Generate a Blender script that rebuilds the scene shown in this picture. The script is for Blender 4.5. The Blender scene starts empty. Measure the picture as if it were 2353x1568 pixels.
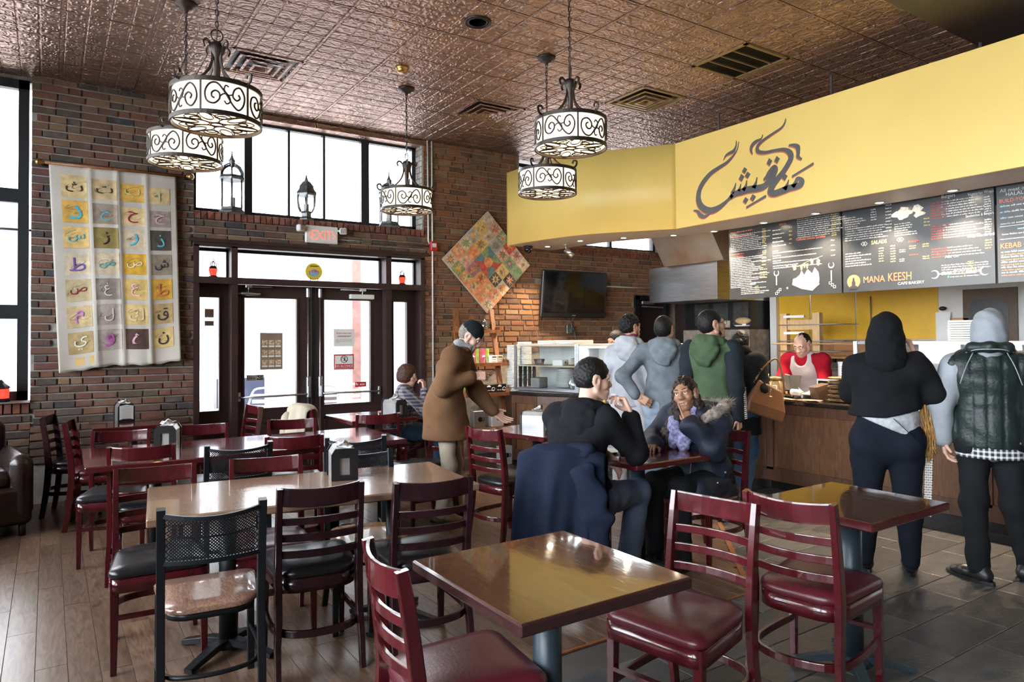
import bpy, bmesh, math, random
import numpy as np
from mathutils import Vector, Matrix, Euler
random.seed(7)
D = bpy.data
S = bpy.context.scene
COL = S.collection
R = math.radians
# --- camera, world, lights, exposure
cam_data = D.cameras.new('camera')
cam = D.objects.new('camera', cam_data)
COL.objects.link(cam)
S.camera = cam
_yaw, _pitch, _roll = R(33.5726), R(1.1083), R(-.41433)
_f = Vector((math.sin(_yaw) * math.cos(_pitch), math.cos(_yaw) * math.cos(_pitch), math.sin(_pitch)))
_r = Vector((math.cos(_yaw), -math.sin(_yaw), 0))
_u = _r.cross(_f)
_r2 = math.cos(_roll) * _r + math.sin(_roll) * _u
_u2 = -math.sin(_roll) * _r + math.cos(_roll) * _u
cam.matrix_world = Matrix(((_r2.x, _u2.x, -_f.x, 0), (_r2.y, _u2.y, -_f.y, 0), (_r2.z, _u2.z, -_f.z, 1.52), (0, 0, 0, 1)))
cam_data.sensor_width = 36
cam_data.lens = 1605.07 / 2353 * 36
cam_data.shift_y = -(784 - 746.776) / 2353
cam_data.clip_start = .05
cam_data.clip_end = 200
cam_data.dof.use_dof = False
world = D.worlds.new('overcast_sky')
S.world = world
world.use_nodes = True
_bg = world.node_tree.nodes['Background']
_bg.inputs[0].default_value = (.90, .95, 1.0, 1)
_bg.inputs[1].default_value = 5.0
S.view_settings.view_transform = 'Standard'
S.view_settings.look = 'None'
S.view_settings.gamma = 1
S.view_settings.use_curve_mapping = False
S.view_settings.exposure = 2.15
S.cycles.use_denoising = True
S.cycles.max_bounces = 8
S.cycles.diffuse_bounces = 4
S.cycles.glossy_bounces = 4
S.cycles.transmission_bounces = 6
S.cycles.transparent_max_bounces = 12
S.cycles.caustics_reflective = False
S.cycles.caustics_refractive = False
S.cycles.sample_clamp_indirect = 6
def light(name, kind, loc, energy, color=(1, 1, 1), size=.1, rot=None, size_y=None, spot=None, portal=False):
 l = D.lights.new(name, kind)
 l.energy = energy
 l.color = color
 if kind == 'AREA':
  l.size = size
  if size_y:
   l.shape = 'RECTANGLE'
   l.size_y = size_y
  l.cycles.is_portal = portal
 else:
  l.shadow_soft_size = size
 if spot:
  l.spot_size = R(spot)
  l.spot_blend = .6
 o = D.objects.new(name, l)
 o.location = loc
 if rot:
  o.rotation_euler = rot
 COL.objects.link(o)
 return o
light('portal_entrance', 'AREA', (2.6, 8.35, 1.3), 1, size=2.6, size_y=2.5, rot=(R(-90), 0, 0), portal=True)
light('portal_clerestory', 'AREA', (2.6, 8.35, 3.44), 1, size=2.7, size_y=1.1, rot=(R(-90), 0, 0), portal=True)
light('portal_left', 'AREA', (-1.02, 8.35, 2.45), 1, size=1.7, size_y=3.1, rot=(R(-90), 0, 0), portal=True)
light('portal_right', 'AREA', (6.8, 8.35, 3.44), 1, size=2.7, size_y=1.1, rot=(R(-90), 0, 0), portal=True)
light('portal_side', 'AREA', (-2.15, 2.4, 2.4), 1, size=9.8, size_y=3.0, rot=(R(90), 0, R(-90)), portal=True)
# --- materials
def _nodes(name):
 m = D.materials.new(name)
 m.use_nodes = True
 nt = m.node_tree
 return m, nt, nt.nodes['Principled BSDF']
def c4(c):
 return (c[0], c[1], c[2], 1)
def mat(name, c, rough=.5, metal=0., var=.12, scale=8., bump=0., bscale=60., coat=0., emis=None, c2=None, objvar=0., spec=.5, stretch=None, sheen=0., detail=4.):
 """principled material whose colour wanders between two tones by noise; objvar adds a tone per object"""
 m, nt, b = _nodes(name)
 L = nt.links
 tc = nt.nodes.new('ShaderNodeTexCoord')
 mp = nt.nodes.new('ShaderNodeMapping')
 L.new(tc.outputs['Object'], mp.inputs[0])
 if stretch:
  mp.inputs['Scale'].default_value = stretch
 if objvar:
  oi = nt.nodes.new('ShaderNodeObjectInfo')
  L.new(oi.outputs['Random'], mp.inputs['Location'])
 nz = nt.nodes.new('ShaderNodeTexNoise')
 nz.inputs['Scale'].default_value = scale
 nz.inputs['Detail'].default_value = detail
 L.new(mp.outputs[0], nz.inputs['Vector'])
 mx = nt.nodes.new('ShaderNodeMix')
 mx.data_type = 'RGBA'
 ca = c2 or tuple(max(0, v * (1 - var)) for v in c)
 cb = c if c2 else tuple(min(1, v * (1 + var)) for v in c)
 mx.inputs['A'].default_value = c4(ca)
 mx.inputs['B'].default_value = c4(cb)
 rp = nt.nodes.new('ShaderNodeMapRange')
 rp.inputs['From Min'].default_value = .3
 rp.inputs['From Max'].default_value = .7
 L.new(nz.outputs[0], rp.inputs[0])
 L.new(rp.outputs[0], mx.inputs['Factor'])
 out = mx.outputs['Result']
 if objvar:
  hs = nt.nodes.new('ShaderNodeHueSaturation')
  mr = nt.nodes.new('ShaderNodeMapRange')
  mr.inputs['To Min'].default_value = 1 - objvar
  mr.inputs['To Max'].default_value = 1 + objvar
  L.new(oi.outputs['Random'], mr.inputs[0])
  L.new(mr.outputs[0], hs.inputs['Value'])
  L.new(out, hs.inputs['Color'])
  out = hs.outputs[0]
 L.new(out, b.inputs['Base Color'])
 b.inputs['Roughness'].default_value = rough
 b.inputs['Metallic'].default_value = metal
 b.inputs['Specular IOR Level'].default_value = spec
 b.inputs['Coat Weight'].default_value = coat
 b.inputs['Coat Roughness'].default_value = .06
 if sheen:
  b.inputs['Sheen Weight'].default_value = sheen
 if emis:
  b.inputs['Emission Color'].default_value = c4(emis[0])
  b.inputs['Emission Strength'].default_value = emis[1]
 if bump:
  n2 = nt.nodes.new('ShaderNodeTexNoise')
  n2.inputs['Scale'].default_value = bscale
  n2.inputs['Detail'].default_value = 5
  L.new(mp.outputs[0], n2.inputs['Vector'])
  bp = nt.nodes.new('ShaderNodeBump')
  bp.inputs['Strength'].default_value = bump
  bp.inputs['Distance'].default_value = .01
  L.new(n2.outputs[0], bp.inputs['Height'])
  L.new(bp.outputs[0], b.inputs['Normal'])
 return m
def ramp_mat(name, cols, rough=.85, bump=.5, bscale=55., blotch=None):
 """one colour out of a list per object (bricks), with grain and blotches"""
 m, nt, b = _nodes(name)
 L = nt.links
 oi = nt.nodes.new('ShaderNodeObjectInfo')
 rp = nt.nodes.new('ShaderNodeValToRGB')
 rp.color_ramp.interpolation = 'LINEAR'
 el = rp.color_ramp.elements
 while len(el) < len(cols):
  el.new(.5)
 for i, c in enumerate(cols):
  el[i].position = i / (len(cols) - 1)
  el[i].color = c4(c)
 L.new(oi.outputs['Random'], rp.inputs[0])
 tc = nt.nodes.new('ShaderNodeTexCoord')
 nz = nt.nodes.new('ShaderNodeTexNoise')
 nz.inputs['Scale'].default_value = 9
 nz.inputs['Detail'].default_value = 6
 add = nt.nodes.new('ShaderNodeVectorMath')
 add.operation = 'ADD'
 geo = nt.nodes.new('ShaderNodeNewGeometry')
 L.new(geo.outputs['Position'], add.inputs[0])
 L.new(add.outputs[0], nz.inputs['Vector'])
 mx = nt.nodes.new('ShaderNodeMix')
 mx.data_type = 'RGBA'
 mx.inputs['B'].default_value = c4(blotch or (.25, .22, .2))
 mr = nt.nodes.new('ShaderNodeMapRange')
 mr.inputs['From Min'].default_value = .52
 mr.inputs['From Max'].default_value = .75
 mr.inputs['To Max'].default_value = .55
 L.new(nz.outputs[0], mr.inputs[0])
 L.new(mr.outputs[0], mx.inputs['Factor'])
 L.new(rp.outputs[0], mx.inputs['A'])
 L.new(mx.outputs['Result'], b.inputs['Base Color'])
 b.inputs['Roughness'].default_value = rough
 n2 = nt.nodes.new('ShaderNodeTexNoise')
 n2.inputs['Scale'].default_value = bscale
 n2.inputs['Detail'].default_value = 6
 L.new(geo.outputs['Position'], n2.inputs['Vector'])
 bp = nt.nodes.new('ShaderNodeBump')
 bp.inputs['Strength'].default_value = bump
 bp.inputs['Distance'].default_value = .012
 L.new(n2.outputs[0], bp.inputs['Height'])
 L.new(bp.outputs[0], b.inputs['Normal'])
 return m
def wood_mat(name, c1, c2, rough=.35, scale=3., stretch=(12, 1, 12), coat=0., objvar=.0, spec=.5, dist=6.):
 m, nt, b = _nodes(name)
 L = nt.links
 tc = nt.nodes.new('ShaderNodeTexCoord')
 mp = nt.nodes.new('ShaderNodeMapping')
 mp.inputs['Scale'].default_value = stretch
 geo = nt.nodes.new('ShaderNodeNewGeometry')
 oi = nt.nodes.new('ShaderNodeObjectInfo')
 ml = nt.nodes.new('ShaderNodeVectorMath')
 ml.operation = 'MULTIPLY_ADD'
 ml.inputs[1].default_value = (9, 9, 9)
 L.new(oi.outputs['Random'], ml.inputs[0])
 L.new(geo.outputs['Position'], ml.inputs[2])
 L.new(ml.outputs[0], mp.inputs[0])
 nz = nt.nodes.new('ShaderNodeTexNoise')
 nz.inputs['Scale'].default_value = scale
 nz.inputs['Detail'].default_value = 8
 nz.inputs['Distortion'].default_value = dist * .3
 L.new(mp.outputs[0], nz.inputs['Vector'])
 mr = nt.nodes.new('ShaderNodeMapRange')
 mr.inputs['From Min'].default_value = .35
 mr.inputs['From Max'].default_value = .65
 L.new(nz.outputs[0], mr.inputs[0])
 mx = nt.nodes.new('ShaderNodeMix')
 mx.data_type = 'RGBA'
 mx.inputs['A'].default_value = c4(c1)
 mx.inputs['B'].default_value = c4(c2)
 L.new(mr.outputs[0], mx.inputs['Factor'])
 out = mx.outputs['Result']
 if objvar:
  hs = nt.nodes.new('ShaderNodeHueSaturation')
  m2 = nt.nodes.new('ShaderNodeMapRange')
  m2.inputs['To Min'].default_value = 1 - objvar
  m2.inputs['To Max'].default_value = 1 + objvar
  L.new(oi.outputs['Random'], m2.inputs[0])
  L.new(m2.outputs[0], hs.inputs['Value'])
  L.new(out, hs.inputs['Color'])
  out = hs.outputs[0]
 L.new(out, b.inputs['Base Color'])
 b.inputs['Roughness'].default_value = rough
 b.inputs['Specular IOR Level'].default_value = spec
 b.inputs['Coat Weight'].default_value = coat
 b.inputs['Coat Roughness'].default_value = .03
 bp = nt.nodes.new('ShaderNodeBump')
 bp.inputs['Strength'].default_value = .08
 bp.inputs['Distance'].default_value = .004
 L.new(nz.outputs[0], bp.inputs['Height'])
 L.new(bp.outputs[0], b.inputs['Normal'])
 return m
def glass_mat(name, tint=(1, 1, 1), refl=.08, rough=.02):
 m = D.materials.new(name)
 m.use_nodes = True
 nt = m.node_tree
 nt.nodes.remove(nt.nodes['Principled BSDF'])
 t = nt.nodes.new('ShaderNodeBsdfTransparent')
 t.inputs[0].default_value = c4(tint)
 g = nt.nodes.new('ShaderNodeBsdfGlossy')
 g.inputs['Roughness'].default_value = rough
 fr = nt.nodes.new('ShaderNodeFresnel')
 fr.inputs[0].default_value = 1.35
 ad = nt.nodes.new('ShaderNodeMath')
 ad.operation = 'ADD'
 ad.inputs[1].default_value = refl
 nt.links.new(fr.outputs[0], ad.inputs[0])
 mx = nt.nodes.new('ShaderNodeMixShader')
 nt.links.new(ad.outputs[0], mx.inputs[0])
 nt.links.new(t.outputs[0], mx.inputs[1])
 nt.links.new(g.outputs[0], mx.inputs[2])
 nt.links.new(mx.outputs[0], nt.nodes['Material Output'].inputs[0])
 return m
M = {}
M['mortar'] = mat('mortar', (.30, .255, .205), .95, var=.25, scale=14, bump=.6, bscale=40)
M['mortar_grey'] = mat('mortar_grey', (.36, .335, .31), .95, var=.2, scale=10, bump=.6, bscale=40)
M['brick_dark'] = ramp_mat('brick_dark', [(.10, .055, .042), (.17, .075, .052), (.12, .085, .06), (.065, .05, .046), (.20, .088, .055), (.15, .062, .048), (.24, .15, .085), (.14, .07, .055), (.045, .045, .052), (.16, .105, .08)], blotch=(.20, .155, .12))
M['brick_warm'] = ramp_mat('brick_warm', [(.20, .085, .04), (.26, .105, .045), (.14, .07, .04), (.30, .14, .06), (.17, .085, .05), (.24, .09, .04), (.11, .055, .035), (.28, .17, .085)], blotch=(.22, .15, .085))
M['rowlock'] = ramp_mat('rowlock', [(.24, .075, .05), (.17, .07, .055), (.28, .09, .05), (.13, .06, .05), (.21, .08, .06)], blotch=(.2, .1, .08))
M['brick_white'] = ramp_mat('brick_white', [(.55, .52, .5), (.45, .42, .4), (.6, .57, .54)], blotch=(.35, .3, .28))
M['cherry'] = mat('cherry', (.060, .005, .008), .22, var=.35, scale=5, coat=.5, stretch=(3, 3, 1))
M['cherry_shaded'] = mat('cherry_shaded', (.020, .006, .008), .22, var=.35, scale=5, coat=.4)  # darker copy of cherry; backlight shade on near chairs put into the colour
M['vinyl_black'] = mat('vinyl_black', (.012, .012, .014), .28, var=.2, bump=.08, bscale=90)
M['vinyl_red'] = mat('vinyl_red', (.085, .010, .018), .32, var=.15, bump=.08, bscale=90)
M['metal_black'] = mat('metal_black', (.012, .014, .017), .38, metal=.3, var=.2)
M['post_blue'] = mat('post_blue', (.028, .042, .055), .38, metal=.2, var=.15, bump=.05)
M['table_brown'] = wood_mat('table_brown', (.075, .032, .018), (.105, .045, .024), .07, 2, (9, 2, 9), coat=.8)
M['table_edge'] = mat('table_edge', (.035, .012, .012), .25, var=.2, coat=.5)
M['table_red'] = mat('table_red', (.075, .008, .011), .16, var=.2, coat=.7)
M['table_tan'] = wood_mat('table_tan', (.22, .13, .085), (.30, .19, .125), .16, 2, (2, 14, 9), coat=.4)
M['plywood_seat'] = wood_mat('plywood_seat', (.20, .10, .075), (.36, .21, .15), .2, 5, (9, 1.5, 9), coat=.4, dist=14)
M['plywood_light'] = wood_mat('plywood_light', (.48, .22, .075), (.60, .32, .13), .22, 4, (9, 1.5, 9), coat=.4)
M['plank'] = wood_mat('plank', (.10, .052, .032), (.21, .125, .08), .30, 3.2, (7, 1.1, 7), objvar=.22, dist=8)
M['slate'] = mat('slate', (.085, .078, .072), .33, var=.4, scale=5, bump=.25, bscale=16, objvar=.35, c2=(.045, .047, .052))
M['grout'] = mat('grout', (.05, .046, .042), .9)
M['subfloor'] = mat('subfloor', (.07, .06, .055), .8)
M['copper'] = mat('copper', (.36, .245, .20), .40, metal=.85, var=.2, scale=3)
M['dark_brown'] = mat('dark_brown', (.026, .014, .013), .45, var=.2)
M['frame_brown'] = mat('frame_brown', (.040, .020, .019), .42, var=.2, scale=4)
M['frame_black'] = mat('frame_black', (.018, .022, .026), .45, var=.15)
M['glass'] = glass_mat('glass', (.97, .985, .99), .02)
M['glass_case'] = glass_mat('glass_case', (.93, .96, .96), .09)
M['steel'] = mat('steel', (.55, .56, .58), .28, metal=.95, var=.12, scale=4, stretch=(1, 1, 12))
M['steel_dull'] = mat('steel_dull', (.42, .41, .40), .42, metal=.8, var=.2, scale=5)
M['iron'] = mat('iron', (.045, .036, .032), .45, metal=.6, var=.3, bump=.15, bscale=120)
M['yellow'] = mat('yellow', (.93, .66, .19), .42, var=.02, scale=2)
M['soffit_grey'] = mat('soffit_grey', (.42, .37, .34), .4, var=.06)
M['white'] = mat('white', (.80, .80, .78), .5, var=.03)
M['white_plastic'] = mat('white_plastic', (.78, .78, .76), .35, var=.03)
M['paper'] = mat('paper', (.85, .84, .82), .8, var=.04)
M['black'] = mat('black', (.010, .010, .011), .35, var=.1)
M['screen'] = mat('screen', (.006, .006, .008), .06, var=.1)
M['red'] = mat('red', (.55, .02, .025), .35, var=.1)
M['sign_red'] = mat('sign_red', (.8, .10, .07), .4, emis=((1, .20, .14), .3))
M['brass'] = mat('brass', (.45, .29, .11), .3, metal=.9, var=.2)
M['pewter'] = mat('pewter', (.17, .18, .18), .42, metal=.75, var=.4, scale=20, bump=.2)
M['board'] = mat('board', (.030, .033, .038), .30, var=.1, spec=.6)
M['t_white'] = mat('t_white', (.62, .62, .60), .6, var=.02)
M['t_yellow'] = mat('t_yellow', (.62, .48, .15), .6, var=.02)
M['t_orange'] = mat('t_orange', (.85, .20, .09), .6, var=.02)
M['t_red'] = mat('t_red', (.52, .07, .05), .6, var=.02)
M['t_blue'] = mat('t_blue', (.35, .58, .80), .6, var=.02)
M['counter_wood'] = wood_mat('counter_wood', (.095, .042, .026), (.15, .07, .042), .38, 3, (10, 10, 1.2), coat=.1)
M['counter_panel'] = wood_mat('counter_panel', (.14, .062, .03), (.22, .105, .052), .38, 3, (10, 10, 1.2), coat=.1)
M['granite'] = mat('granite', (.022, .018, .016), .14, var=.8, scale=120, coat=.4)
M['tan_wall'] = mat('tan_wall', (.62, .30, .13), .5, var=.04)
M['yellow_wall'] = mat('yellow_wall', (.80, .46, .03), .4, var=.05)
M['white_wall'] = mat('white_wall', (.74, .70, .66), .6, var=.04)
M['pine'] = wood_mat('pine', (.58, .36, .17), (.68, .46, .25), .55, 3, (9, 9, 1.2))
M['shelf_wood'] = wood_mat('shelf_wood', (.20, .07, .025), (.32, .12, .04), .4, 3, (9, 9, 1.5))
M['oven_brick'] = ramp_mat('oven_brick', [(.22, .085, .06), (.26, .10, .07), (.19, .075, .055)], bump=.2)
M['leather'] = mat('leather', (.022, .013, .011), .3, var=.3, bump=.12, bscale=70)
M['shade'] = mat('shade', (.85, .80, .70), .6, var=.02, emis=((1, .86, .62), .45))
M['bulb'] = mat('bulb', (1, .9, .7), .4, emis=((1, .55, .18), 6))
M['lamp_lens'] = mat('lamp_lens', (1, .95, .85), .4, emis=((1, .85, .62), 28))
M['concrete'] = mat('concrete', (.42, .41, .40), .8, var=.1)
M['facade'] = mat('facade', (.34, .30, .32), .8, var=.2, scale=2)
M['roof_metal'] = mat('roof_metal', (.20, .17, .20), .5, var=.2)
M['pine_pale'] = mat('pine_pale', (.62, .52, .40), .7, var=.08)
M['pencil'] = mat('pencil', (.16, .12, .09), .8)
M['shelf_dark'] = mat('shelf_dark', (.10, .055, .032), .5, var=.15)
M['steel_dark'] = mat('steel_dark', (.10, .105, .11), .3, metal=.7, var=.3)
M['hood_stain'] = mat('hood_stain', (.56, .52, .47), .4, metal=.6, c2=(.42, .27, .17), scale=2.2)
M['jar_brass'] = mat('jar_brass', (.42, .30, .15), .22, metal=.5, var=.3)
M['sign_blue'] = mat('sign_blue', (.42, .55, .76), .6, var=.15, scale=60)
M['oven'] = ramp_mat('oven_brick_face', [(.22, .085, .06), (.25, .095, .07), (.19, .08, .06)], bump=.2)
M['glass_far'] = mat('glass_far', (.12, .13, .16), .1)
M['brick_far'] = mat('brick_far', (.42, .36, .36), .8, var=.15, scale=2)
M['rowlock_far'] = mat('rowlock_far', (.22, .10, .09), .7, var=.3)
M['panel_blue'] = mat('panel_blue', (.06, .07, .12), .4)
# --- geometry helpers
class MB:
 """collects faces, becomes ONE mesh object"""
 def __init__(s):
  s.v, s.f, s.sm, s.mi = [], [], [], []
 def add(s, vs, fs, smooth=False, mi=0):
  n = len(s.v)
  s.v.extend([tuple(v) for v in vs])
  s.f.extend([tuple(i + n for i in f) for f in fs])
  s.sm.extend([smooth] * len(fs))
  s.mi.extend([mi] * len(fs))
  return s
 def box(s, c, d, rz=0., mat=None, mi=0):
  x, y, z = d[0] / 2, d[1] / 2, d[2] / 2
  vs = [Vector((i * x, j * y, k * z)) for i in (-1, 1) for j in (-1, 1) for k in (-1, 1)]
  m = mat or Matrix.Rotation(rz, 3, 'Z')
  vs = [m @ v + Vector(c) for v in vs]
  return s.add(vs, [(0, 1, 3, 2), (4, 6, 7, 5), (0, 4, 5, 1), (2, 3, 7, 6), (0, 2, 6, 4), (1, 5, 7, 3)], mi=mi)
 def b2(s, x0, x1, y0, y1, z0, z1, mi=0):
  return s.box(((x0 + x1) / 2, (y0 + y1) / 2, (z0 + z1) / 2), (abs(x1 - x0), abs(y1 - y0), abs(z1 - z0)), mi=mi)
 def cbox(s, c, d, ch=.004, rz=0., mat=None, mi=0):
  """box with chamfered edges"""
  h = [d[0] / 2, d[1] / 2, d[2] / 2]
  vs, idx = [], {}
  for i in (-1, 1):
   for j in (-1, 1):
    for k in (-1, 1):
     sg = (i, j, k)
     for a in range(3):
      idx[(sg, a)] = len(vs)
      vs.append(Vector([sg[t] * (h[t] if t == a else h[t] - ch) for t in range(3)]))
  fs = []
  for a in range(3):
   b, c_ = (a + 1) % 3, (a + 2) % 3
   for sgn in (-1, 1):
    q = []
    for (p, r) in ((-1, -1), (1, -1), (1, 1), (-1, 1)):
     t = [0, 0, 0]
     t[a], t[b], t[c_] = sgn, p, r
     q.append(idx[(tuple(t), a)])
    fs.append(tuple(q if sgn > 0 else q[::-1]))
   for p in (-1, 1):
    for r in (-1, 1):
     t0, t1 = [0, 0, 0], [0, 0, 0]
     t0[a], t1[a] = -1, 1
     t0[b] = t1[b] = p
     t0[c_] = t1[c_] = r
     q = (idx[(tuple(t0), b)], idx[(tuple(t1), b)], idx[(tuple(t1), c_)], idx[(tuple(t0), c_)])
     fs.append(q if p * r > 0 else q[::-1])
  for i in (-1, 1):
   for j in (-1, 1):
    for k in (-1, 1):
     q = tuple(idx[((i, j, k), a)] for a in range(3))
     fs.append(q if i * j * k > 0 else q[::-1])
  m = mat or Matrix.Rotation(rz, 3, 'Z')
  return s.add([m @ v + Vector(c) for v in vs], fs, mi=mi)
 def sweep(s, pts, prof, closed=False, caps=True, smooth=True, up=None, scales=None, mi=0):
  """prof: list of (a, b) around; carried along pts"""
  pts = [Vector(p) for p in pts]
  n, k = len(pts), len(prof)
  T = []
  for i in range(n):
   if closed:
    t = pts[(i + 1) % n] - pts[i - 1]
   else:
    t = pts[min(i + 1, n - 1)] - pts[max(i - 1, 0)]
   T.append(t.normalized() if t.length > 1e-9 else Vector((0, 0, 1)))
  N = Vector(up) if up else (Vector((0, 0, 1)) if abs(T[0].z) < .9 else Vector((1, 0, 0)))
  vs = []
  for i in range(n):
   if up:
    N = Vector(up)
   N = N - T[i] * N.dot(T[i])
   if N.length < 1e-6:
    N = T[i].orthogonal()
   N.normalize()
   B = T[i].cross(N)
   sc = scales[i] if scales else 1
   sa, sb = (sc if isinstance(sc, (tuple, list)) else (sc, sc))
   for a, b in prof:
    vs.append(pts[i] + B * (a * sa) + N * (b * sb))
  fs = []
  for i in range(n if closed else n - 1):
   j = (i + 1) % n
   for q in range(k):
    r = (q + 1) % k
    fs.append((i * k + q, i * k + r, j * k + r, j * k + q))
  if caps and not closed:
   fs.append(tuple(range(k - 1, -1, -1)))
   fs.append(tuple((n - 1) * k + q for q in range(k)))
  return s.add(vs, fs, smooth, mi)
 def tube(s, pts, r, n=8, closed=False, caps=True, scales=None, mi=0):
  prof = [(math.cos(2 * math.pi * i / n) * r, math.sin(2 * math.pi * i / n) * r) for i in range(n)]
  return s.sweep(pts, prof, closed, caps, True, scales=scales, mi=mi)
 def bar(s, a, b, w, h, up=None, mi=0):
  prof = [(-w / 2, -h / 2), (w / 2, -h / 2), (w / 2, h / 2), (-w / 2, h / 2)]
  return s.sweep([a, b], prof, smooth=False, up=up, mi=mi)
 def lathe(s, prof, c=(0, 0, 0), n=24, smooth=True, sx=1, sy=1, mi=0):
  vs, fs = [], []
  for r, z in prof:
   for i in range(n):
    a = 2 * math.pi * i / n
    vs.append((c[0] + r * math.cos(a) * sx, c[1] + r * math.sin(a) * sy, c[2] + z))
  for j in range(len(prof) - 1):
   for i in range(n):
    k = (i + 1) % n
    fs.append((j * n + i, j * n + k, (j + 1) * n + k, (j + 1) * n + i))
  if prof[0][0] > 1e-6:
   fs.append(tuple(range(n - 1, -1, -1)))
  if prof[-1][0] > 1e-6:
   fs.append(tuple((len(prof) - 1) * n + i for i in range(n)))
  return s.add(vs, fs, smooth, mi)
 def cyl(s, c, r, h, n=20, r2=None, mi=0):
  """upright cylinder standing on c"""
  return s.lathe([(r, 0), (r2 if r2 is not None else r, h)], c, n, True, mi=mi)
 def ball(s, c, r, n=12, mi=0):
  rx, ry, rz = r if isinstance(r, (tuple, list)) else (r, r, r)
  prof = [(math.sin(math.pi * i / n), -math.cos(math.pi * i / n) * rz) for i in range(n + 1)]
  vs, fs, k = [], [], n * 2
  for a, z in prof:
   for i in range(k):
    t = 2 * math.pi * i / k
    vs.append((c[0] + a * math.cos(t) * rx, c[1] + a * math.sin(t) * ry, c[2] + z))
  for j in range(n):
   for i in range(k):
    q = (i + 1) % k
    fs.append((j * k + i, j * k + q, (j + 1) * k + q, (j + 1) * k + i))
  return s.add(vs, fs, True, mi)
 def prism(s, poly, z0, z1, axes=None, org=(0, 0, 0), mi=0):
  """poly extruded; axes = (u, v, n) vectors"""
  u, v, n = axes or (Vector((1, 0, 0)), Vector((0, 1, 0)), Vector((0, 0, 1)))
  o = Vector(org)
  k = len(poly)
  vs = [o + u * a + v * b + n * z0 for a, b in poly] + [o + u * a + v * b + n * z1 for a, b in poly]
  fs = [tuple(range(k - 1, -1, -1)), tuple(range(k, 2 * k))] + [(i, (i + 1) % k, k + (i + 1) % k, k + i) for i in range(k)]
  return s.add(vs, fs, mi=mi)
 def stroke(s, pts, axes, org, t=.003, mi=0):
  """flat ribbon of changing width: pts (a, b, width) in the plane, thickness t"""
  u, v, n = axes
  o = Vector(org)
  P = [(Vector((a, b)), w) for a, b, w in pts]
  l, r = [], []
  for i, (p, w) in enumerate(P):
   d = (P[min(i + 1, len(P) - 1)][0] - P[max(i - 1, 0)][0])
   d = d.normalized() if d.length else Vector((1, 0))
   q = Vector((-d.y, d.x)) * (w / 2)
   l.append(p + q)
   r.append(p - q)
  m = len(P)
  f3 = lambda p, z: o + u * p.x + v * p.y + n * z
  vs = [f3(p, 0) for p in l] + [f3(p, 0) for p in r] + [f3(p, t) for p in l] + [f3(p, t) for p in r]
  fs = []
  for i in range(m - 1):
   fs += [(2 * m + i, 3 * m + i, 3 * m + i + 1, 2 * m + i + 1), (i, 2 * m + i, 2 * m + i + 1, i + 1), (m + i, m + i + 1, 3 * m + i + 1, 3 * m + i)]
  fs += [(0, m, 3 * m, 2 * m), (m - 1, 3 * m - 1, 4 * m - 1, 2 * m - 1)]
  return s.add(vs, fs, mi=mi)
 def grid(s, fn, nu, nv, smooth=True, mi=0, closed_u=False):
  vs = [fn(i / (nu - (0 if closed_u else 1)), j / (nv - 1)) for j in range(nv) for i in range(nu)]
  fs = []
  for j in range(nv - 1):
   for i in range(nu if closed_u else nu - 1):
    k = (i + 1) % nu
    fs.append((j * nu + i, j * nu + k, (j + 1) * nu + k, (j + 1) * nu + i))
  return s.add(vs, fs, smooth, mi)
 def mesh(s, name, mats):
  me = D.meshes.new(name)
  me.from_pydata(s.v, [], s.f)
  for m in (mats if isinstance(mats, (list, tuple)) else [mats]):
   me.materials.append(m)
  me.polygons.foreach_set('use_smooth', s.sm)
  me.polygons.foreach_set('material_index', s.mi)
  bm = bmesh.new()
  bm.from_mesh(me)
  bmesh.ops.recalc_face_normals(bm, faces=bm.faces)
  bm.to_mesh(me)
  bm.free()
  return me
 def build(s, name, mats, parent=None, loc=None):
  return link(name, s.mesh(name, mats), parent, loc)
def link(name, me, parent=None, loc=None):
 o = D.objects.new(name, me)
 COL.objects.link(o)
 if parent is not None:
  o.parent = parent
 if loc is not None:
  o.location = loc
 return o
def smooth_angle(o, ang=40):
 me = o.data
 me.polygons.foreach_set('use_smooth', [True] * len(me.polygons))
 me.set_sharp_from_angle(angle=R(ang))
 return o
def tag(o, label, cat, group=None):
 o['label'] = label
 o['category'] = cat
 if group:
  o['group'] = group
 return o
def thing(name, label, cat, loc=(0, 0, 0), rz=0., group=None):
 o = D.objects.new(name, None)
 COL.objects.link(o)
 o.empty_display_size = .05
 o.location = loc
 o.rotation_euler = (0, 0, rz)
 return tag(o, label, cat, group)
def struct(o):
 o['kind'] = 'structure'
 return o
def sname(name, kind='structure'):
 o = D.objects.new(name, None)
 COL.objects.link(o)
 o['kind'] = kind
 return o
_kids = {}
def dup(root, loc, rz, label, group=None):
 """a copy of a thing with copies of its parts and sub-parts"""
 r = root.copy()
 COL.objects.link(r)
 r.location = loc
 r.rotation_euler = (0, 0, rz)
 r['label'] = label
 if group:
  r['group'] = group
 def rec(src, dst):
  for ch in [o for o in list(_children(src))]:
   c = ch.copy()
   COL.objects.link(c)
   c.parent = dst
   rec(ch, c)
 rec(root, r)
 return r
def _children(o):
 return [c for c in D.objects if c.parent == o]
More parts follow.
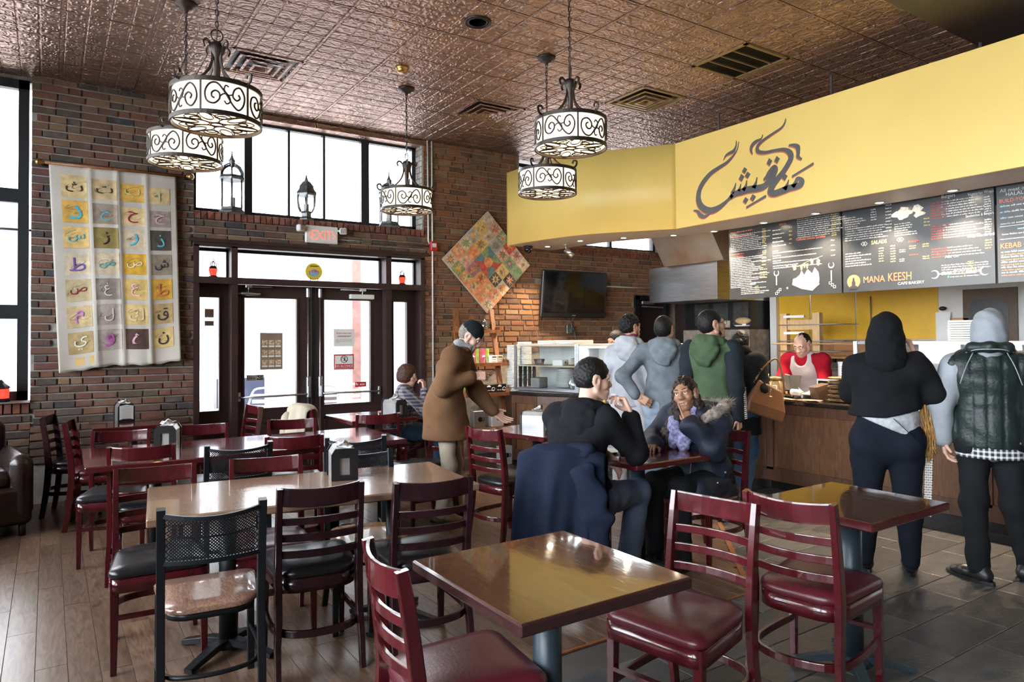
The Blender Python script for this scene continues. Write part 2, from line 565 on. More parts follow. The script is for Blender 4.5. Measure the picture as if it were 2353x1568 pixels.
def text(body, size, org, u, v, m, name, parent=None, align='LEFT', t=.0015, squeeze=1., shear=0.):
 """letters as flat geometry; u = reading direction, v = up"""
 c = D.curves.new('letters', 'FONT')
 c.body = body
 c.size = size
 c.align_x = align
 c.extrude = t / 2
 c.resolution_u = 2
 c.shear = shear
 o = D.objects.new('letters', c)
 COL.objects.link(o)
 bpy.context.view_layer.update()
 me = D.meshes.new_from_object(o.evaluated_get(bpy.context.evaluated_depsgraph_get()))
 D.objects.remove(o)
 u, v = Vector(u).normalized(), Vector(v).normalized()
 n = u.cross(v)
 mw = Matrix(((u.x * squeeze, v.x, n.x, org[0]), (u.y * squeeze, v.y, n.y, org[1]), (u.z * squeeze, v.z, n.z, org[2]), (0, 0, 0, 1)))
 me.transform(mw)
 me.materials.clear()
 me.materials.append(m)
 ob = link(name, me, parent)
 return ob
def scribble(mb, a0, b0, length, h, axes, org, rng, mi=0, full=True):
 """one printed line too small to read: word-like runs of tiny upright marks"""
 u, v, n = axes
 o = Vector(org)
 a = a0
 while a < a0 + length:
  for _ in range(rng.randint(2, 8)):
   w = h * rng.uniform(.28, .55)
   if a + w > a0 + length:
    return mb
   hh = h * rng.choice((.62, .62, .66, 1.))
   mb.add([o + u * a + v * b0, o + u * (a + w) + v * b0, o + u * (a + w) + v * (b0 + hh), o + u * a + v * (b0 + hh)], [(0, 1, 2, 3)], mi=mi)
   a += w + h * .16
  a += h * .5
 return mb
X_, Y_, Z_ = Vector((1, 0, 0)), Vector((0, 1, 0)), Vector((0, 0, 1))
def arc(c, r, a0, a1, n, plane='xz'):
 out = []
 for i in range(n + 1):
  a = R(a0 + (a1 - a0) * i / n)
  p = (r * math.cos(a), r * math.sin(a))
  out.append((c[0] + p[0], c[1], c[2] + p[1]) if plane == 'xz' else (c[0] + p[0], c[1] + p[1], c[2]))
 return out
def smooth_path(pts, n=6):
 """Catmull-Rom through tuples of any length"""
 P = [tuple(p) for p in pts]
 out = []
 for i in range(len(P) - 1):
  p0, p1, p2, p3 = P[max(i - 1, 0)], P[i], P[i + 1], P[min(i + 2, len(P) - 1)]
  for k in range(n):
   t = k / n
   out.append(tuple(.5 * (2 * b + (c - a) * t + (2 * a - 5 * b + 4 * c - d) * t * t + (3 * b - a - 3 * c + d) * t ** 3) for a, b, c, d in zip(p0, p1, p2, p3)))
 out.append(P[-1])
 return out
# --- floor
CEIL = 4.03
YW = 7.92
floor = MB().b2(-2.2, 9.2, -3.4, 8.3, -.12, -.006).build('floor', M['subfloor'])
struct(floor)
unit = MB().cbox((0, 0, -.0045), (1, 1, .009), .0)
_pl = MB()
def chamfer_slab(ch):
 """unit slab whose upper edges are eased; scaled per piece"""
 m = MB()
 m.add([(-.5, -.5, -.5), (.5, -.5, -.5), (.5, .5, -.5), (-.5, .5, -.5), (-.5 + ch[0], -.5 + ch[1], .5), (.5 - ch[0], -.5 + ch[1], .5), (.5 - ch[0], .5 - ch[1], .5), (-.5 + ch[0], .5 - ch[1], .5),
   (-.5, -.5, .3), (.5, -.5, .3), (.5, .5, .3), (-.5, .5, .3)],
   [(0, 1, 9, 8), (1, 2, 10, 9), (2, 3, 11, 10), (3, 0, 8, 11), (8, 9, 5, 4), (9, 10, 6, 5), (10, 11, 7, 6), (11, 8, 4, 7), (4, 5, 6, 7)])
 return m
plank_me = chamfer_slab((.012, .0012)).mesh('plank', M['plank'])
slate_me = chamfer_slab((.006, .012)).mesh('slate_tile', M['slate'])
rng = random.Random(3)
def piece(name, me, parent, c, d, rz=0.):
 o = D.objects.new(name, me)
 COL.objects.link(o)
 o.parent = parent
 o.location = c
 o.scale = d
 o.rotation_euler = (0, 0, rz)
 return o
def edge_y(x):
 """near edge of the timber floor: straight, then a diagonal to the right"""
 return 2.72 if x < 3.5 else 2.72 + (x - 3.5) * 1.05
n_pl = 0
rest = MB()
x = -1.95
while x < 4.6:
 y = edge_y(x + .06) - rng.uniform(0, .02)
 first = True
 while y < 7.9:
  ln = rng.uniform(.5, 1.25) if first else rng.uniform(.95, 1.3)
  first = False
  y1 = min(y + ln, 7.92)
  cx, cy = x + .0635, (y + y1) / 2
  if y1 - y > .06:
   if x > -1.2 and (cy < 6.9) and n_pl < 290:
    piece('plank', plank_me, floor, (cx, cy, -.005), (.1262, y1 - y - .0012, .012))
    n_pl += 1
   else:
    rest.b2(x, x + .126, y, y1 - .001, -.011, .001)
  y = y1
 x += .127
rest.build('plank_field', M['plank'], floor)['kind'] = 'stuff'
strip = MB()
for a, b in (((3.48, 2.70), (4.62, 3.90)),):
 strip.bar((a[0], a[1], .003), (b[0], b[1], .003), .035, .010, up=Z_)
strip.bar((.7, 2.70, .002), (3.48, 2.70, .002), .018, .008, up=Z_)
strip.build('edge_strip', M['shelf_wood'], floor)
n_sl = 0
rest = MB()
row = 0
y = -3.2
while y < 6.4:
 y1 = y + .2836
 x = -1.9 + (row % 2) * .285 + (row % 3) * .03
 while x < 9.0:
  cx, cy = x + .285, (y + y1) / 2
  if not (cy > edge_y(cx) - .14 and cx < 4.7):
   if 1.2 < cx < 5.9 and cy > .9 and n_sl < 290:
    piece('slate_tile', slate_me, floor, (cx, cy, -.006 + rng.uniform(-.0006, .0006)), (.566, .279, .012))
    n_sl += 1
   else:
    rest.b2(x, x + .566, y, y + .279, -.012, 0)
  x += .5705
 y = y1
 row += 1
rest.build('slate_field', M['slate'], floor)['kind'] = 'stuff'
# --- ceiling of pressed metal tiles
ceiling = MB().b2(-2.2, 9.2, -3.4, 8.3, CEIL + .012, CEIL + .16).build('ceiling', M['dark_brown'])
struct(ceiling)
def press_mat():
 m = M['copper']
 nt = m.node_tree
 b = nt.nodes['Principled BSDF']
 geo = nt.nodes.new('ShaderNodeNewGeometry')
 w = nt.nodes.new('ShaderNodeTexVoronoi')
 w.feature = 'SMOOTH_F1'
 w.inputs['Scale'].default_value = 15
 w.inputs['Randomness'].default_value = .55
 r = nt.nodes.new('ShaderNodeMath')
 r.operation = 'SINE'
 ml = nt.nodes.new('ShaderNodeMath')
 ml.operation = 'MULTIPLY'
 ml.inputs[1].default_value = 22
 nt.links.new(geo.outputs['Position'], w.inputs['Vector'])
 nt.links.new(w.outputs['Distance'], ml.inputs[0])
 nt.links.new(ml.outputs[0], r.inputs[0])
 bp = nt.nodes.new('ShaderNodeBump')
 bp.inputs['Strength'].default_value = .55
 bp.inputs['Distance'].default_value = .006
 nt.links.new(r.outputs[0], bp.inputs['Height'])
 nt.links.new(bp.outputs[0], b.inputs['Normal'])
press_mat()
tm = MB()
W = .602
tm.add([(-W / 2, -W / 2, 0), (W / 2, -W / 2, 0), (W / 2, W / 2, 0), (-W / 2, W / 2, 0)], [(0, 1, 2, 3)])
for i in range(4):
 for j in range(4):
  w = (W - .02) / 4
  x0, y0 = -W / 2 + .010 + i * w + .004, -W / 2 + .010 + j * w + .002
  x1, y1 = x0 + w - .008, y0 + w - .004
  e, z = .007, -.006
  tm.add([(x0, y0, -.0003), (x1, y0, -.0003), (x1, y1, -.0003), (x0, y1, -.0003), (x0 + e, y0 + e, z), (x1 - e, y0 + e, z), (x1 - e, y1 - e, z), (x0 + e, y1 - e, z)],
    [(0, 1, 5, 4), (1, 2, 6, 5), (2, 3, 7, 6), (3, 0, 4, 7), (4, 5, 6, 7)])
tile_me = tm.mesh('ceiling_tile', M['copper'])
VENTS = {(1.304, 6.248): 'louvre', (3.736, 6.248): 'louvre', (4.952, 3.812): 'return', (4.952, 5.03): 'louvre_gold'}
grid_rest = MB()
tbar = MB()
n_t = 0
for i in range(-6, 12):
 for j in range(-13, 5):
  x0, y0 = 1.912 + .608 * i, 5.03 + .609 * j
  if any(abs(x0 - a) < .05 and abs(y0 - b) < .05 for a, b in VENTS):
   continue
  if x0 > 8.45 or y0 > 7.5:
   continue
  if -1.2 < x0 < 8 and y0 > 1.9 and n_t < 230:
   piece('ceiling_tile', tile_me, ceiling, (x0 + .304, y0 + .3045, CEIL + .006), (1, 1, 1))
   n_t += 1
  else:
   grid_rest.b2(x0 + .003, x0 + .605, y0 + .003, y0 + .606, CEIL + .003, CEIL + .011)
grid_rest.build('ceiling_tile_field', M['copper'], ceiling)['kind'] = 'stuff'
for i in range(-6, 13):
 x0 = 1.912 + .608 * i
 tbar.box((x0, 2.4, CEIL + .004), (.016, 11.2, .010))
for j in range(-13, 6):
 y0 = 5.03 + .609 * j
 tbar.box((3.4, y0, CEIL + .004), (10.8, .016, .009))
tbar.build('ceiling_grid', M['copper'], ceiling)
def louvre(x0, y0, label, gold=False):
 t = thing('air_vent', label, 'vent', (x0 + .304, y0 + .3045, CEIL))
 fr = M['copper'] if not gold else M['brass_dull']
 m = MB()
 for k, h in enumerate((.295, .225, .155, .085)):
  z = -.004 - .008 * k
  a, b = h, h - .022
  m.add([(-a, -a, z), (a, -a, z), (a, a, z), (-a, a, z), (-b, -b, z - .004), (b, -b, z - .004), (b, b, z - .004), (-b, b, z - .004),
    (-b + .02, -b + .02, z + .026), (b - .02, -b + .02, z + .026), (b - .02, b - .02, z + .026), (-b + .02, b - .02, z + .026)],
    [(0, 1, 5, 4), (1, 2, 6, 5), (2, 3, 7, 6), (3, 0, 4, 7), (4, 5, 9, 8), (5, 6, 10, 9), (6, 7, 11, 10), (7, 4, 8, 11)])
 m.build('louvre', fr, t)
 MB().b2(-.3, .3, -.3, .3, .026, .034).build('backing', M['black'], t)
 m = MB()
 for s in (-1, 1):
  m.b2(s * .285, s * .304, -.304, .304, -.006, .006)
  m.b2(-.304, .304, s * .285, s * .304, -.006, .006)
 m.build('frame', fr, t)
 return t
M['brass_dull'] = mat('brass_dull', (.30, .21, .10), .4, metal=.5, var=.1)
louvre(1.304, 6.248, 'square louvred ceiling vent beside the chain of the two left pendants')
louvre(3.736, 6.248, 'dark louvred ceiling vent above the brick wall with the diamond painting')
t = thing('air_vent', 'ceiling return grille with four dark strips above the yellow sign band', 'vent', (4.952 + .304, 3.812 + .3045, CEIL))
MB().b2(-.3, .3, -.3, .3, .02, .03).build('backing', M['black'], t)
m = MB()
for s in (-1, 1):
 m.b2(s * .27, s * .304, -.304, .304, -.008, .01)
 m.b2(-.304, .304, s * .27, s * .304, -.008, .01)
m.build('frame', M['brass_dull'], t)
for k in range(3):
 MB().b2(-.27, .27, -.135 + .135 * k - .006, -.135 + .135 * k + .006, -.006, .012).build('bar', M['brass_dull'], t)
m = MB()
for k in range(40):
 m.box((0, -.26 + k * .0135, .008), (.54, .003, .012))
m.build('slats', M['black'], t)['kind'] = 'stuff'
louvre(4.952, 5.03, 'golden ceiling vent with a dark centre near the yellow sign corner', True)
t = thing('ceiling_speaker', 'round dark loudspeaker grille set flush in the copper ceiling', 'speaker', (2.82, 4.71, CEIL))
MB().lathe([(.11, .002), (.11, -.010), (.095, -.014), (.09, -.008)], n=32).build('rim', M['iron'], t)
MB().lathe([(.09, -.008), (.07, -.010), (.066, -.006), (.045, -.008), (.04, -.004), (.0, -.005)], n=32).build('grille', M['black'], t)
t = thing('smoke_detector', 'small cream smoke detector on the ceiling near a pendant canopy', 'detector', (2.71, 5.89, CEIL))
MB().lathe([(.062, .002), (.062, -.015), (.05, -.022), (.05, -.034), (.036, -.05), (0, -.052)], n=24).build('body', M['brass'], t)
struct(MB().b2(4.3, 9.0, -3.2, 2.58, 3.86, 4.03).build('trim_7', M['dark_brown']))
# --- brick work
def brick_mesh(seed, m):
 r = random.Random(seed)
 e = .07
 j = lambda s: r.uniform(-s, s)
 b = [(-.5, 0, -.5), (.5, 0, -.5), (.5, 0, .5), (-.5, 0, .5)]
 mid = [(a + j(.008), -.72, c + j(.03)) for a, _, c in b]
 fr = [(a * (1 - e * .5) + j(.008), -1 + j(.16), c * (1 - e * 2.4) + j(.02)) for a, _, c in b]
 mb = MB()
 mb.add(b + mid + fr, [(0, 1, 5, 4), (1, 2, 6, 5), (2, 3, 7, 6), (3, 0, 4, 7), (4, 5, 9, 8), (5, 6, 10, 9), (6, 7, 11, 10), (7, 4, 8, 11), (8, 9, 10, 11)])
 return mb.mesh('brick', m)
BR = {k: [brick_mesh(i, M[k]) for i in range(5)] for k in ('brick_dark', 'brick_warm', 'rowlock', 'oven')}
def lay(parent, x0, x1, z0, z1, kind, seen, y=YW + .012, ch=.0735, seed=1, cap=300, lmin=.085, proud=.02):
 """courses of bricks over a rectangle of wall; seen(x, z) says which show; the largest in view are parts"""
 r = random.Random(seed)
 cand = []
 z = z0
 row = 0
 while z < z1 - .02:
  h = min(ch, z1 - z)
  x = x0 - r.uniform(0, .1)
  while x < x1:
   ln = r.choice((.19, .20, .21, .22, .09, .10, .13, .16, .25))
   a, b = max(x, x0), min(x + ln, x1)
   x += ln + .013
   if b - a > .03:
    cand.append((a, b, z, h))
  z += ch
  row += 1
 vis = [c for c in cand if seen((c[0] + c[1]) / 2, c[2] + c[3] / 2)]
 r.shuffle(vis)
 vis.sort(key=lambda c: -round((c[1] - c[0]) / (1 + c[0] * .05), 2))
 rest = MB()
 for i, (a, b, z, h) in enumerate(vis):
  p = proud * r.uniform(.7, 1.25)
  if i < cap:
   o = piece('brick', r.choice(BR[kind]), parent, ((a + b) / 2, y, z + h / 2), (b - a, p, h - .015))
  else:
   e = .006
   zz0, zz1 = z + .006, z + h - .006
   rest.add([(a, y, zz0), (b, y, zz0), (b, y, zz1), (a, y, zz1), (a + e, y - p, zz0 + e), (b - e, y - p, zz0 + e), (b - e, y - p, zz1 - e), (a + e, y - p, zz1 - e)],
      [(0, 1, 5, 4), (1, 2, 6, 5), (2, 3, 7, 6), (3, 0, 4, 7), (4, 5, 6, 7)])
 if rest.f:
  rest.build('small_bricks', M[kind + '_mix'], parent)['kind'] = 'stuff'
def mix_mat(src, cols):
 """for the joined small bricks: the tone comes from a noise instead of the object"""
 m, nt, b = _nodes(src)
 geo = nt.nodes.new('ShaderNodeNewGeometry')
 vo = nt.nodes.new('ShaderNodeTexVoronoi')
 mp = nt.nodes.new('ShaderNodeMapping')
 mp.inputs['Scale'].default_value = (6, .1, 13.6)
 nt.links.new(geo.outputs['Position'], mp.inputs[0])
 nt.links.new(mp.outputs[0], vo.inputs['Vector'])
 vo.inputs['Scale'].default_value = 1
 rp = nt.nodes.new('ShaderNodeValToRGB')
 el = rp.color_ramp.elements
 while len(el) < len(cols):
  el.new(.5)
 for i, c in enumerate(cols):
  el[i].position = i / (len(cols) - 1)
  el[i].color = c4(c)
 sp = nt.nodes.new('ShaderNodeSeparateColor')
 nt.links.new(vo.outputs['Color'], sp.inputs[0])
 nt.links.new(sp.outputs[0], rp.inputs[0])
 nt.links.new(rp.outputs[0], b.inputs['Base Color'])
 b.inputs['Roughness'].default_value = .88
 n2 = nt.nodes.new('ShaderNodeTexNoise')
 n2.inputs['Scale'].default_value = 55
 nt.links.new(geo.outputs['Position'], n2.inputs['Vector'])
 bp = nt.nodes.new('ShaderNodeBump')
 bp.inputs['Strength'].default_value = .5
 bp.inputs['Distance'].default_value = .01
 nt.links.new(n2.outputs[0], bp.inputs['Height'])
 nt.links.new(bp.outputs[0], b.inputs['Normal'])
 return m
M['brick_dark_mix'] = mix_mat('brick_dark_mix', [(.10, .055, .042), (.17, .075, .052), (.065, .05, .046), (.20, .088, .055), (.16, .105, .08)])
M['brick_warm_mix'] = mix_mat('brick_warm_mix', [(.20, .085, .04), (.28, .115, .05), (.14, .07, .04), (.30, .14, .06), (.17, .085, .05)])
def rowlock(parent, x0, x1, z0, h, y0, y1, pitch=.0672):
 x = x0
 while x < x1 - .02:
  w = min(pitch, x1 - x)
  piece('rowlock_brick', random.choice(BR['rowlock']), parent, (x + w / 2, y1, z0 + h / 2), (w - .010, y1 - y0, h - .006))
  x += pitch
PX0, PX1 = -.139, 1.264          # brick pier with the quilt
DX0, DX1 = 1.264, 3.93           # entrance bay
RX1 = 8.43
YB = 8.27
w1 = struct(MB().b2(PX0, PX1, YW + .012, YB, 0, CEIL + .02).build('wall_back_left', M['mortar_grey']))
lay(w1, PX0, PX1, 0, CEIL, 'brick_dark', lambda x, z: not (.10 < x < 1.03 and 1.45 < z < 3.18) and z > .35, seed=5)
w2 = struct(MB().b2(DX0, DX1, YW + .012, YB, 2.57, 2.80).b2(DX0, DX1, YW + .03, YB, 2.80, 2.885).b2(DX0, DX1, YW + .1, YB, 3.985, CEIL + .02).build('wall_back_centre', M['mortar']))
lay(w2, DX0, DX1, 2.575, 2.80, 'brick_dark', lambda x, z: True, seed=8, ch=.0745)
rowlock(w2, DX0, DX1, 2.80, .095, YW - .012, YW + .06)
w3 = MB()
w3.b2(DX1, 5.40, YW + .012, YB, 0, CEIL + .02).b2(5.40, 7.56, YW + .012, YB, 0, 2.845).b2(7.56, 8.21, YW + .012, YB, 2.12, 2.845).b2(8.21, RX1, YW + .012, YB, 0, CEIL + .02).b2(8.16, 8.21, YW + .012, YB, 2.845, CEIL + .02)
w3 = struct(w3.build('wall_back_right', M['mortar']))
def seen3(x, z):
 if x > 7.5 and z < 2.16:
  return False
 if x > 5.38 and z > 2.84:
  return False
 if 5.75 < x < 6.65 and 1.95 < z < 2.38:
  return False
 d = abs(x - 4.84) + abs(z - 2.53)
 return d > .58 and z > 1.0 and not (z < 1.35 and x > 5.0)
lay(w3, DX1, RX1, 0, CEIL, 'brick_warm', seen3, seed=11)
rowlock(w3, 5.62, 8.16, 2.745, .10, YW - .012, YW + .06)
w4 = w3
for k in range(15):
 z = 2.90 + k * .0735
 for (a, b) in (((0, .12), (.13, .23)) if k % 2 else ((0, .06), (.07, .18), (.19, .23))):
  MB().cbox((DX1 - .004, YW + .02 + (a + b) / 2, z + .034), (.016, b - a - .008, .062), .004).build('reveal_brick', M['brick_white'], w3)
w5 = struct(MB().b2(-2.1, PX0, YW + .012, YB, 0, .85).b2(-2.1, PX0, YW + .03, YB, .85, .95).b2(-2.1, PX0, YW + .1, YB, 3.985, CEIL + .02).build('wall_back_corner', M['mortar_grey']))
lay(w5, -1.9, PX0, .4, .85, 'brick_dark', lambda x, z: x > -.8, seed=15)
rowlock(w5, -.95, PX0, .85, .10, YW - .012, YW + .06)
struct(MB().b2(-2.0, PX0 - .003, YW - .02, YW + .2, .955, .975).build('trim_1', M['white']))
# --- windows
def window(name, x0, x1, z0, z1, y, mull, frame=.055, mats='frame_black', rails=(), glass='glass', thick=.03):
 w = sname(name)
 m = MB()
 m.b2(x0, x1, y - .04, y + .04, z0, z0 + frame).b2(x0, x1, y - .04, y + .04, z1 - frame, z1)
 m.b2(x0, x0 + frame, y - .04, y + .04, z0, z1).b2(x1 - frame, x1, y - .04, y + .04, z0, z1)
 m.build('window_frame', M[mats], w)
 for (a, ww) in mull:
  MB().b2(a - ww / 2, a + ww / 2, y - .035, y + .035, z0 + frame, z1 - frame).build('mullion', M[mats], w)
 for (b, ww) in rails:
  MB().b2(x0 + frame, x1 - frame, y - .038, y + .038, b - ww / 2, b + ww / 2).build('rail', M[mats], w)
 xs = [x0 + frame] + [v for a, ww in mull for v in (a - ww / 2, a + ww / 2)] + [x1 - frame]
 zs = [z0 + frame] + [v for a, ww in rails for v in (a - ww / 2, a + ww / 2)] + [z1 - frame]
 for i in range(0, len(xs), 2):
  for j in range(0, len(zs), 2):
   MB().b2(xs[i], xs[i + 1], y - .003, y + .003, zs[j], zs[j + 1]).build('pane', M[glass], w)
 return w
window('window_1', -2.0, PX0 - .02, .975, 3.985, 8.02, [(-1.05, .10)], frame=.085, rails=[(2.89, .13), (1.80, .13)])
window('window_2', DX0, DX1 - .03, 2.90, 3.985, 8.12, [(1.852, .085), (2.30, .028), (2.712, .028), (3.225, .10)], frame=.05)
struct(MB().b2(DX0, DX1, YW - .01, 8.1, 3.96, 4.02).build('trim_2', M['copper']))
window('window_3', 5.42, 8.14, 2.86, 3.985, 8.12, [(6.3, .05), (7.2, .05)], frame=.05)
struct(MB().b2(5.4, 8.16, YW + .05, 8.1, 2.845, 2.86).build('trim_3', M['dark_brown']))
wl = MB()
wl.b2(-2.25, -1.95, -3.3, 8.3, 0, .9).b2(-2.25, -1.95, -3.3, 8.3, 3.9, CEIL + .1)
for a, b in ((-3.3, -2.6), (-.3, .1), (2.3, 2.7), (4.8, 5.2), (7.3, 8.3)):
 wl.b2(-2.25, -1.95, a, b, .9, 3.9)
struct(wl.build('wall_left', M['brick_dark_mix']))
def window_y(name, y0, y1, z0, z1, x):
 w = sname(name)
 m = MB()
 for a, b in ((z0, z0 + .08), (z1 - .08, z1)):
  m.b2(x - .04, x + .04, y0, y1, a, b)
 for a in (y0, y1 - .08):
  m.b2(x - .04, x + .04, a, a + .08, z0, z1)
 m.b2(x - .03, x + .03, (y0 + y1) / 2 - .03, (y0 + y1) / 2 + .03, z0, z1)
 m.b2(x - .03, x + .03, y0, y1, 2.83, 2.95)
 m.build('window_frame', M['frame_black'], w)
 MB().b2(x - .003, x + .003, y0 + .05, y1 - .05, z0 + .05, z1 - .05).build('pane', M['glass'], w)
for k, (a, b) in enumerate(((-2.6, -.3), (.1, 2.3), (2.7, 4.8), (5.2, 7.3))):
 window_y('window_%d' % (4 + k), a, b, .9, 3.9, -2.1)
wf = MB()
wf.b2(-2.2, 8.6, -3.35, -3.1, 0, .9).b2(-2.2, 8.6, -3.35, -3.1, 3.9, CEIL + .1)
wf.b2(-2.2, 8.6, -3.35, -3.1, .9, 3.9)
struct(wf.build('wall_front', M['brick_dark_mix']))
wr = struct(MB().b2(RX1, RX1 + .3, -3.3, 8.3, 0, CEIL + .1).build('wall_right', M['dark_brown']))
# --- entrance doors
dr = sname('door_1')
fb = M['frame_brown']
m = MB()
yf0, yf1 = 7.90, 8.14
m.b2(DX0, DX1, yf0, yf1, 2.515, 2.575)
m.b2(DX0, DX1, yf0 - .006, yf1, 2.135, 2.195)
m.b2(DX0 - .004, DX0 + .05, yf0, yf1, 0, 2.53).b2(DX1 - .05, DX1 + .004, yf0, yf1, 0, 2.53)
m.b2(1.635, 1.70, yf0, yf1, 0, 2.53).b2(3.415, 3.485, yf0, yf1, 0, 2.53)
m.b2(DX0, DX1, yf0 + .09, yf1, 0, .02)
m.build('door_frame', fb, dr)
m = MB()
m.b2(DX0 - .05, DX1 + .05, yf0 - .015, yf0 + .02, 2.56, 2.60).b2(DX0 - .03, DX1 + .03, yf0 - .02, yf0, 2.125, 2.14)
m.build('moulding', fb, dr)
GY = 8.09
for (a, b) in ((DX0 + .05, 1.635), (1.70, 3.415), (3.485, DX1 - .05)):
 MB().b2(a, b, GY - .003, GY + .003, 2.195, 2.515).build('transom_pane', M['glass'], dr)
 m = MB()
 m.b2(a, b, GY - .02, GY + .02, 2.485, 2.515).b2(b - .02, b, GY - .02, GY + .02, 2.195, 2.515)
 m.build('transom_bead', M['black'], dr)
for (a, b) in ((DX0 + .05, 1.635), (3.485, DX1 - .05)):
 m = MB()
 g0, g1 = (1.345, 1.54) if a < 2 else (3.58, 3.76)
 m.b2(a, g0, GY - .02, GY + .03, 0, 2.135).b2(g1, b, GY - .02, GY + .03, 0, 2.135).b2(g0, g1, GY - .02, GY + .03, 0, .76).b2(g0, g1, GY - .02, GY + .03, 1.985, 2.135)
 m.b2(g0 - .015, g0, GY - .035, GY - .02, .745, 2.0).b2(g1, g1 + .015, GY - .035, GY - .02, .745, 2.0).b2(g0, g1, GY - .035, GY - .02, 1.985, 2.0)
 m.build('sidelight_frame', fb, dr)
 MB().b2(g0, g1, GY, GY + .006, .76, 1.985).build('sidelight_pane', M['glass'], dr)
def leaf(x0, x1, gx0, gx1, hinge):
 y = 8.03
 lf = MB()
 gz0, gz1 = .765, 1.985
 lf.b2(x0, gx0, y - .022, y + .022, .01, 2.13).b2(gx1, x1, y - .022, y + .022, .01, 2.13).b2(gx0, gx1, y - .022, y + .022, .01, gz0).b2(gx0, gx1, y - .022, y + .022, gz1, 2.13)
 for a, b, c, d in ((gx0 - .02, gx0, gz0 - .02, gz1 + .02), (gx1, gx1 + .02, gz0 - .02, gz1 + .02), (gx0, gx1, gz0 - .02, gz0), (gx0, gx1, gz1, gz1 + .02)):
  lf.b2(a, b, y - .034, y - .02, c, d)
 for a, b, c, d in ((x0 + .09, x1 - .09, .60, .625), (x0 + .09, x1 - .09, .14, .165), (x0 + .09, x0 + .115, .14, .625), (x1 - .115, x1 - .09, .14, .625)):
  lf.b2(a, b, y - .032, y - .02, c, d)
 o = lf.build('door_leaf', fb, dr)
 MB().b2(gx0, gx1, y - .003, y + .003, gz0, gz1).build('door_pane', M['glass'], o)
 s = 1 if hinge == 'l' else -1
 inner = x1 - .04 if hinge == 'l' else x0 + .04
 far = x0 + .03 if hinge == 'l' else x1 - .05
 m = MB()
 m.tube([(far, y - .03, .895), (far, y - .075, .895), (inner, y - .085, .90)], .012, 10)
 m.cbox((far, y - .03, .90), (.03, .02, .1), .004)
 m.build('push_bar', M['steel'], o)
 m = MB()
 m.cbox((inner, y - .055, .98), (.048, .06, .24), .008).cbox((inner - s * .005, y - .085, .93), (.03, .03, .13), .006)
 m.build('exit_latch', M['steel'], o)
 m = MB()
 m.tube([(inner, y - .045, .10), (inner, y - .045, 2.06)], .008, 8)
 m.build('vertical_rod', M['steel'], o)
 MB().cbox((inner, y - .05, 2.06), (.042, .05, .12), .012).build('top_latch', M['steel'], o)
 m = MB()
 cx = (gx0 + .03) if hinge == 'l' else (gx1 - .12)
 if hinge == 'l':
  m.tube([(cx - .13, y - .06, 2.03), (cx + .13, y - .06, 2.03)], .022, 12)
 else:
  m.cbox((cx, y - .06, 2.03), (.30, .06, .055), .006)
 m.tube([(cx, y - .06, 2.03), (cx, y - .10, 2.105)], .006, 6)
 m.tube([(cx, y - .10, 2.105), (cx + s * .26, y - .05, 2.11)], .008, 6)
 m.cbox((cx, y - .09, 2.108), (.07, .05, .03), .004)
 m.build('door_closer', M['steel'] if hinge == 'l' else M['white'], o)
 return o
leaf(1.705, 2.525, 1.79, 2.36, 'l')
leaf(2.585, 3.41, 2.68, 3.25, 'r')
MB().b2(2.53, 2.58, 8.0, 8.06, 0, 2.13).build('astragal', M['black'], dr)
d2 = sname('door_2')
MB().b2(7.56, 8.21, 7.96, 8.02, 0, 2.12).build('door_leaf', M['dark_brown'], d2)
m = MB()
m.b2(7.52, 7.60, 7.885, 7.97, 0, 2.16).b2(8.17, 8.25, 7.885, 7.97, 0, 2.16).b2(7.52, 8.25, 7.885, 7.97, 2.10, 2.17)
m.build('door_frame', M['black'], d2)
m = MB()
m.cbox((7.80, 7.92, 2.06), (.26, .05, .05), .006)
m.bar((7.66, 7.90, 2.0), (8.12, 7.90, 1.99), .02, .02)
m.build('door_closer', M['steel_dull'], d2)
struct(MB().b2(RX1 - .02, RX1, 6.55, YW, 0, 2.62).build('trim_4', M['dark_brown']))
struct(MB().b2(RX1 - .16, RX1 + .01, 6.8, YW, 2.50, 3.1).build('trim_5', M['frame_black']))
# --- chairs
def seat_outline(wf, wr, y0, y1, n=6):
 pts = []
 rf, rr = .05, .11
 for (cx, cy, a0, r) in ((wf - rf, y1 - rf, 0, rf), (-wf + rf, y1 - rf, 90, rf), (-wr + rr, y0 + rr, 180, rr), (wr - rr, y0 + rr, 270, rr)):
  for i in range(n + 1):
   a = R(a0 + 90 * i / n)
   pts.append((cx + r * math.cos(a), cy + r * math.sin(a)))
 return pts
def loft(layers, outline, cy=0.0):
 mb = MB()
 k = len(outline)
 vs, fs = [], []
 for s, z in layers:
  vs += [(x * s, cy + (y - cy) * s, z) for x, y in outline]
 for j in range(len(layers) - 1):
  for i in range(k):
   q = (i + 1) % k
   fs.append((j * k + i, j * k + q, (j + 1) * k + q, (j + 1) * k + i))
 fs.append(tuple(range(k - 1, -1, -1)))
 fs.append(tuple((len(layers) - 1) * k + i for i in range(k)))
 return mb.add(vs, fs, True)
def back_y(z):
 return -.205 - (.055 * ((z - .45) / .42) ** 1.4 if z > .45 else 0) - (.05 * ((.45 - z) / .45) ** 1.6 if z < .45 else 0)
OUT = seat_outline(.21, .185, -.215, .215)
RC = [(-.5, -.42), (-.42, -.5), (.42, -.5), (.5, -.42), (.5, .42), (.42, .5), (-.42, .5), (-.5, .42)]
def rrect(w, h):
 return [(a * w, b * h) for a, b in RC]
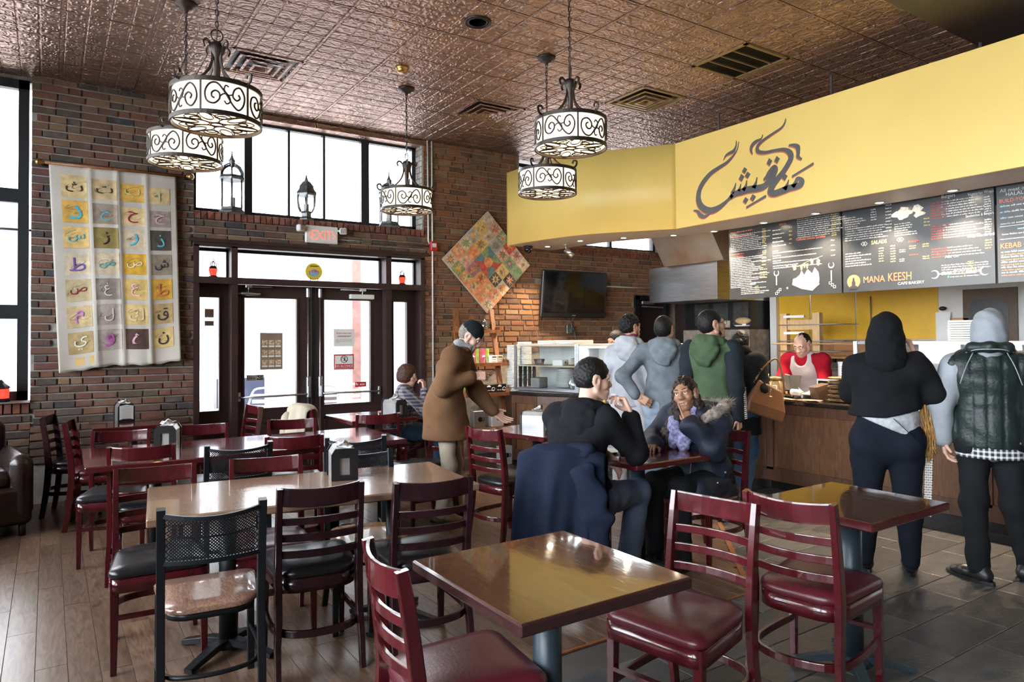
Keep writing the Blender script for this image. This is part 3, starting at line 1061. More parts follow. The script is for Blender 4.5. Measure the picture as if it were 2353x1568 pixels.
def make_ladder(label, seat_m, wood='cherry', group=None):
 t = thing('ladder_back_chair', label, 'chair', group=group)
 wd = M[wood]
 smooth_angle(loft([(.95, .432), (1.0, .440), (1.015, .452), (1.0, .466), (.93, .478), (.7, .486), (.3, .489)], OUT).build('seat', M[seat_m], t), 60)
 MB().add(*_ring(OUT, .372, .434, .0, .018)).build('apron', wd, t)
 for s in (-1, 1):
  zs = [0, .06, .15, .25, .36, .45, .55, .66, .78, .862]
  m = MB().sweep([(s * (.182 + (.006 if z < .2 else 0)), back_y(z), z) for z in zs], rrect(.030, .046), up=(0, -1, 0), smooth=False,
      scales=[.8, .85, .92, 1, 1.05, 1.05, 1, .95, .9, .82])
  m.build('rear_post', wd, t)
  MB().sweep([(s * .190, .188, 0), (s * .188, .184, .2), (s * .186, .180, .435)], rrect(.034, .034), up=(0, -1, 0), smooth=False, scales=[.78, .95, 1.12]).build('front_leg', wd, t)
 for zc, h in ((.812, .082), (.708, .032), (.632, .032), (.556, .032)):
  pts = [(x, back_y(zc) - .006 - .036 * (1 - (x / .178) ** 2), zc + (.010 * (x / .178) ** 2 if h > .05 else 0)) for x in [-.178 + .0356 * i for i in range(11)]]
  MB().sweep(pts, rrect(.013, h), up=Z_, smooth=False).build('slat', wd, t)
 hoop = [(-.186, .18, .205), (-.196, .02, .205), (-.192, -.14, .205), (-.15, -.225, .205), (-.08, -.262, .205), (0, -.272, .205), (.08, -.262, .205), (.15, -.225, .205), (.192, -.14, .205), (.196, .02, .205), (.186, .18, .205)]
 MB().sweep(smooth_path(hoop, 3), rrect(.015, .032), up=Z_, smooth=False).build('hoop_stretcher', wd, t)
 MB().bar((-.186, .186, .255), (.186, .186, .255), .03, .016, up=Z_).build('front_stretcher', wd, t)
 return t
def _ring(outl, z0, z1, inset, th):
 k = len(outl)
 sc = lambda p, d: (p[0] * (1 - d / .2), p[1] * (1 - d / .2))
 A = [sc(p, inset) for p in outl]
 B = [sc(p, inset + th) for p in outl]
 vs = [(x, y, z0) for x, y in A] + [(x, y, z1) for x, y in A] + [(x, y, z1) for x, y in B] + [(x, y, z0) for x, y in B]
 fs = []
 for i in range(k):
  q = (i + 1) % k
  for r in range(4):
   s = (r + 1) % 4
   fs.append((r * k + i, r * k + q, s * k + q, s * k + i))
 return vs, fs, True
def make_mesh_chair(label, seat='plywood_seat'):
 t = thing('mesh_back_chair', label, 'chair')
 bk = M['metal_black']
 smooth_angle(loft([(.96, .430), (1.0, .436), (1.0, .450), (.97, .456), (.5, .455)], OUT).build('seat', M[seat], t), 50)
 for s in (-1, 1):
  zs = [0, .1, .22, .34, .44, .56, .68, .80, .872]
  MB().sweep([(s * (.186 + (.01 if z < .1 else 0)), back_y(z) - .004, z) for z in zs], rrect(.032, .034), up=(0, -1, 0), smooth=False).build('rear_post', bk, t)
  MB().sweep([(s * .192, .19, 0), (s * .19, .182, .43)], rrect(.03, .03), up=(0, -1, 0), smooth=False).build('front_leg', bk, t)
 P = lambda x, z: (x, back_y(z) - .012 - .042 * (1 - (x / .178) ** 2), z - (.018 * (1 - (x / .178) ** 2) if z > .75 else 0))
 z0, z1, w = .655, .845, .176
 m = MB()
 for z in (z0, z1):
  m.sweep([P(-w + w * i / 5, z) for i in range(11)], rrect(.016, .018), up=Z_, smooth=False)
 m.build('back_rail', bk, t)
 m = MB()
 step = .0125
 n = int((2 * w + (z1 - z0)) / step)
 for d in (1, -1):
  for i in range(n):
   pts = []
   for q in range(9):
    z = z0 + (z1 - z0) * q / 8
    x = -w - (z1 - z0) + i * step + (z - z0) if d > 0 else w + (z1 - z0) - i * step - (z - z0)
    if -w <= x <= w:
     pts.append(P(x, z))
   if len(pts) > 1:
    m.sweep(pts, [(-.0022, -.0008), (.0022, -.0008), (.0022, .0008), (-.0022, .0008)], up=(0, 1, 0), caps=False, smooth=False)
 m.build('mesh_panel', bk, t)
 hoop = [(-.188, .18, .205), (-.196, .02, .205), (-.192, -.14, .205), (-.15, -.225, .205), (-.08, -.256, .205), (0, -.266, .205), (.08, -.256, .205), (.15, -.225, .205), (.192, -.14, .205), (.196, .02, .205), (.188, .18, .205)]
 MB().tube(smooth_path(hoop, 3), .010, 8).build('hoop_stretcher', bk, t)
 m = MB()
 m.add(*_ring(OUT, .405, .432, .012, .02))
 m.build('seat_frame', bk, t)
 return t
_proto = {}
def chair(kind, x, y, rz, label, seat='vinyl_black', wood='cherry'):
 key = (kind, seat, wood)
 if key not in _proto:
  o = make_ladder(label, seat, wood) if kind == 'ladder' else make_mesh_chair(label, seat)
  o.location = (x, y, .001)
  o.rotation_euler = (0, 0, R(rz))
  _proto[key] = o
  o['group'] = 'ladder back chairs around the tables' if kind == 'ladder' else 'black mesh back chairs around the tables'
  return o
 return dup(_proto[key], (x, y, .001), R(rz), label)
chair('mesh', .577, 3.235, -6.5, 'black metal chair with mesh back and marbled plywood seat, nearest the camera', 'plywood_seat')
chair('ladder', 1.066, 3.39, -6.8, 'dark ladder back chair with black seat, middle of the tan table near side', wood='cherry_shaded')
chair('ladder', 1.543, 3.197, -8.1, 'dark ladder back chair beside the front glossy table, right end of the tan table', wood='cherry_shaded')
chair('ladder', .455, 3.85, 176, 'red chair facing the camera at the tan table left end, seat sticking out')
chair('ladder', 1.115, 1.985, -97, 'red chair seen from its side in the foreground, left of the glossy table', seat='vinyl_red')
chair('ladder', 2.03, 1.90, 100.7, 'glossy red chair with burgundy seat right of the front glossy table', seat='vinyl_red')
chair('ladder', 2.778, 1.816, -80, 'red chair with burgundy seat pushed towards the right table with blue post', seat='vinyl_red')
chair('ladder', .55, 5.21, -13, 'red chair with black seat, left end of the long red table near side')
chair('mesh', 1.02, 4.88, -4, 'black mesh back chair at the middle of the long red table near side', seat='vinyl_black')
chair('ladder', .985, 3.80, 171, 'red chair facing the camera, behind the tan table left of its dispenser', seat='vinyl_red')
chair('ladder', 1.487, 5.10, -16, 'dark red chair right of the mesh chair, long red table near side')
chair('ladder', .40, 5.66, 168, 'red chair at the far side of the long red table, left end')
chair('ladder', .97, 5.70, 171, 'red chair at the far side of the long red table, right of the dispenser')
chair('ladder', 1.63, 5.62, 166, 'red chair at the far side of the long red table, before the left door')
chair('ladder', .25, 7.37, -104, 'almost black ladder back chair against the brick wall in the left corner', wood='cherry_shaded')
chair('ladder', .395, 6.77, -100, 'red ladder back chair with bright curved slats seen edge on below the quilt', seat='vinyl_red')
chair('ladder', 2.93, 4.47, -80, 'bright red ladder back chair under the outstretched hand of the man in the brown jacket')
chair('ladder', 2.50, 6.06, -16, 'red ladder back chair in front of the small table of the woman in plaid')
chair('ladder', 2.30, 6.78, -78, 'red ladder back chair by the door with a beige coat over it')
chair('ladder', 3.80, 3.33, 92, 'red ladder back chair under the woman in the navy parka')
chair('mesh', 1.80, 4.74, -18, 'black mesh back chair at the right end of the long red table near side', seat='vinyl_black')
chair('mesh', 1.46, 3.66, 168, 'black mesh chair with pale plywood seat, behind the tan table right of the dispenser', seat='plywood_light')
chair('ladder', 2.63, 3.31, -48, 'ladder back chair under the man in the black hoodie, hidden by a navy coat')
chair('ladder', 1.47, 7.25, 98, 'red ladder back chair standing by the narrow window left of the doors')
chair('ladder', 2.62, 5.36, 95, 'red chair with black cushion at the right end of the long red table')
chair('ladder', 3.12, 6.80, 118, 'red chair under the woman in plaid by the right door')
# --- tables
def table(x, y, w, d, rz, label, top, edge, posts, post_m='metal_black', pr=.038, h=.765, th=.036, cross=.26):
 t = thing('dining_table', label, 'table', (x, y, 0), R(rz), 'restaurant tables')
 MB().cbox((0, 0, h - th / 2 + .0005), (w - .012, d - .012, th), .002).build('tabletop', M[top], t)
 m = MB()
 e = .012
 for (a, b, c, dd) in ((0, d / 2 - e, w, 2 * e), (0, -d / 2 + e, w, 2 * e)):
  m.cbox((a, b, h - th / 2 - .001), (c, dd, th), .005)
 for s in (-1, 1):
  m.cbox((s * (w / 2 - e), 0, h - th / 2 - .001), (2 * e, d - .03, th), .005)
 m.build('edge_band', M[edge], t)
 for (px, py) in posts:
  MB().cyl((px, py, .05), pr, h - th - .055, 24).build('post', M[post_m], t)
  MB().lathe([(.11, h - th - .012), (.11, h - th - .002), (.04, h - th - .03)][:2], (px, py, 0), 20).build('top_plate', M[post_m], t)
  m = MB()
  for a in range(4):
   an = a * math.pi / 2 + math.pi / 4
   q = Vector((math.cos(an), math.sin(an), 0))
   pts = [Vector((px, py, .055)) + q * .02, Vector((px, py, .05)) + q * .1, Vector((px, py, .028)) + q * (cross * .8), Vector((px, py, .016)) + q * cross]
   m.sweep(pts, rrect(.055, .032), up=Z_, smooth=False, scales=[1.1, 1, .85, .8])
  m.cyl((px, py, .03), pr * 1.7, .035, 20, pr * 1.15)
  m.build('cross_base', M[post_m], t)
 return t
table(1.365, 1.862, .655, .66, 0, 'dark brown glossy square table in the foreground mirroring the yellow band', 'table_brown', 'table_edge', [(0, 0)], 'post_blue', .048)
table(3.07, 1.835, .64, .575, 0, 'square dark red table on a grey blue post at the right foreground', 'table_brown', 'table_red', [(0, 0)], 'post_blue', .052)
table(1.155, 3.60, 1.545, .735, -6.5, 'long light tan wood grain table with a black napkin dispenser on it', 'table_tan', 'table_tan', [(-.42, 0), (.42, 0)], 'metal_black', .04)
table(1.23, 5.31, 2.08, .88, -1.0, 'long glossy red brown table in the second row, before the doors', 'table_red', 'table_red', [(-.62, 0), (.62, 0)], 'metal_black', .04)
table(.66, 7.40, .68, .76, 0, 'small red table against the brick wall under the quilt', 'table_red', 'table_red', [(0, 0)], 'metal_black', .038)
table(3.225, 3.385, .655, .68, 0, 'red square table with two pink drinks between the seated couple', 'table_red', 'table_red', [(0, 0)], 'post_blue', .05)
table(3.36, 4.70, .62, .70, 12, 'red square table with crumpled napkins beside the man in the brown jacket', 'table_red', 'table_red', [(0, 0)], 'metal_black', .04)
table(2.66, 6.55, .66, .74, 0, 'small red table of the woman in plaid by the doors', 'table_red', 'table_red', [(0, 0)], 'post_blue', .04)
# --- napkin dispensers
def dispenser(x, y, rz, label, card=False, z=.766, napkin=True):
 t = thing('napkin_dispenser', label, 'dispenser', (x, y, z), R(rz), 'napkin dispensers on the tables')
 w, h, dp = .125, .165, .185
 side = [(-w / 2, 0), (w / 2, 0), (w / 2, h * .82), (w * .36, h), (-w * .36, h), (-w / 2, h * .82)]
 ax = (X_, Z_, -Y_)
 MB().prism(side, -dp / 2, dp / 2, ax).build('body', M['steel_dull'], t)
 for s in (-1, 1):
  m = MB()
  o = [(a * 1.12, b * 1.05 - .003) for a, b in side]
  i = [(-.026, .028), (.026, .028), (.026, h * .72), (-.026, h * .72)]
  if card:
   m.prism(o, 0, .012, (X_, Z_, -Y_ * s), (0, -s * dp / 2, 0))
  else:
   y0 = s * (dp / 2 + .012)
   yb = s * dp / 2
   vs = [(a, y0, b) for a, b in o] + [(a, y0, b) for a, b in i] + [(a, yb, b) for a, b in o] + [(a, yb - s * .004, b) for a, b in i]
   fs = [(0, 1, 7, 6), (1, 2, 8, 7), (2, 3, 8), (3, 4, 9, 8), (4, 5, 9), (5, 0, 6, 9)]
   fs += [(k, (k + 1) % 6, 10 + (k + 1) % 6, 10 + k) for k in range(6)] + [(6 + k, 6 + (k + 1) % 4, 16 + (k + 1) % 4, 16 + k) for k in range(4)]
   m.add(vs, fs)
  m.build('face_plate', M['black'], t)
  if not card:
   MB().cbox((0, s * (dp / 2 - .004), h * .37), (.054, .004, h * .62), .001).build('napkin_stack', M['paper'], t)
  else:
   m = MB()
   m.prism([(-w * .46, .02), (-w * .2, .03), (w * .2, .03), (w * .46, .02), (w * .47, h * .9), (0, h * .97), (-w * .47, h * .9)], 0, .003, (X_, Z_, -Y_ * s), (0, -s * (dp / 2 + .012), 0))
   cd = m.build('advert_card', M['t_white'], t)
   g = MB()
   r = random.Random(5)
   u = X_ * s
   for k in range(9):
    scribble(g, -.04, h * .74 - k * .012, .08, .005, (u, Z_, -Y_ * s), (0, -s * (dp / 2 + .0155), 0), r)
   scribble(g, -.025, h * .86, .05, .008, (u, Z_, -Y_ * s), (0, -s * (dp / 2 + .0155), 0), r)
   g.build('print', M['soffit_grey'], cd)
 if napkin:
  r = random.Random(int(x * 100))
  m = MB()
  m.grid(lambda a, b: (-.045 + .09 * a + .01 * math.sin(9 * b), -.02 + .03 * math.sin(5 * a + 3 * b), h + .0 + .045 * b * (1 - .5 * abs(2 * a - 1)) + .006 * math.sin(14 * a)), 10, 7)
  o = m.build('paper_napkin', M['paper'], t)
  o.modifiers.new('thickness', 'SOLIDIFY').thickness = .001
 return t
dispenser(1.345, 3.72, -12, 'black napkin dispenser with a window on the long tan table')
dispenser(.70, 5.42, -18, 'black napkin dispenser on the long red table before the brick wall')
dispenser(.60, 7.55, 6, 'napkin dispenser with white card on the small table under the quilt', True)
dispenser(3.27, 4.60, 35, 'napkin dispenser with white card beside the back of the black hoodie', True)
dispenser(2.80, 6.30, 20, 'silver sided napkin dispenser in front of the woman in plaid', False)
def crumple(name, label, c, r, seed, m='paper'):
 rr = random.Random(seed)
 mb = MB()
 ph = [rr.uniform(0, 6) for _ in range(8)]
 def fn(a, b):
  t, p = a * 2 * math.pi, b * math.pi
  k = r * (1 + .22 * math.sin(3 * t + ph[0]) * math.sin(2 * p) + .18 * math.sin(5 * t + ph[1] + 4 * p) + .1 * math.sin(9 * p + ph[2] + 2 * t))
  return (k * math.sin(p) * math.cos(t) * 1.3, k * math.sin(p) * math.sin(t), k * .55 * (1 - math.cos(p)) * .8)
 mb.grid(fn, 20, 11, False, closed_u=True)
 o = mb.build(name, M[m], None, c)
 return tag(o, label, 'napkin')
crumple('crumpled_napkin', 'crumpled white napkin on the table beside the man in the brown jacket', (3.33, 4.76, .766), .06, 4)
def cup(x, y, label, fill, straw_tilt):
 t = thing('drink_cup', label, 'cup', (x, y, .766), 0, 'iced drinks on the red table')
 m = MB().lathe([(.030, 0), (.031, .002), (.045, .12), (.047, .122), (.047, .126), (.044, .124), (.0295, .004)], n=24)
 m.build('cup_wall', M['cup_clear'], t)
 MB().lathe([(.029, .003), (.029 + .0145 * fill / .12, fill), (0, fill)], n=24).build('drink', M['drink_pink'], t)
 MB().tube([(0.01, 0, .01), (.01 + straw_tilt, .01, .215)], .0035, 8).build('straw', M['white_plastic'], t)
M['cup_clear'] = glass_mat('cup_clear', (.93, .90, .92), .10, .08)
M['drink_pink'] = mat('drink_pink', (.75, .42, .40), .3, var=.1)
cup(3.03, 3.30, 'clear plastic cup half full of pink drink with straw, the farther of two', .07, -.006)
cup(3.06, 3.20, 'clear plastic cup almost empty with straw, the nearer of two', .025, .018)
t = thing('paper_tray', 'white paper plate with scraps behind the two pink drinks', 'plate', (3.05, 3.50, .766))
MB().lathe([(.0, .002), (.07, .002), (.10, .014), (.103, .014), (.072, 0), (0, 0)], n=24).build('plate', M['paper'], t)
t = thing('salad_plate', 'red plate with green salad in front of the woman in plaid', 'plate', (2.90, 6.62, .766))
MB().lathe([(0, .004), (.08, .004), (.12, .022), (.122, .02), (.08, 0), (0, 0)], n=24).build('plate', M['red'], t)
M['salad'] = mat('salad', (.18, .42, .08), .5, var=.5, scale=60)
m = MB()
rr = random.Random(2)
for k in range(26):
 a = rr.uniform(0, 6.28)
 q = rr.uniform(0, .07)
 m.ball((q * math.cos(a), q * math.sin(a), .02 + rr.uniform(0, .05)), (.022, .016, .012), 4)
m.build('salad', M['salad'], t)['kind'] = 'stuff'
t = thing('leather_armchair', 'dark brown leather armchair cut off by the left edge of the picture', 'armchair', (-.50, 7.02, 0), R(10))
L = M['leather']
def cushion(name, c, d, ch, parent, m=L):
 o = MB().cbox(c, d, ch).build(name, m, parent)
 b = o.modifiers.new('round', 'BEVEL')
 b.width = ch * .8
 b.segments = 3
 smooth_angle(o, 60)
 return o
cushion('base', (-.05, 0, .24), (.78, .80, .30), .03, t)
cushion('seat_cushion', (-.05, -.06, .44), (.56, .62, .16), .05, t)
cushion('backrest', (-.05, .34, .56), (.62, .20, .64), .07, t)
cushion('armrest', (.27, -.02, .38), (.17, .78, .52), .06, t)
cushion('armrest', (-.37, -.02, .38), (.17, .78, .52), .06, t)
for sx in (-.38, .28):
 for sy in (-.34, .34):
  MB().cyl((sx, sy, 0), .025, .095, 12).build('foot', M['black'], t)
# --- pendant lamps
RD = .255
S1 = [(.26, .40), (.20, .45), (.20, .58), (.28, .66), (.36, .58), (.36, .38), (.24, .22), (.09, .30), (.05, .60), (.15, .88), (.32, .92), (.50, .60), (.66, .24), (.80, .10), (.92, .30), (.95, .62), (.84, .88), (.71, .80), (.66, .55), (.75, .42), (.83, .52), (.79, .64)]
S2 = [(.36, .45), (.46, .58), (.57, .52), (.60, .34), (.52, .24), (.47, .34)]
S3 = [(.66, .60), (.56, .56), (.47, .72), (.50, .88), (.57, .84)]
def pendant(x, y, z, label, first=None, rz=0.):
 if first:
  o = dup(first, (x, y, z), rz, label)
 else:
  t = thing('pendant_lamp', label, 'lamp', (x, y, z), rz, 'wrought iron drum pendants')
  ir = M['iron']
  for zz, nm in ((.095, 'top_ring'), (-.095, 'bottom_ring')):
   MB().sweep([(RD * math.cos(a), RD * math.sin(a), zz) for a in [2 * math.pi * i / 48 for i in range(48)]], rrect(.010, .026), closed=True, up=Z_, smooth=False).build(nm, ir, t)
  MB().grid(lambda a, b: ((RD - .012) * math.cos(2 * math.pi * a), (RD - .012) * math.sin(2 * math.pi * a), -.088 + .176 * b), 48, 2, True, closed_u=True).build('shade', M['shade'], t)
  m = MB()
  for p in range(6):
   a0 = p * math.pi / 3
   m.box((RD * math.cos(a0), RD * math.sin(a0), 0), (.008, .010, .19), a0)
   for c, w in ((S1, .0058), (S2, .0046), (S3, .0046)):
    pts = []
    for (u, v) in smooth_path(c, 4):
     if p % 2:
      v = 1 - v
     a = a0 + (.04 + .92 * u) * math.pi / 3
     pts.append((RD * math.cos(a), RD * math.sin(a), -.083 + .166 * v))
    m.tube(pts, w, 5)
  m.build('scrollwork', ir, t)
  m = MB()
  for p in range(6):
   a0 = p * math.pi / 3
   for r0, r1, w in ((.04, .235, .34), (.10, .24, .2)):
    pts = []
    for i in range(16):
     q = 2 * math.pi * i / 16
     r = (r0 + r1) / 2 + (r1 - r0) / 2 * math.cos(q)
     a = a0 + w * math.sin(q) * .16 / max(r, .06)
     pts.append((r * math.cos(a), r * math.sin(a), -.097))
    m.tube(pts, .004, 4, closed=True)
   a1 = a0 + math.pi / 6
   for s in (-1, 1):
    pts = []
    for i in range(14):
     q = i / 13
     rr = .055 * (1 - q * .8)
     an = s * q * 7
     pts.append((.165 * math.cos(a1) + rr * math.cos(an + a1), .165 * math.sin(a1) + rr * math.sin(an + a1), -.097))
    m.tube(pts, .0038, 4)
  m.tube([(.035 * math.cos(q), .035 * math.sin(q), -.097) for q in [2 * math.pi * i / 12 for i in range(12)]], .005, 4, closed=True)
  m.build('bottom_grille', ir, t)
  m = MB()
  for p in range(4):
   a = p * math.pi / 2 + .5
   c, s = math.cos(a), math.sin(a)
   prof = [(.085, .345), (.095, .375), (.075, .395), (.05, .38), (.032, .33), (.034, .28), (.06, .215), (.115, .155), (.19, .112), (RD, .100), (RD + .03, .115), (RD + .035, .15), (RD + .005, .158), (RD - .005, .135)]
   pts = [(r * c, r * s, zz) for r, zz in smooth_path(prof, 3)]
   m.sweep(pts, rrect(.016, .009), up=None, smooth=False)
  m.build('scroll_arms', ir, t)
  MB().lathe([(.0, .10), (.022, .10), (.018, .16), (.024, .30), (.045, .345), (.05, .37), (.035, .395), (.012, .405), (.0, .41)], n=16).build('finial', ir, t)
  MB().tube([(.034 * math.cos(q), 0, .442 + .036 * math.sin(q)) for q in [2 * math.pi * i / 16 for i in range(16)]], .005, 6, closed=True).build('hook_ring', ir, t)
  m = MB()
  for p in range(3):
   a = p * 2.1
   m.ball((.11 * math.cos(a), .11 * math.sin(a), .0), (.03, .03, .04), 6)
  m.build('bulbs', M['bulb'], t)
  o = t
 top = CEIL - z
 m = MB()
 zz = .475
 k = 0
 while zz < top - .07:
  pts = []
  for i in range(8):
   q = 2 * math.pi * i / 8
   a, b = .010 * math.cos(q), .022 * math.sin(q)
   pts.append((a, 0, zz + b) if k % 2 else (0, a, zz + b))
  m.tube(pts, .0032, 4, closed=True)
  zz += .036
  k += 1
 m.tube([(0, 0, .41), (0.004, .004, top - .05)], .0025, 4)
 m.build('chain', M['iron'], o)
 MB().lathe([(0, top - .075), (.012, top - .07), (.02, top - .05), (.045, top - .04), (.05, top - .026), (.078, top - .016), (.082, top)], n=28).build('canopy', M['iron'], o)
 return o
_p = pendant(.837, 4.454, 2.914, 'large drum pendant nearest the left windows, front one of the left pair')
_chain_kids = [c for c in D.objects if c.parent == _p and c.name.split('.')[0] in ('chain', 'canopy')]
for c in _chain_kids:
 c.parent = None
_spec = ((.842, 5.626, 2.934, 'drum pendant behind and below the large left one, in front of the brick pier'),
   (2.974, 6.361, 2.899, 'small looking drum pendant hanging in front of the right clerestory pane'),
   (3.107, 3.906, 2.974, 'large drum pendant in front of the yellow band, upper one of the right pair'),
   (3.696, 4.981, 2.904, 'drum pendant below the large right one, before the curved yellow sign'))
for k, (x, y, z, l) in enumerate(_spec):
 pendant(x, y, z, l, _p, .4 * k + .3)
for c in _chain_kids:
 c.parent = _p
# --- lanterns and ornaments on the ledges
def lantern(x, y, z, h, r, label, domed):
 t = thing('lantern', label, 'lantern', (x, y, z), .3, 'silver lanterns on the brick ledge')
 pw = M['pewter']
 b = h * .09
 zt = h * .52
 MB().lathe([(r * 1.15, 0), (r * 1.2, .012), (r * 1.0, b * .6), (r * .95, b)] if not domed else [(r * .8, 0), (r * .8, .01), (r * .55, b * .8), (r * .55, b * 1.6), (r * .7, b * 2)], n=6, smooth=False).build('base', pw, t)
 m = MB()
 gl = MB()
 b2 = b if not domed else b * 2
 for i in range(6):
  a = i * math.pi / 3
  c, s = math.cos(a), math.sin(a)
  if domed:
   pts = [(r * q * c, r * q * s, zz) for q, zz in ((.68, b2), (.9, b2 + .05), (1.0, b2 + .12), (1.0, zt + .03))]
  else:
   pts = [(r * .92 * c, r * .92 * s, b), (r * .92 * c, r * .92 * s, zt + .02)]
  m.tube(pts, .009, 5)
 m.build('corner_bars', pw, t)
 gl.lathe([(r * (.66 if domed else .88), b2), (r * (.97 if domed else .88), b2 + .11), (r * (.97 if domed else .88), zt + .02)], n=6, smooth=False).build('glass', M['glass'], t)
 MB().lathe([(r * 1.12, zt), (r * 1.16, zt + .02), (r * 1.0, zt + .045), (r * .95, zt + .05)], n=6, smooth=False).build('collar', pw, t)
 if domed:
  MB().lathe([(r * 1.18, zt + .03), (r * .9, zt + .07), (r * .8, zt + .10), (r * .85, zt + .105), (r * .45, zt + .16), (r * .2, zt + .18), (.012, zt + .20)], n=6, smooth=False).build('roof', pw, t)
 else:
  m = MB()
  for i in range(6):
   a = i * math.pi / 3
   c, s = math.cos(a), math.sin(a)
   m.tube([(r * q * c, r * q * s, zz) for q, zz in ((1.0, zt + .05), (1.0, zt + .09), (.8, zt + .14), (.45, zt + .17), (.2, zt + .185))], .008, 5)
  m.lathe([(.25 * r, zt + .18), (.3 * r, zt + .2), (.3 * r, zt + .22), (.1 * r, zt + .25)], n=6, smooth=False)
  m.build('dome_ribs', pw, t)
  MB().lathe([(r * .96, zt + .05), (r * .97, zt + .09), (r * .76, zt + .14), (r * .42, zt + .17), (0, zt + .18)], n=12).build('dome_glass', M['glass'], t)
 z1 = h * .86
 MB().lathe([(.010, z1 - .10), (.035, z1 - .06), (.012, z1 - .03), (.026, z1 - .01), (.014, z1 + .02), (.008, z1 + .04), (.004, h - .02), (0, h)], n=10).build('finial', pw, t)
 m = MB()
 m.box((0, 0, h - .025), (.034, .006, .008))
 m.box((0, 0, h - .012), (.007, .006, .05))
 m.build('finial_cross', pw, t)
 MB().cyl((0, 0, b2), r * .28, h * .16, 16).build('candle', M['white_plastic'], t)
lantern(1.66, YW + .085, 2.90, .70, .125, 'tall silver lantern with glass dome at the left of the brick ledge', False)
lantern(2.475, YW + .085, 2.90, .54, .108, 'silver lantern with bulging glass and tiered roof in the middle of the brick ledge', True)
lantern(3.50, YW + .085, 2.90, .70, .125, 'tall silver lantern at the right end of the brick ledge behind the pendant', False)
M['red_glass'] = mat('red_glass', (.75, .05, .04), .2, var=.1, emis=((1, .08, .04), .25))
for x, lab in ((1.47, 'small red glass lantern in the left transom window'), (3.67, 'small red glass lantern in the right transom window')):
 t = thing('red_lantern', lab, 'lantern', (x, 8.0, 2.196), .2)
 MB().lathe([(.045, 0), (.05, .01), (.035, .02), (.03, .03), (.036, .09), (.05, .1), (.03, .12), (.034, .123)], n=6, smooth=False).build('frame', M['black'], t)
 MB().lathe([(.035, .022), (.052, .088), (.04, .095)], n=6, smooth=False).build('red_pane', M['red_glass'], t)
 m = MB()
 for i in range(4):
  a = i * math.pi / 2
  m.tube([(.034 * math.cos(a), .034 * math.sin(a), .12), (.03 * math.cos(a), .03 * math.sin(a), .15), (0, 0, .175)], .004, 4)
 m.tube([(.012 * math.cos(q), 0, .187 + .012 * math.sin(q)) for q in [2 * math.pi * i / 8 for i in range(8)]], .003, 4, closed=True)
 m.build('cage_top', M['black'], t)
t = thing('red_lantern', 'red lantern on the sill of the left window, cut by the frame edge', 'lantern', (-.36, 7.86, .976), 0)
MB().lathe([(.07, 0), (.075, .015), (.06, .03), (.062, .12), (.075, .13), (.03, .17), (.01, .2)], n=6, smooth=False).build('frame', M['black'], t)
MB().lathe([(.064, .032), (.066, .118)], n=6, smooth=False).build('red_pane', M['red_glass'], t)
t = thing('souvenir_plate', 'yellow souvenir plate with a painted scene standing above the double doors', 'plate', (2.56, 8.0, 2.215), 0)
M['plate_yellow'] = mat('plate_yellow', (.85, .62, .05), .25)
M['plate_sea'] = mat('plate_sea', (.25, .42, .52), .3, var=.6, scale=50)
M['plate_land'] = mat('plate_land', (.42, .20, .36), .3, var=.5, scale=40)
pl = MB()
disc = [(.098 * math.cos(q), .098 * math.sin(q) + .095) for q in [2 * math.pi * i / 32 for i in range(32)]]
AX = (X_, Z_, -Y_)
MB().prism(disc, 0, .01, AX, (0, .01, 0)).build('dish', M['plate_yellow'], t)
MB().prism([(.062 * math.cos(q), .062 * math.sin(q) * .9 + .09) for q in [math.pi + math.pi * i / 16 for i in range(17)]], 0, .012, AX, (0, .01, 0)).build('sea', M['plate_sea'], t)
MB().prism([(-.06, .085), (.06, .085), (.055, .10), (.03, .115), (0, .122), (-.03, .112), (-.055, .1)], 0, .013, AX, (0, .01, 0)).build('hills', M['plate_land'], t)
text('LEBANON', .021, (0, -.003, .150), X_, Z_, M['black'], 'lettering', t, 'CENTER')
m = MB()
for s in (-1, 1):
 m.tube([(s * .04, .03, -.018), (s * .04, -.01, -.018), (s * .045, -.015, .02)], .004, 5)
m.build('stand', M['iron'], t)
# --- exit signs, conduits, alarm boxes
def exit_sign(x, y, z, w, h, label, arrows, rz=0., lamp=.0):
 t = thing('exit_sign', label, 'sign', (x, y, z), rz)
 b = MB().cbox((0, -.02, 0), (w, .045, h), .008).build('housing', M['white_plastic'], t)
 text('EXIT', h * .78, (0.0 if arrows else w * .08, -.0445, -h * .30), X_, Z_, M['sign_red'], 'lettering', t, 'CENTER', squeeze=.78)
 if arrows:
  for s in (-1, 1):
   m = MB()
   m.stroke([(s * w * .34, .02, .008), (s * w * .43, -.01, .008), (s * w * .34, -.04, .008)], (X_, Z_, -Y_), (0, -.0435, 0), .002)
   m.build('chevron', M['sign_red'], t)
 for s in (-1, 1):
  ax = s * (w / 2 + .06)
  hd = MB().cbox((ax, -.05, h * .28), (.085, .07, .075), .012, mat=Matrix.Rotation(s * -.35, 3, 'Z')).build('lamp_head', M['white_plastic'], t)
  MB().cbox((ax + s * -.015, -.088, h * .28), (.062, .006, .052), .002, mat=Matrix.Rotation(s * -.35, 3, 'Z')).build('lens', M['steel_dull'], hd)
  MB().tube([(s * w * .46, -.03, h * .3), (ax, -.04, h * .28)], .012, 8).build('lamp_arm', M['white_plastic'], t)
 return t
exit_sign(2.61, YW - .02, 2.725, .375, .20, 'white EXIT sign with two arrows and lamp heads above the double doors', True)
exit_sign(8.10, YW - .10, 2.30, .33, .24, 'white EXIT sign above the dark rear door, at the right of the brick wall', False, R(-8))
def cond(name, label, pts, m='white_plastic', r=.011):
 return tag(MB().tube(pts, r, 8).build(name, M[m]), label, 'pipe')
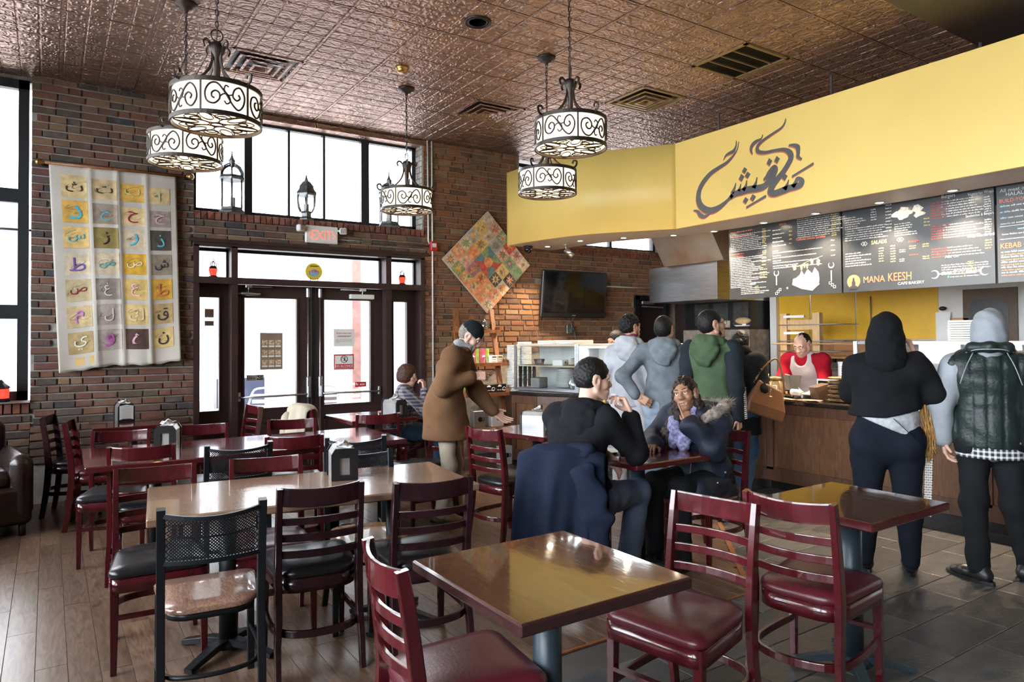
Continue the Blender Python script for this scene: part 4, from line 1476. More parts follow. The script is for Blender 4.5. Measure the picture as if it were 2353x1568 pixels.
cond('electrical_conduit', 'white conduit running from the ceiling down the corner right of the doors', [(4.045, YW - .012, CEIL), (4.05, YW - .012, .95)])
cond('electrical_conduit', 'shorter white conduit from the ceiling to the red alarm box', [(3.985, YW - .012, CEIL), (3.99, YW - .012, 2.76), (4.01, YW - .012, 2.72)])
cond('electrical_conduit', 'thin horizontal conduit from the EXIT sign to the red alarm box', [(2.80, YW - .012, 2.688), (4.0, YW - .012, 2.69)], 'pewter', .009)
cond('electrical_conduit', 'pale horizontal conduit on bricks between television and rear EXIT sign', [(6.60, YW - .012, 2.285), (7.95, YW - .012, 2.285)], 'white_plastic', .010)
cond('electrical_conduit', 'pale vertical conduit on the dark kitchen wall by the rear door', [(RX1 - .03, 7.42, 3.0), (RX1 - .03, 7.42, 1.0)], 'white_plastic', .011)
for x, y, z, rz, l in ((4.05, YW - .03, 2.69, 0, 'red fire alarm box on the conduit beside the doors'), (RX1 - .05, 7.42, 2.27, R(-90), 'red fire alarm box on the dark wall right of the rear EXIT sign')):
 t = thing('alarm_box', l, 'alarm', (x, y, z), rz)
 MB().cbox((0, 0, 0), (.09, .06, .12), .008).build('box', M['red'], t)
 MB().cbox((0, -.033, .01), (.055, .01, .05), .004).build('strobe', M['white_plastic'], t)
t = thing('wall_outlet', 'metal outlet box on the bricks below the television', 'outlet', (6.23, YW - .025, 1.645))
MB().cbox((0, 0, 0), (.13, .05, .13), .006).build('box', M['pewter'], t)
for s in (-1, 1):
 MB().cbox((.028, -.028, s * .03), (.036, .01, .032), .003).build('socket', M['black'], t)
t = thing('television', 'large black flat television tilted on the brick wall', 'television', (6.22, YW - .17, 2.135), R(-3))
tl = Matrix.Rotation(R(7), 3, 'X')
MB().cbox((0, .02, 0), (1.12, .05, .66), .012, mat=tl).build('housing', M['black'], t)
scr = MB().box(tuple(tl @ Vector((0, -.012, .025))), (1.05, .004, .565), mat=tl).build('screen', M['screen'], t)
MB().cbox(tuple(tl @ Vector((0, -.008, -.295))), (1.12, .012, .05), .003, mat=tl).build('lower_bezel', M['black'], t)
scr2 = MB()
for k, w in enumerate((.005, .003, .005, .004, .005, .003, .005)):
 scr2.box(tuple(tl @ Vector((-.03 + k * .0085, -.0155, -.297))), (w, .001, .010), mat=tl)
scr2.build('maker_mark', M['soffit_grey'], t)
m = MB()
m.box((0, .10, 0), (.30, .12, .22))
m.build('wall_mount', M['iron'], t)
tag(MB().tube(smooth_path([(6.26, YW - .12, 1.83), (6.25, YW - .05, 1.77), (6.26, YW - .035, 1.72), (6.25, YW - .06, 1.67), (6.32, YW - .03, 1.58), (6.36, YW - .02, 1.40)], 5), .010, 6).build('television_cable', M['pewter']), 'grey cable hanging from the television to the outlet', 'cable')
t = thing('mosaic_painting', 'square painting of coloured stars and letters hung as a diamond on the bricks', 'painting', (4.84, YW - .055, 2.53), 0)
rot = Matrix.Rotation(R(45.5), 3, 'Y')
U, V = rot @ X_, rot @ Z_
HS = .478
PAX = (U, V, -Y_)
MB().prism([(-HS, -HS), (HS, -HS), (HS, HS), (-HS, HS)], -.02, .012, PAX).build('canvas', M['pine_pale'], t)
PAL = dict(o=(.80, .30, .12), p=(.72, .42, .32), g=(.25, .34, .16), y=(.72, .48, .12), r=(.58, .10, .07), t=(.12, .24, .24), c=(.66, .52, .36), d=(.10, .085, .075), m=(.42, .18, .22), s=(.40, .40, .36))
PM = {k: mat('paint_' + k, v, .6, var=.35, scale=22) for k, v in PAL.items()}
pk = list(PAL)
ROWS = ['cyscoc', 'pcyopg', 'gsRRmo', 'rpRRoo', 'pgydoo', 'cgdcop']
SEC = ['gpygpr', 'opgmcy', 'pgrtoc', 'ogmgrp', 'mtgcpp', 'ptrocg']
rr = random.Random(9)
cw = 2 * HS / 6
TIL = {}
for i in range(6):
 for j in range(6):
  a0, b0 = -HS + i * cw, HS - (j + 1) * cw
  ca, cb = a0 + cw / 2, b0 + cw / 2
  k1, k2 = ROWS[i][j], SEC[i][j]
  q = cw / 2 - .003
  if k1 == 'R':
   continue
  mb = MB()
  mb.prism([(ca - q, cb - q), (ca + q, cb - q), (ca + q, cb + q), (ca - q, cb + q)], .012, .0145, PAX, mi=0)
  star = []
  n = 8
  for k in range(2 * n):
   an = math.pi * k / n
   r = q * (.98 if k % 4 == 0 else (.92 if k % 2 == 0 else .45))
   star.append((ca + r * math.cos(an), cb + r * math.sin(an)))
  if (i * 5 + j * 3) % 7 != 0:
   for k in range(2 * n):
    mb.prism([(ca, cb), star[k], star[(k + 1) % (2 * n)]], .0145, .0155, PAX, mi=1 + (k % 4 > 1))
   mb.prism([(ca + q * .3 * math.cos(math.pi * k / 4), cb + q * .3 * math.sin(math.pi * k / 4)) for k in range(8)], .0155, .0165, PAX, mi=3)
  mb.build('painted_square', [PM[k1], PM[k2], PM[rr.choice('opgycrm')], PM[rr.choice('oyrg')]], t)
mb = MB()
q = cw - .004
c0 = (-HS + 3 * cw, HS - 3 * cw)
mb.prism([(c0[0] - q, c0[1] - q), (c0[0] + q, c0[1] - q), (c0[0] + q, c0[1] + q), (c0[0] - q, c0[1] + q)], .012, .0145, PAX, mi=0)
for k, mi in enumerate((1, 2, 3, 2, 3, 1, 1, 3)):
 a0, a1 = math.pi / 4 * k, math.pi / 4 * (k + 1)
 f = lambda a: (c0[0] + q * math.cos(a) / max(abs(math.cos(a)), abs(math.sin(a))), c0[1] + q * math.sin(a) / max(abs(math.cos(a)), abs(math.sin(a))))
 mb.prism([c0, f(a0), f(a1)], .0145, .0155, PAX, mi=mi)
mb.prism([(c0[0] + q * .45 * math.cos(math.pi * k / 6), c0[1] + q * .45 * math.sin(math.pi * k / 6)) for k in range(12)], .0155, .0165, PAX, mi=4)
mb.build('painted_star', [PM['d'], PM['r'], PM['g'], PM['t'], PM['o']], t)
LM = {'w': M['t_white'], 'k': M['black'], 'g': mat('paint_letter_green', (.05, .30, .06), .6), 'b': mat('paint_letter_blue', (.05, .10, .2), .6)}
for ch, sx, sz, c, sz_ in (('ع', -.15, -.09, 'g', .10), ('ل', -.265, -.19, 'g', .11), ('ك', -.10, -.22, 'g', .12), ('ف', -.20, -.31, 'g', .10), ('ى', -.07, -.445, 'w', .10), ('ن', .02, -.34, 'w', .08), ('ح', .02, -.57, 'w', .10), ('و', .11, -.23, 'k', .08), ('و', .20, -.13, 'b', .07), ('و', .27, -.22, 'k', .08), ('و', .10, -.45, 'w', .06), ('ش', .19, -.34, 'k', .06)):
 text(ch, sz_, (sx, -.0185, sz), X_, Z_, LM[c], 'painted_letter', t, 'CENTER')
# --- quilt of letters on a rod
t = thing('letter_quilt', 'white cloth hanging of painted letter patches on the brick pier', 'wall hanging', (0, 0, 0))
QC = [(-.005, 3.20), (1.087, 3.205), (1.135, 1.315), (.083, 1.235)]
def qpt(a, b, off=0.):
 """a across 0..1, b down 0..1"""
 x = (QC[0][0] * (1 - a) + QC[1][0] * a) * (1 - b) + (QC[3][0] * (1 - a) + QC[2][0] * a) * b
 z = (QC[0][1] * (1 - a) + QC[1][1] * a) * (1 - b) + (QC[3][1] * (1 - a) + QC[2][1] * a) * b
 fold = .012 * math.exp(-((a - .30) / .025) ** 2) + .015 * math.exp(-((a - .515) / .02) ** 2) + .014 * math.exp(-((a - .745) / .02) ** 2)
 y = YW - .045 - fold - .006 * math.sin(a * 17 + b * 3) * (.4 + b) - .010 * math.sin(b * 9 + a * 4) * b - .02 * b * b
 z -= .006 * math.sin(a * 40) * (b > .99) + .012 * math.sin(a * 9 + 1) * b
 return (x, y - off, z)
M['cloth_white'] = mat('cloth_white', (.60, .55, .49), .9, var=.05, scale=6, bump=.2, bscale=200)
o = MB().grid(lambda a, b: qpt(a, b), 61, 61).build('cloth', M['cloth_white'], t)
o.modifiers.new('thickness', 'SOLIDIFY').thickness = .004
QCOL = [(.08, .275), (.31, .505), (.535, .725), (.765, .94)]
QROW = [(.045, .155), (.168, .278), (.296, .402), (.424, .532), (.555, .662), (.685, .79), (.813, .918)]
GOLD, TAN, TAU, BEI, DRK, OLV = (.74, .44, .10), (.74, .55, .28), (.36, .28, .22), (.66, .54, .38), (.085, .07, .06), (.30, .22, .07)
QB = [[TAN, (.62, .45, .25), GOLD, (.75, .56, .28)], [GOLD, TAU, TAN, (.40, .31, .28)], [(.76, .52, .2), OLV, BEI, DRK], [BEI, BEI, (.70, .40, .04), (.34, .28, .2)],
  [(.52, .42, .24), (.33, .27, .24), (.68, .46, .16), (.76, .44, .06)], [(.62, .47, .26), (.45, .38, .35), (.70, .50, .22), (.56, .40, .18)], [(.50, .36, .17), (.46, .39, .36), (.10, .05, .04), (.72, .52, .22)]]
QL = [[('ث', (.06, .055, .03)), ('ت', (.05, .07, .04)), ('ب', (.80, .70, .30)), ('ا', (.60, .70, .50))], [('د', (.10, .50, .66)), ('خ', (.12, .50, .66)), ('ح', (.35, .02, .04)), ('ج', (.78, .50, .55))],
  [('س', (.14, .55, .66)), ('ز', (.02, .02, .025)), ('ر', (.10, .52, .68)), ('ذ', (.15, .62, .75))], [('ط', (.20, .10, .42)), ('ض', (.10, .42, .42)), ('ص', (.85, .78, .55)), ('ش', (.03, .035, .10))],
  [('ص', (.25, .02, .03)), ('غ', (.82, .74, .62)), ('ع', (.82, .55, .60)), ('ظ', (.78, .22, .08))], [('م', (.55, .18, .58)), ('ل', (.80, .68, .62)), ('ك', (.82, .70, .45)), ('ق', (.04, .04, .07))],
  [('ي', (.80, .78, .70)), ('و', (.62, .14, .52)), ('ه', (.80, .48, .58)), ('ن', (.03, .035, .04))]]
for j in range(7):
 for i in range(4):
  a0, a1 = QCOL[i]
  b0, b1 = QROW[j]
  b0 += .008 * i * (j < 2)
  pm = mat('patch_cloth', QB[j][i], .85, var=.22, scale=16, bump=.2, bscale=90)
  p = MB().grid(lambda a, b: qpt(a0 + (a1 - a0) * a, b0 + (b1 - b0) * b, .007), 17, 13).build('patch', pm, t)
  ch, col = QL[j][i]
  lm = mat('patch_paint', col, .6, var=.15, scale=30)
  o = text(ch, 1, (0, 0, 0), X_, Y_, lm, 'painted_letter', p, 'LEFT', t=.002)
  me = o.data
  xs = [v.co.x for v in me.vertices]
  ys = [v.co.y for v in me.vertices]
  w, h = max(xs) - min(xs), max(ys) - min(ys)
  s = min(.66 / w, .62 / h)
  for v in me.vertices:
   a = .5 + (v.co.x - min(xs) - w / 2) * s
   b = .52 - (v.co.y - min(ys) - h / 2) * s
   v.co = Vector(qpt(a0 + (a1 - a0) * a, b0 + (b1 - b0) * b, .0105 + v.co.z))
  g = MB()
  r = random.Random(j * 4 + i)
  for k in range(3):
   ca, cb, ra = r.uniform(.3, .7), r.uniform(.25, .6), r.uniform(.12, .3)
   pts = [qpt(a0 + (a1 - a0) * (ca + ra * math.cos(q + k)), b0 + (b1 - b0) * (cb + ra * .6 * math.sin(q)), .0085) for q in [.5 * n for n in range(r.randint(6, 12))]]
   g.tube(pts, .0010, 3)
  g.build('pencil_lines', M['pencil'], p)
p = MB().grid(lambda a, b: qpt(.13 + .15 * a, .935 + .04 * b, .004), 5, 5).build('patch', mat('patch_cloth', (.70, .46, .18), .85), t)
t = thing('curtain_rod', 'brown rod with brass ball ends carrying the letter quilt', 'rod', (0, 0, 0))
MB().tube([(-.06, YW - .05, 3.205), (1.20, YW - .05, 3.225)], .014, 10).build('rod', M['shelf_wood'], t)
for x, z in ((-.085, 3.204), (1.225, 3.226)):
 MB().ball((x, YW - .05, z), .034, 8).ball((x + (.03 if x < 0 else -.03), YW - .05, z), (.016, .022, .022), 6).build('ball_end', M['brass'], t)
m = MB()
for x in (-.035, 1.17):
 m.tube([(x, YW - .05, 3.20), (x, YW, 3.20)], .008, 6)
m.build('brackets', M['iron'], t)
# --- papers on the doors
def sheet(name, label, cat, x0, x1, z0, z1, y, m, parts=()):
 t = thing(name, label, cat, ((x0 + x1) / 2, y, (z0 + z1) / 2))
 MB().cbox((0, 0, 0), (x1 - x0, .003, z1 - z0), .0005).build('sheet', M[m], t)
 return t, x1 - x0, z1 - z0
DY = 8.015
M['poster_brown'] = mat('poster_brown', (.30, .20, .14), .5)
M['food'] = mat('food', (.62, .45, .30), .6, var=.7, scale=70)
t, w, h = sheet('menu_poster', 'brown poster with nine food pictures on the left door glass', 'poster', 1.96, 2.205, 1.19, 1.60, DY, 'poster_brown')
for i in range(3):
 for j in range(3):
  MB().cbox((-w * .3 + w * .3 * i, -.003, h * .24 - h * .27 * j), (w * .25, .003, h * .13), .0005).build('food_picture', M['food'], t)
  MB().cbox((-w * .3 + w * .3 * i, -.003, h * .135 - h * .27 * j), (w * .25, .003, h * .045), .0005).build('caption_label', M['paper'], t)
t, w, h = sheet('lost_notice', 'white paper notice about lost things on the right door glass', 'notice', 2.80, 3.05, 1.44, 1.645, DY, 'paper')
M['print_red'] = mat('print_red', (.62, .22, .24), .7)
text('If you have lost', .030, (0, -.003, .045), X_, Z_, M['print_red'], 'lettering', t, 'CENTER')
text('anything here', .030, (0, -.003, .010), X_, Z_, M['print_red'], 'lettering', t, 'CENTER')
g = MB()
rr = random.Random(1)
for k in range(4):
 scribble(g, -.10, -.025 - k * .012, .20 if k < 3 else .05, .007, AX, (0, -.003, 0), rr)
g.build('small_print', M['soffit_grey'], t)['kind'] = 'stuff'
t, w, h = sheet('alcohol_sign', 'red and white NO ALCOHOL sign on the right door glass', 'sign', 2.80, 3.045, 1.165, 1.345, DY, 'red')
MB().cbox((0, -.003, .0), (w * .9, .003, h * .84), .0005).build('white_field', M['paper'], t)
MB().cbox((0, -.005, -h * .27), (w * .84, .003, h * .26), .0005).build('red_strip', M['red'], t)
text('NO ALCOHOL', .040, (0, -.0075, -h * .27 - .014), X_, Z_, M['paper'], 'lettering', t, 'CENTER', squeeze=.80)
m = MB()
m.tube([(.04 * math.cos(q), -.006, .033 + .04 * math.sin(q)) for q in [2 * math.pi * i / 24 for i in range(24)]], .003, 5, closed=True)
m.tube([(-.026, -.006, .06), (.026, -.006, .006)], .003, 5)
m.build('ban_symbol', M['black'], t)
m = MB()
m.prism([(-.006, .01), (.004, .01), (.012, .04), (.012, .062), (.006, .062), (.004, .042)], .004, .0065, AX)
m.build('bottle_symbol', M['black'], t)
t, w, h = sheet('security_sticker', 'small grey security company sticker at the bottom of the left door glass', 'sticker', 1.815, 2.00, 1.075, 1.135, DY, 'soffit_grey')
MB().cbox((w * .28, -.003, 0), (w * .36, .002, h * .8), .0004).build('dark_field', M['black'], t)
text('ADT', .04, (w * .28, -.005, -.014), X_, Z_, M['paper'], 'lettering', t, 'CENTER')
g = MB()
scribble(g, -w * .45, -.012, .085, .016, AX, (0, -.003, 0), rr)
g.build('small_print', M['black'], t)
for z0, z1, l in ((1.77, 1.86, 'small beige paper notice on the glass strip left of the doors, upper one'), (1.68, 1.73, 'small beige paper notice on the glass strip left of the doors, lower one')):
 t, w, h = sheet('opening_notice', l, 'notice', 1.40, 1.49, z0, z1, GY - .006, 'paper')
 g = MB()
 for k in range(int(h / .02)):
  scribble(g, -.038, h / 2 - .016 - k * .018, .075, .009, AX, (0, -.003, 0), rr)
 g.build('small_print', M['soffit_grey'], t)['kind'] = 'stuff'
t, w, h = sheet('red_notice', 'red printed notice low on the right door glass behind the woman', 'notice', 3.06, 3.20, .95, 1.01, DY, 'red')
g = MB()
scribble(g, -.06, -.01, .12, .03, AX, (0, -.003, 0), rr)
g.build('small_print', M['paper'], t)
# --- yellow sign band with its soffit
CALLI = [[(-4.572,3.49,0.0049),(-4.59,3.418,0.0112),(-4.644,3.361,0.0225),(-4.725,3.31,0.0312),(-4.831,3.278,0.0373),(-4.941,3.237,0.0465),(-5.033,3.168,0.0543),(-5.087,3.097,0.0561),(-5.105,3.02,0.0592),(-5.088,2.945,0.0649),(-5.032,2.884,0.0697),(-4.947,2.849,0.0697),(-4.858,2.856,0.0604),(-4.78,2.886,0.0442),(-4.712,2.925,0.0311),(-4.655,2.965,0.0421)],[(-4.684,2.943,0.0437),(-4.618,2.97,0.0588),(-4.544,2.976,0.0638),(-4.463,2.984,0.0687),(-4.366,2.977,0.0679),(-4.288,2.981,0.0645),(-4.228,3.014,0.0587),(-4.181,3.063,0.0611),(-4.147,3.121,0.0463),(-4.167,3.15,0.0371),(-4.214,3.105,0.0507),(-4.248,3.065,0.0428),(-4.283,3.048,0.0242)],[(-4.614,3.08,0.0056),(-4.631,3.03,0.0238),(-4.66,2.981,0.045)],[(-4.552,3.06,0.0056),(-4.566,3.018,0.0209),(-4.581,2.99,0.0418)],[(-4.481,3.081,0.0062),(-4.494,3.027,0.0248),(-4.526,2.988,0.0484)],[(-4.36,3.087,0.0068),(-4.374,3.034,0.0231),(-4.401,2.987,0.0545)],[(-5.174,2.888,0.0089),(-5.12,2.871,0.0267),(-5.079,2.823,0.0457),(-5.023,2.798,0.0337),(-4.947,2.819,0.0102)],[(-4.6,3.508,0.0056),(-4.605,3.459,0.0154),(-4.634,3.413,0.0323),(-4.686,3.4,0.0297),(-4.733,3.385,0.0199),(-4.763,3.347,0.0057)],[(-4.031,3.581,0.0052),(-4.042,3.541,0.0157),(-4.079,3.504,0.0197),(-4.17,3.473,0.0226),(-4.281,3.434,0.0269),(-4.346,3.391,0.0339),(-4.343,3.339,0.038),(-4.266,3.31,0.0322),(-4.165,3.305,0.0278),(-4.058,3.291,0.0353),(-3.996,3.252,0.0493),(-3.98,3.199,0.0518),(-4.012,3.143,0.052),(-4.07,3.076,0.0524),(-4.145,3.012,0.0595),(-4.195,2.957,0.0665),(-4.205,2.911,0.0665),(-4.159,2.892,0.0635),(-4.065,2.904,0.0654),(-4.0,2.914,0.0623),(-3.937,2.916,0.0592),(-3.882,2.927,0.0562),(-3.874,2.963,0.046),(-3.916,2.989,0.0308),(-3.936,2.954,0.036),(-3.968,2.918,0.0452)],[(-4.009,2.995,0.0058),(-4.028,2.947,0.026),(-4.057,2.91,0.0549)],[(-4.288,3.491,0.0054),(-4.306,3.455,0.0162),(-4.367,3.441,0.0326),(-4.411,3.414,0.0369),(-4.425,3.372,0.0246),(-4.409,3.326,0.0055)],[(-4.001,3.319,0.0169),(-3.946,3.306,0.0322),(-3.909,3.28,0.0424),(-3.904,3.231,0.0321),(-3.907,3.19,0.0295),(-3.869,3.158,0.014)],[(-3.971,3.017,0.0194),(-3.75,3.094,0.0214)],[(-4.488,2.81,0.0193),(-4.26,2.885,0.0228)]]
CDOTS = [[(-4.536,3.182),(-4.507,3.217),(-4.474,3.189),(-4.502,3.154)],[(-4.577,3.114),(-4.546,3.157),(-4.511,3.125),(-4.541,3.082)],[(-4.502,3.127),(-4.472,3.165),(-4.437,3.135),(-4.467,3.098)],[(-4.247,3.201),(-4.219,3.245),(-4.186,3.212),(-4.214,3.168)],[(-4.162,3.206),(-4.134,3.247),(-4.102,3.216),(-4.129,3.175)],[(-4.08,3.023),(-4.053,3.062),(-4.021,3.033),(-4.048,2.994)],[(-4.531,2.876),(-4.5,2.915),(-4.465,2.886),(-4.495,2.848)],[(-4.445,2.888),(-4.414,2.929),(-4.377,2.899),(-4.409,2.859)]]
BZ0, BZ1 = 2.728, 3.672
band = thing('sign_band', 'long yellow band sign with black and red Arabic lettering hanging over the counter', 'sign', (0, 0, 0))
front = [(5.8, -1.6), (5.8, 5.43)]
curve = smooth_path([(5.8, 5.43), (5.50, 5.83), (5.22, 6.24), (5.06, 6.72), (4.98, 7.2), (4.95, 7.56)], 6)
inner = [(6.40, -1.6), (6.40, 4.9), (6.30, 5.7), (6.05, 6.30), (5.86, 6.75), (5.77, 7.72)]
m = MB()
m.b2(5.8, 5.83, -1.6, 5.43, BZ0 - .004, BZ1)
m.build('front_panel', M['yellow'], band)
k = len(curve)
vs = [(x, y, z) for z in (BZ0 - .004, BZ1) for x, y in curve] + [(x + .03, y + .01, z) for z in (BZ0 - .004, BZ1) for x, y in curve]
fs = []
for i in range(k - 1):
 fs += [(i, i + 1, k + i + 1, k + i), (2 * k + i, 3 * k + i, 3 * k + i + 1, 2 * k + i + 1), (i, 2 * k + i, 2 * k + i + 1, i + 1), (k + i, k + i + 1, 3 * k + i + 1, 3 * k + i)]
fs += [(0, k, 3 * k, 2 * k), (k - 1, 3 * k - 1, 4 * k - 1, 2 * k - 1)]
MB().add(vs, fs, True).build('curved_panel', M['yellow'], band)
poly = [(x + .006, y) for x, y in front[:1]] + [(x + .006, y) for x, y in curve] + inner[::-1]
MB().prism(poly, BZ0, BZ0 + .03).build('soffit_board', M['soffit_grey'], band)
BAX = (-Y_, Z_, -X_)
m, m2 = MB(), MB()
for st in CALLI:
 s2 = smooth_path(st, 5)
 s2 = [(a, b, max(w, .003)) for a, b, w in s2]
 m.stroke(s2, BAX, (5.7995, 0, 0), .004)
 m2.stroke([(a - .006, b - .010, w * 1.05) for a, b, w in s2], BAX, (5.7998, 0, 0), .0016)
for q in CDOTS:
 m.prism(q, 0, .004, BAX, (5.7995, 0, 0))
 m2.prism([(a - .006, b - .010) for a, b in q], 0, .0016, BAX, (5.7998, 0, 0))
M['calli'] = mat('calli', (.12, .115, .115), .30, var=.1)
M['calli_red'] = mat('calli_red', (.60, .16, .08), .5)
m.build('arabic_lettering', M['calli'], band)
m2.build('red_lettering_edge', M['calli_red'], band)
for (x, y) in ((6.26, 5.2), (6.28, 3.86), (6.2, 2.54), (6.26, 1.2)):
 tag(MB().tube([(x, y, BZ0 + .03), (x, y, CEIL if y > 2.6 else 3.86)], .012, 8).build('hanger_rod', M['steel_dull']), 'thin steel rod holding the yellow band from the dark ceiling', 'rod', 'hanger rods of the yellow band')
ORD = 'first second third fourth fifth sixth seventh eighth ninth tenth eleventh twelfth thirteenth fourteenth'.split()
for i, (x, y) in enumerate(((5.47, 7.38), (5.5, 6.74), (5.79, 6.27), (6.24, 5.81), (6.33, 5.35), (6.31, 4.67), (6.28, 4.05), (6.27, 3.41), (6.28, 2.8), (6.28, 2.1), (6.28, 1.3))):
 if i == 3:
  x = 6.16
 t = thing('downlight', ORD[i] + ' small downlight from the left end of the grey soffit', 'light', (x, y, BZ0), 0, 'downlights in the soffit')
 MB().lathe([(.052, 0), (.052, -.006), (.040, -.008), (.036, -.002)], n=24).build('rim', M['steel'], t)
 MB().lathe([(.036, -.002), (.02, -.006), (0, -.008)], n=16).build('lamp', M['lamp_lens'], t)
 light('downlight_beam', 'SPOT', (x, y, BZ0 - .02), 42, (1, .80, .56), .03, spot=105)
t = thing('dome_camera', 'black dome camera under the left end of the yellow band', 'camera', (5.24, 7.50, BZ0))
MB().lathe([(.062, 0), (.062, -.02), (.055, -.03)], n=20).build('mount', M['black'], t)
MB().ball((0, 0, -.045), .052, 10).build('dome', M['screen'], t)
t = thing('bullet_camera', 'silver bullet camera pointing down from the grey soffit', 'camera', (5.55, 7.10, BZ0))
MB().cyl((0, 0, -.012), .03, .012).build('mount', M['steel'], t)
MB().tube([(0, 0, -.01), (0, -.01, -.05), (.02, -.02, -.075)], .010, 8).build('arm', M['steel'], t)
MB().tube([(.0, -.0, -.065), (.07, -.06, -.155)], .034, 14).build('camera_body', M['steel'], t)
# --- menu boards
QX = 6.50
UB = -Y_
def board(y0, y1, label):
 t = thing('menu_board', label, 'menu board', (QX, 0, 0))
 MB().b2(0, .03, y1, y0, 1.945, 2.775).build('panel', M['board'], t)
 return t
def bx(t, body, size, y, z, m, align='LEFT', name='lettering', sq=1.):
 return text(body, size, (-.002, y, z), UB, Z_, M[m], name, t, align, squeeze=sq)
class Lines:
 """tiny print in one colour per board"""
 def __init__(s, seed):
  s.r = random.Random(seed)
  s.mb = MB()
  s.cols = ['t_white', 't_yellow', 't_orange', 't_red', 't_blue']
 def col(s, y, z, n, ln, h, pitch, c, jit=.5):
  for k in range(n):
   L = ln * (1 - jit * s.r.random())
   scribble(s.mb, -y, z - k * pitch, L, h * .8, BAX, (-.0015, 0, 0), s.r, s.cols.index(c))
  return s
 def build(s, t):
  o = s.mb.build('small_print', [M[c] for c in s.cols], t)
  o['kind'] = 'stuff'
def ring_icon(t, y, z, r, m='t_white', a0=40, a1=320, name='crescent_icon'):
 pts = []
 n = 14
 for i in range(n + 1):
  a = R(a0 + (a1 - a0) * i / n)
  w = .35 * r * math.sin(math.pi * i / n) + .05 * r
  pts.append((-y + r * math.cos(a), z + r * math.sin(a), w))
 return MB().stroke(pts, BAX, (0, 0, 0), .002).build(name, M[m], t)
t = board(5.28, 3.925, 'black menu board at the left with a pink food drawing and wrench like symbols')
L = Lines(21)
L.col(5.26, 2.70, 2, .32, .018, .05, 't_orange', .2)
L.col(5.26, 2.665, 10, .62, .013, .020, 't_white').col(5.27, 2.45, 2, .22, .016, .03, 't_red', .2)
L.col(5.26, 2.405, 18, .55, .013, .0195, 't_white').col(4.83, 2.69, 11, .05, .013, .018, 't_yellow', .1).col(4.83, 2.45, 3, .05, .013, .018, 't_yellow', .1)
L.col(4.84, 2.37, 3, .06, .015, .035, 't_yellow', .1).col(4.87, 2.25, 4, .1, .014, .03, 't_yellow', .2)
L.col(5.12, 2.055, 4, .40, .013, .020, 't_white', .6).col(4.93, 2.07, 5, .045, .013, .018, 't_yellow', .1)
L.col(4.70, 2.655, 5, .17, .014, .042, 't_white').col(4.50, 2.665, 5, .04, .014, .042, 't_yellow', .1).col(4.40, 2.73, 10, .55, .013, .021, 't_white', .4)
L.col(4.02, 2.745, 12, .055, .013, .0205, 't_yellow', .1).col(4.03, 2.47, 4, .05, .014, .05, 't_yellow', .1)
L.col(4.70, 2.41, 4, .62, .013, .054, 't_white', .2)
for k, w in enumerate((.07, .1, .1, .3)):
 L.col(4.70, 2.432 - k * .054, 1, w, .016, .03, 't_blue', 0)
L.build(t)
bx(t, 'Add On', .028, 4.62, 2.705, 't_orange')
bx(t, 'Add On', .024, 5.0, 2.095, 't_blue')
bx(t, 'Traditional Lebanese Specialties', .036, 4.42, 2.515, 't_orange', sq=.72)
for y in (4.66, 4.03):
 o = ring_icon(t, y, 2.20 if y > 4.3 else 2.23, .028, a0=130, a1=410)
 MB().prism([(-y - .006, 2.07), (-y + .006, 2.07), (-y + .005, 2.175), (-y - .005, 2.175)], 0, .002, BAX).build('handle_icon', M['t_white'], t)
for (y, z) in ((4.53, 2.265), (4.17, 2.295), (4.53, 2.03), (4.17, 2.05)):
 MB().prism([(-y + .014 * (1 if k % 2 == 0 else .45) * math.cos(math.pi * k / 5), z + .014 * (1 if k % 2 == 0 else .45) * math.sin(math.pi * k / 5)) for k in range(10)], 0, .002, BAX).build('star_icon', M['t_white'], t)
for (y, z) in ((4.64, 2.0), (4.02, 2.03)):
 m = MB()
 for k in range(3):
  c, d = -y + .022 * (k - 1), z + .02 * (k - 1) * (1 if y > 4.3 else -1)
  m.stroke([(c - .012, d - .012, .005), (c + .012, d - .012, .005), (c + .012, d + .012, .005), (c - .012, d + .012, .005), (c - .012, d - .012, .005)], BAX, (0, 0, 0), .002)
 m.build('square_chain_icon', M['t_white'], t)
M['draw_pink'] = mat('draw_pink', (.75, .50, .46), .7, var=.3, scale=30)
M['draw_pale'] = mat('draw_pale', (.78, .72, .62), .7, var=.2, scale=40)
m = MB()
m.prism([(-4.47, 2.06), (-4.46, 2.12), (-4.42, 2.13), (-4.38, 2.16), (-4.36, 2.20), (-4.33, 2.15), (-4.29, 2.21), (-4.24, 2.16), (-4.21, 2.22), (-4.17, 2.17), (-4.16, 2.10), (-4.17, 2.04), (-4.24, 1.985), (-4.36, 2.01)], 0, .0015, BAX)
m.build('sandwich_drawing', M['draw_pink'], t)
m = MB()
for a in ((-4.46, 2.055, -4.24, 1.985, -4.17, 2.04, -4.19, 2.06, -4.25, 2.01, -4.45, 2.075), (-4.36, 2.19, -4.32, 2.13, -4.37, 2.15), (-4.21, 2.21, -4.185, 2.14, -4.23, 2.15), (-4.30, 2.06, -4.22, 2.05, -4.22, 2.09, -4.27, 2.10)):
 m.prism(list(zip(a[::2], a[1::2])), .0015, .0025, BAX)
m.build('sandwich_highlights', M['draw_pale'], t)
m = MB()
m.stroke([(-4.48, 2.27, .003), (-4.40, 2.245, .003), (-4.30, 2.285, .003), (-4.12, 2.33, .003)], BAX, (0, 0, 0), .0015)
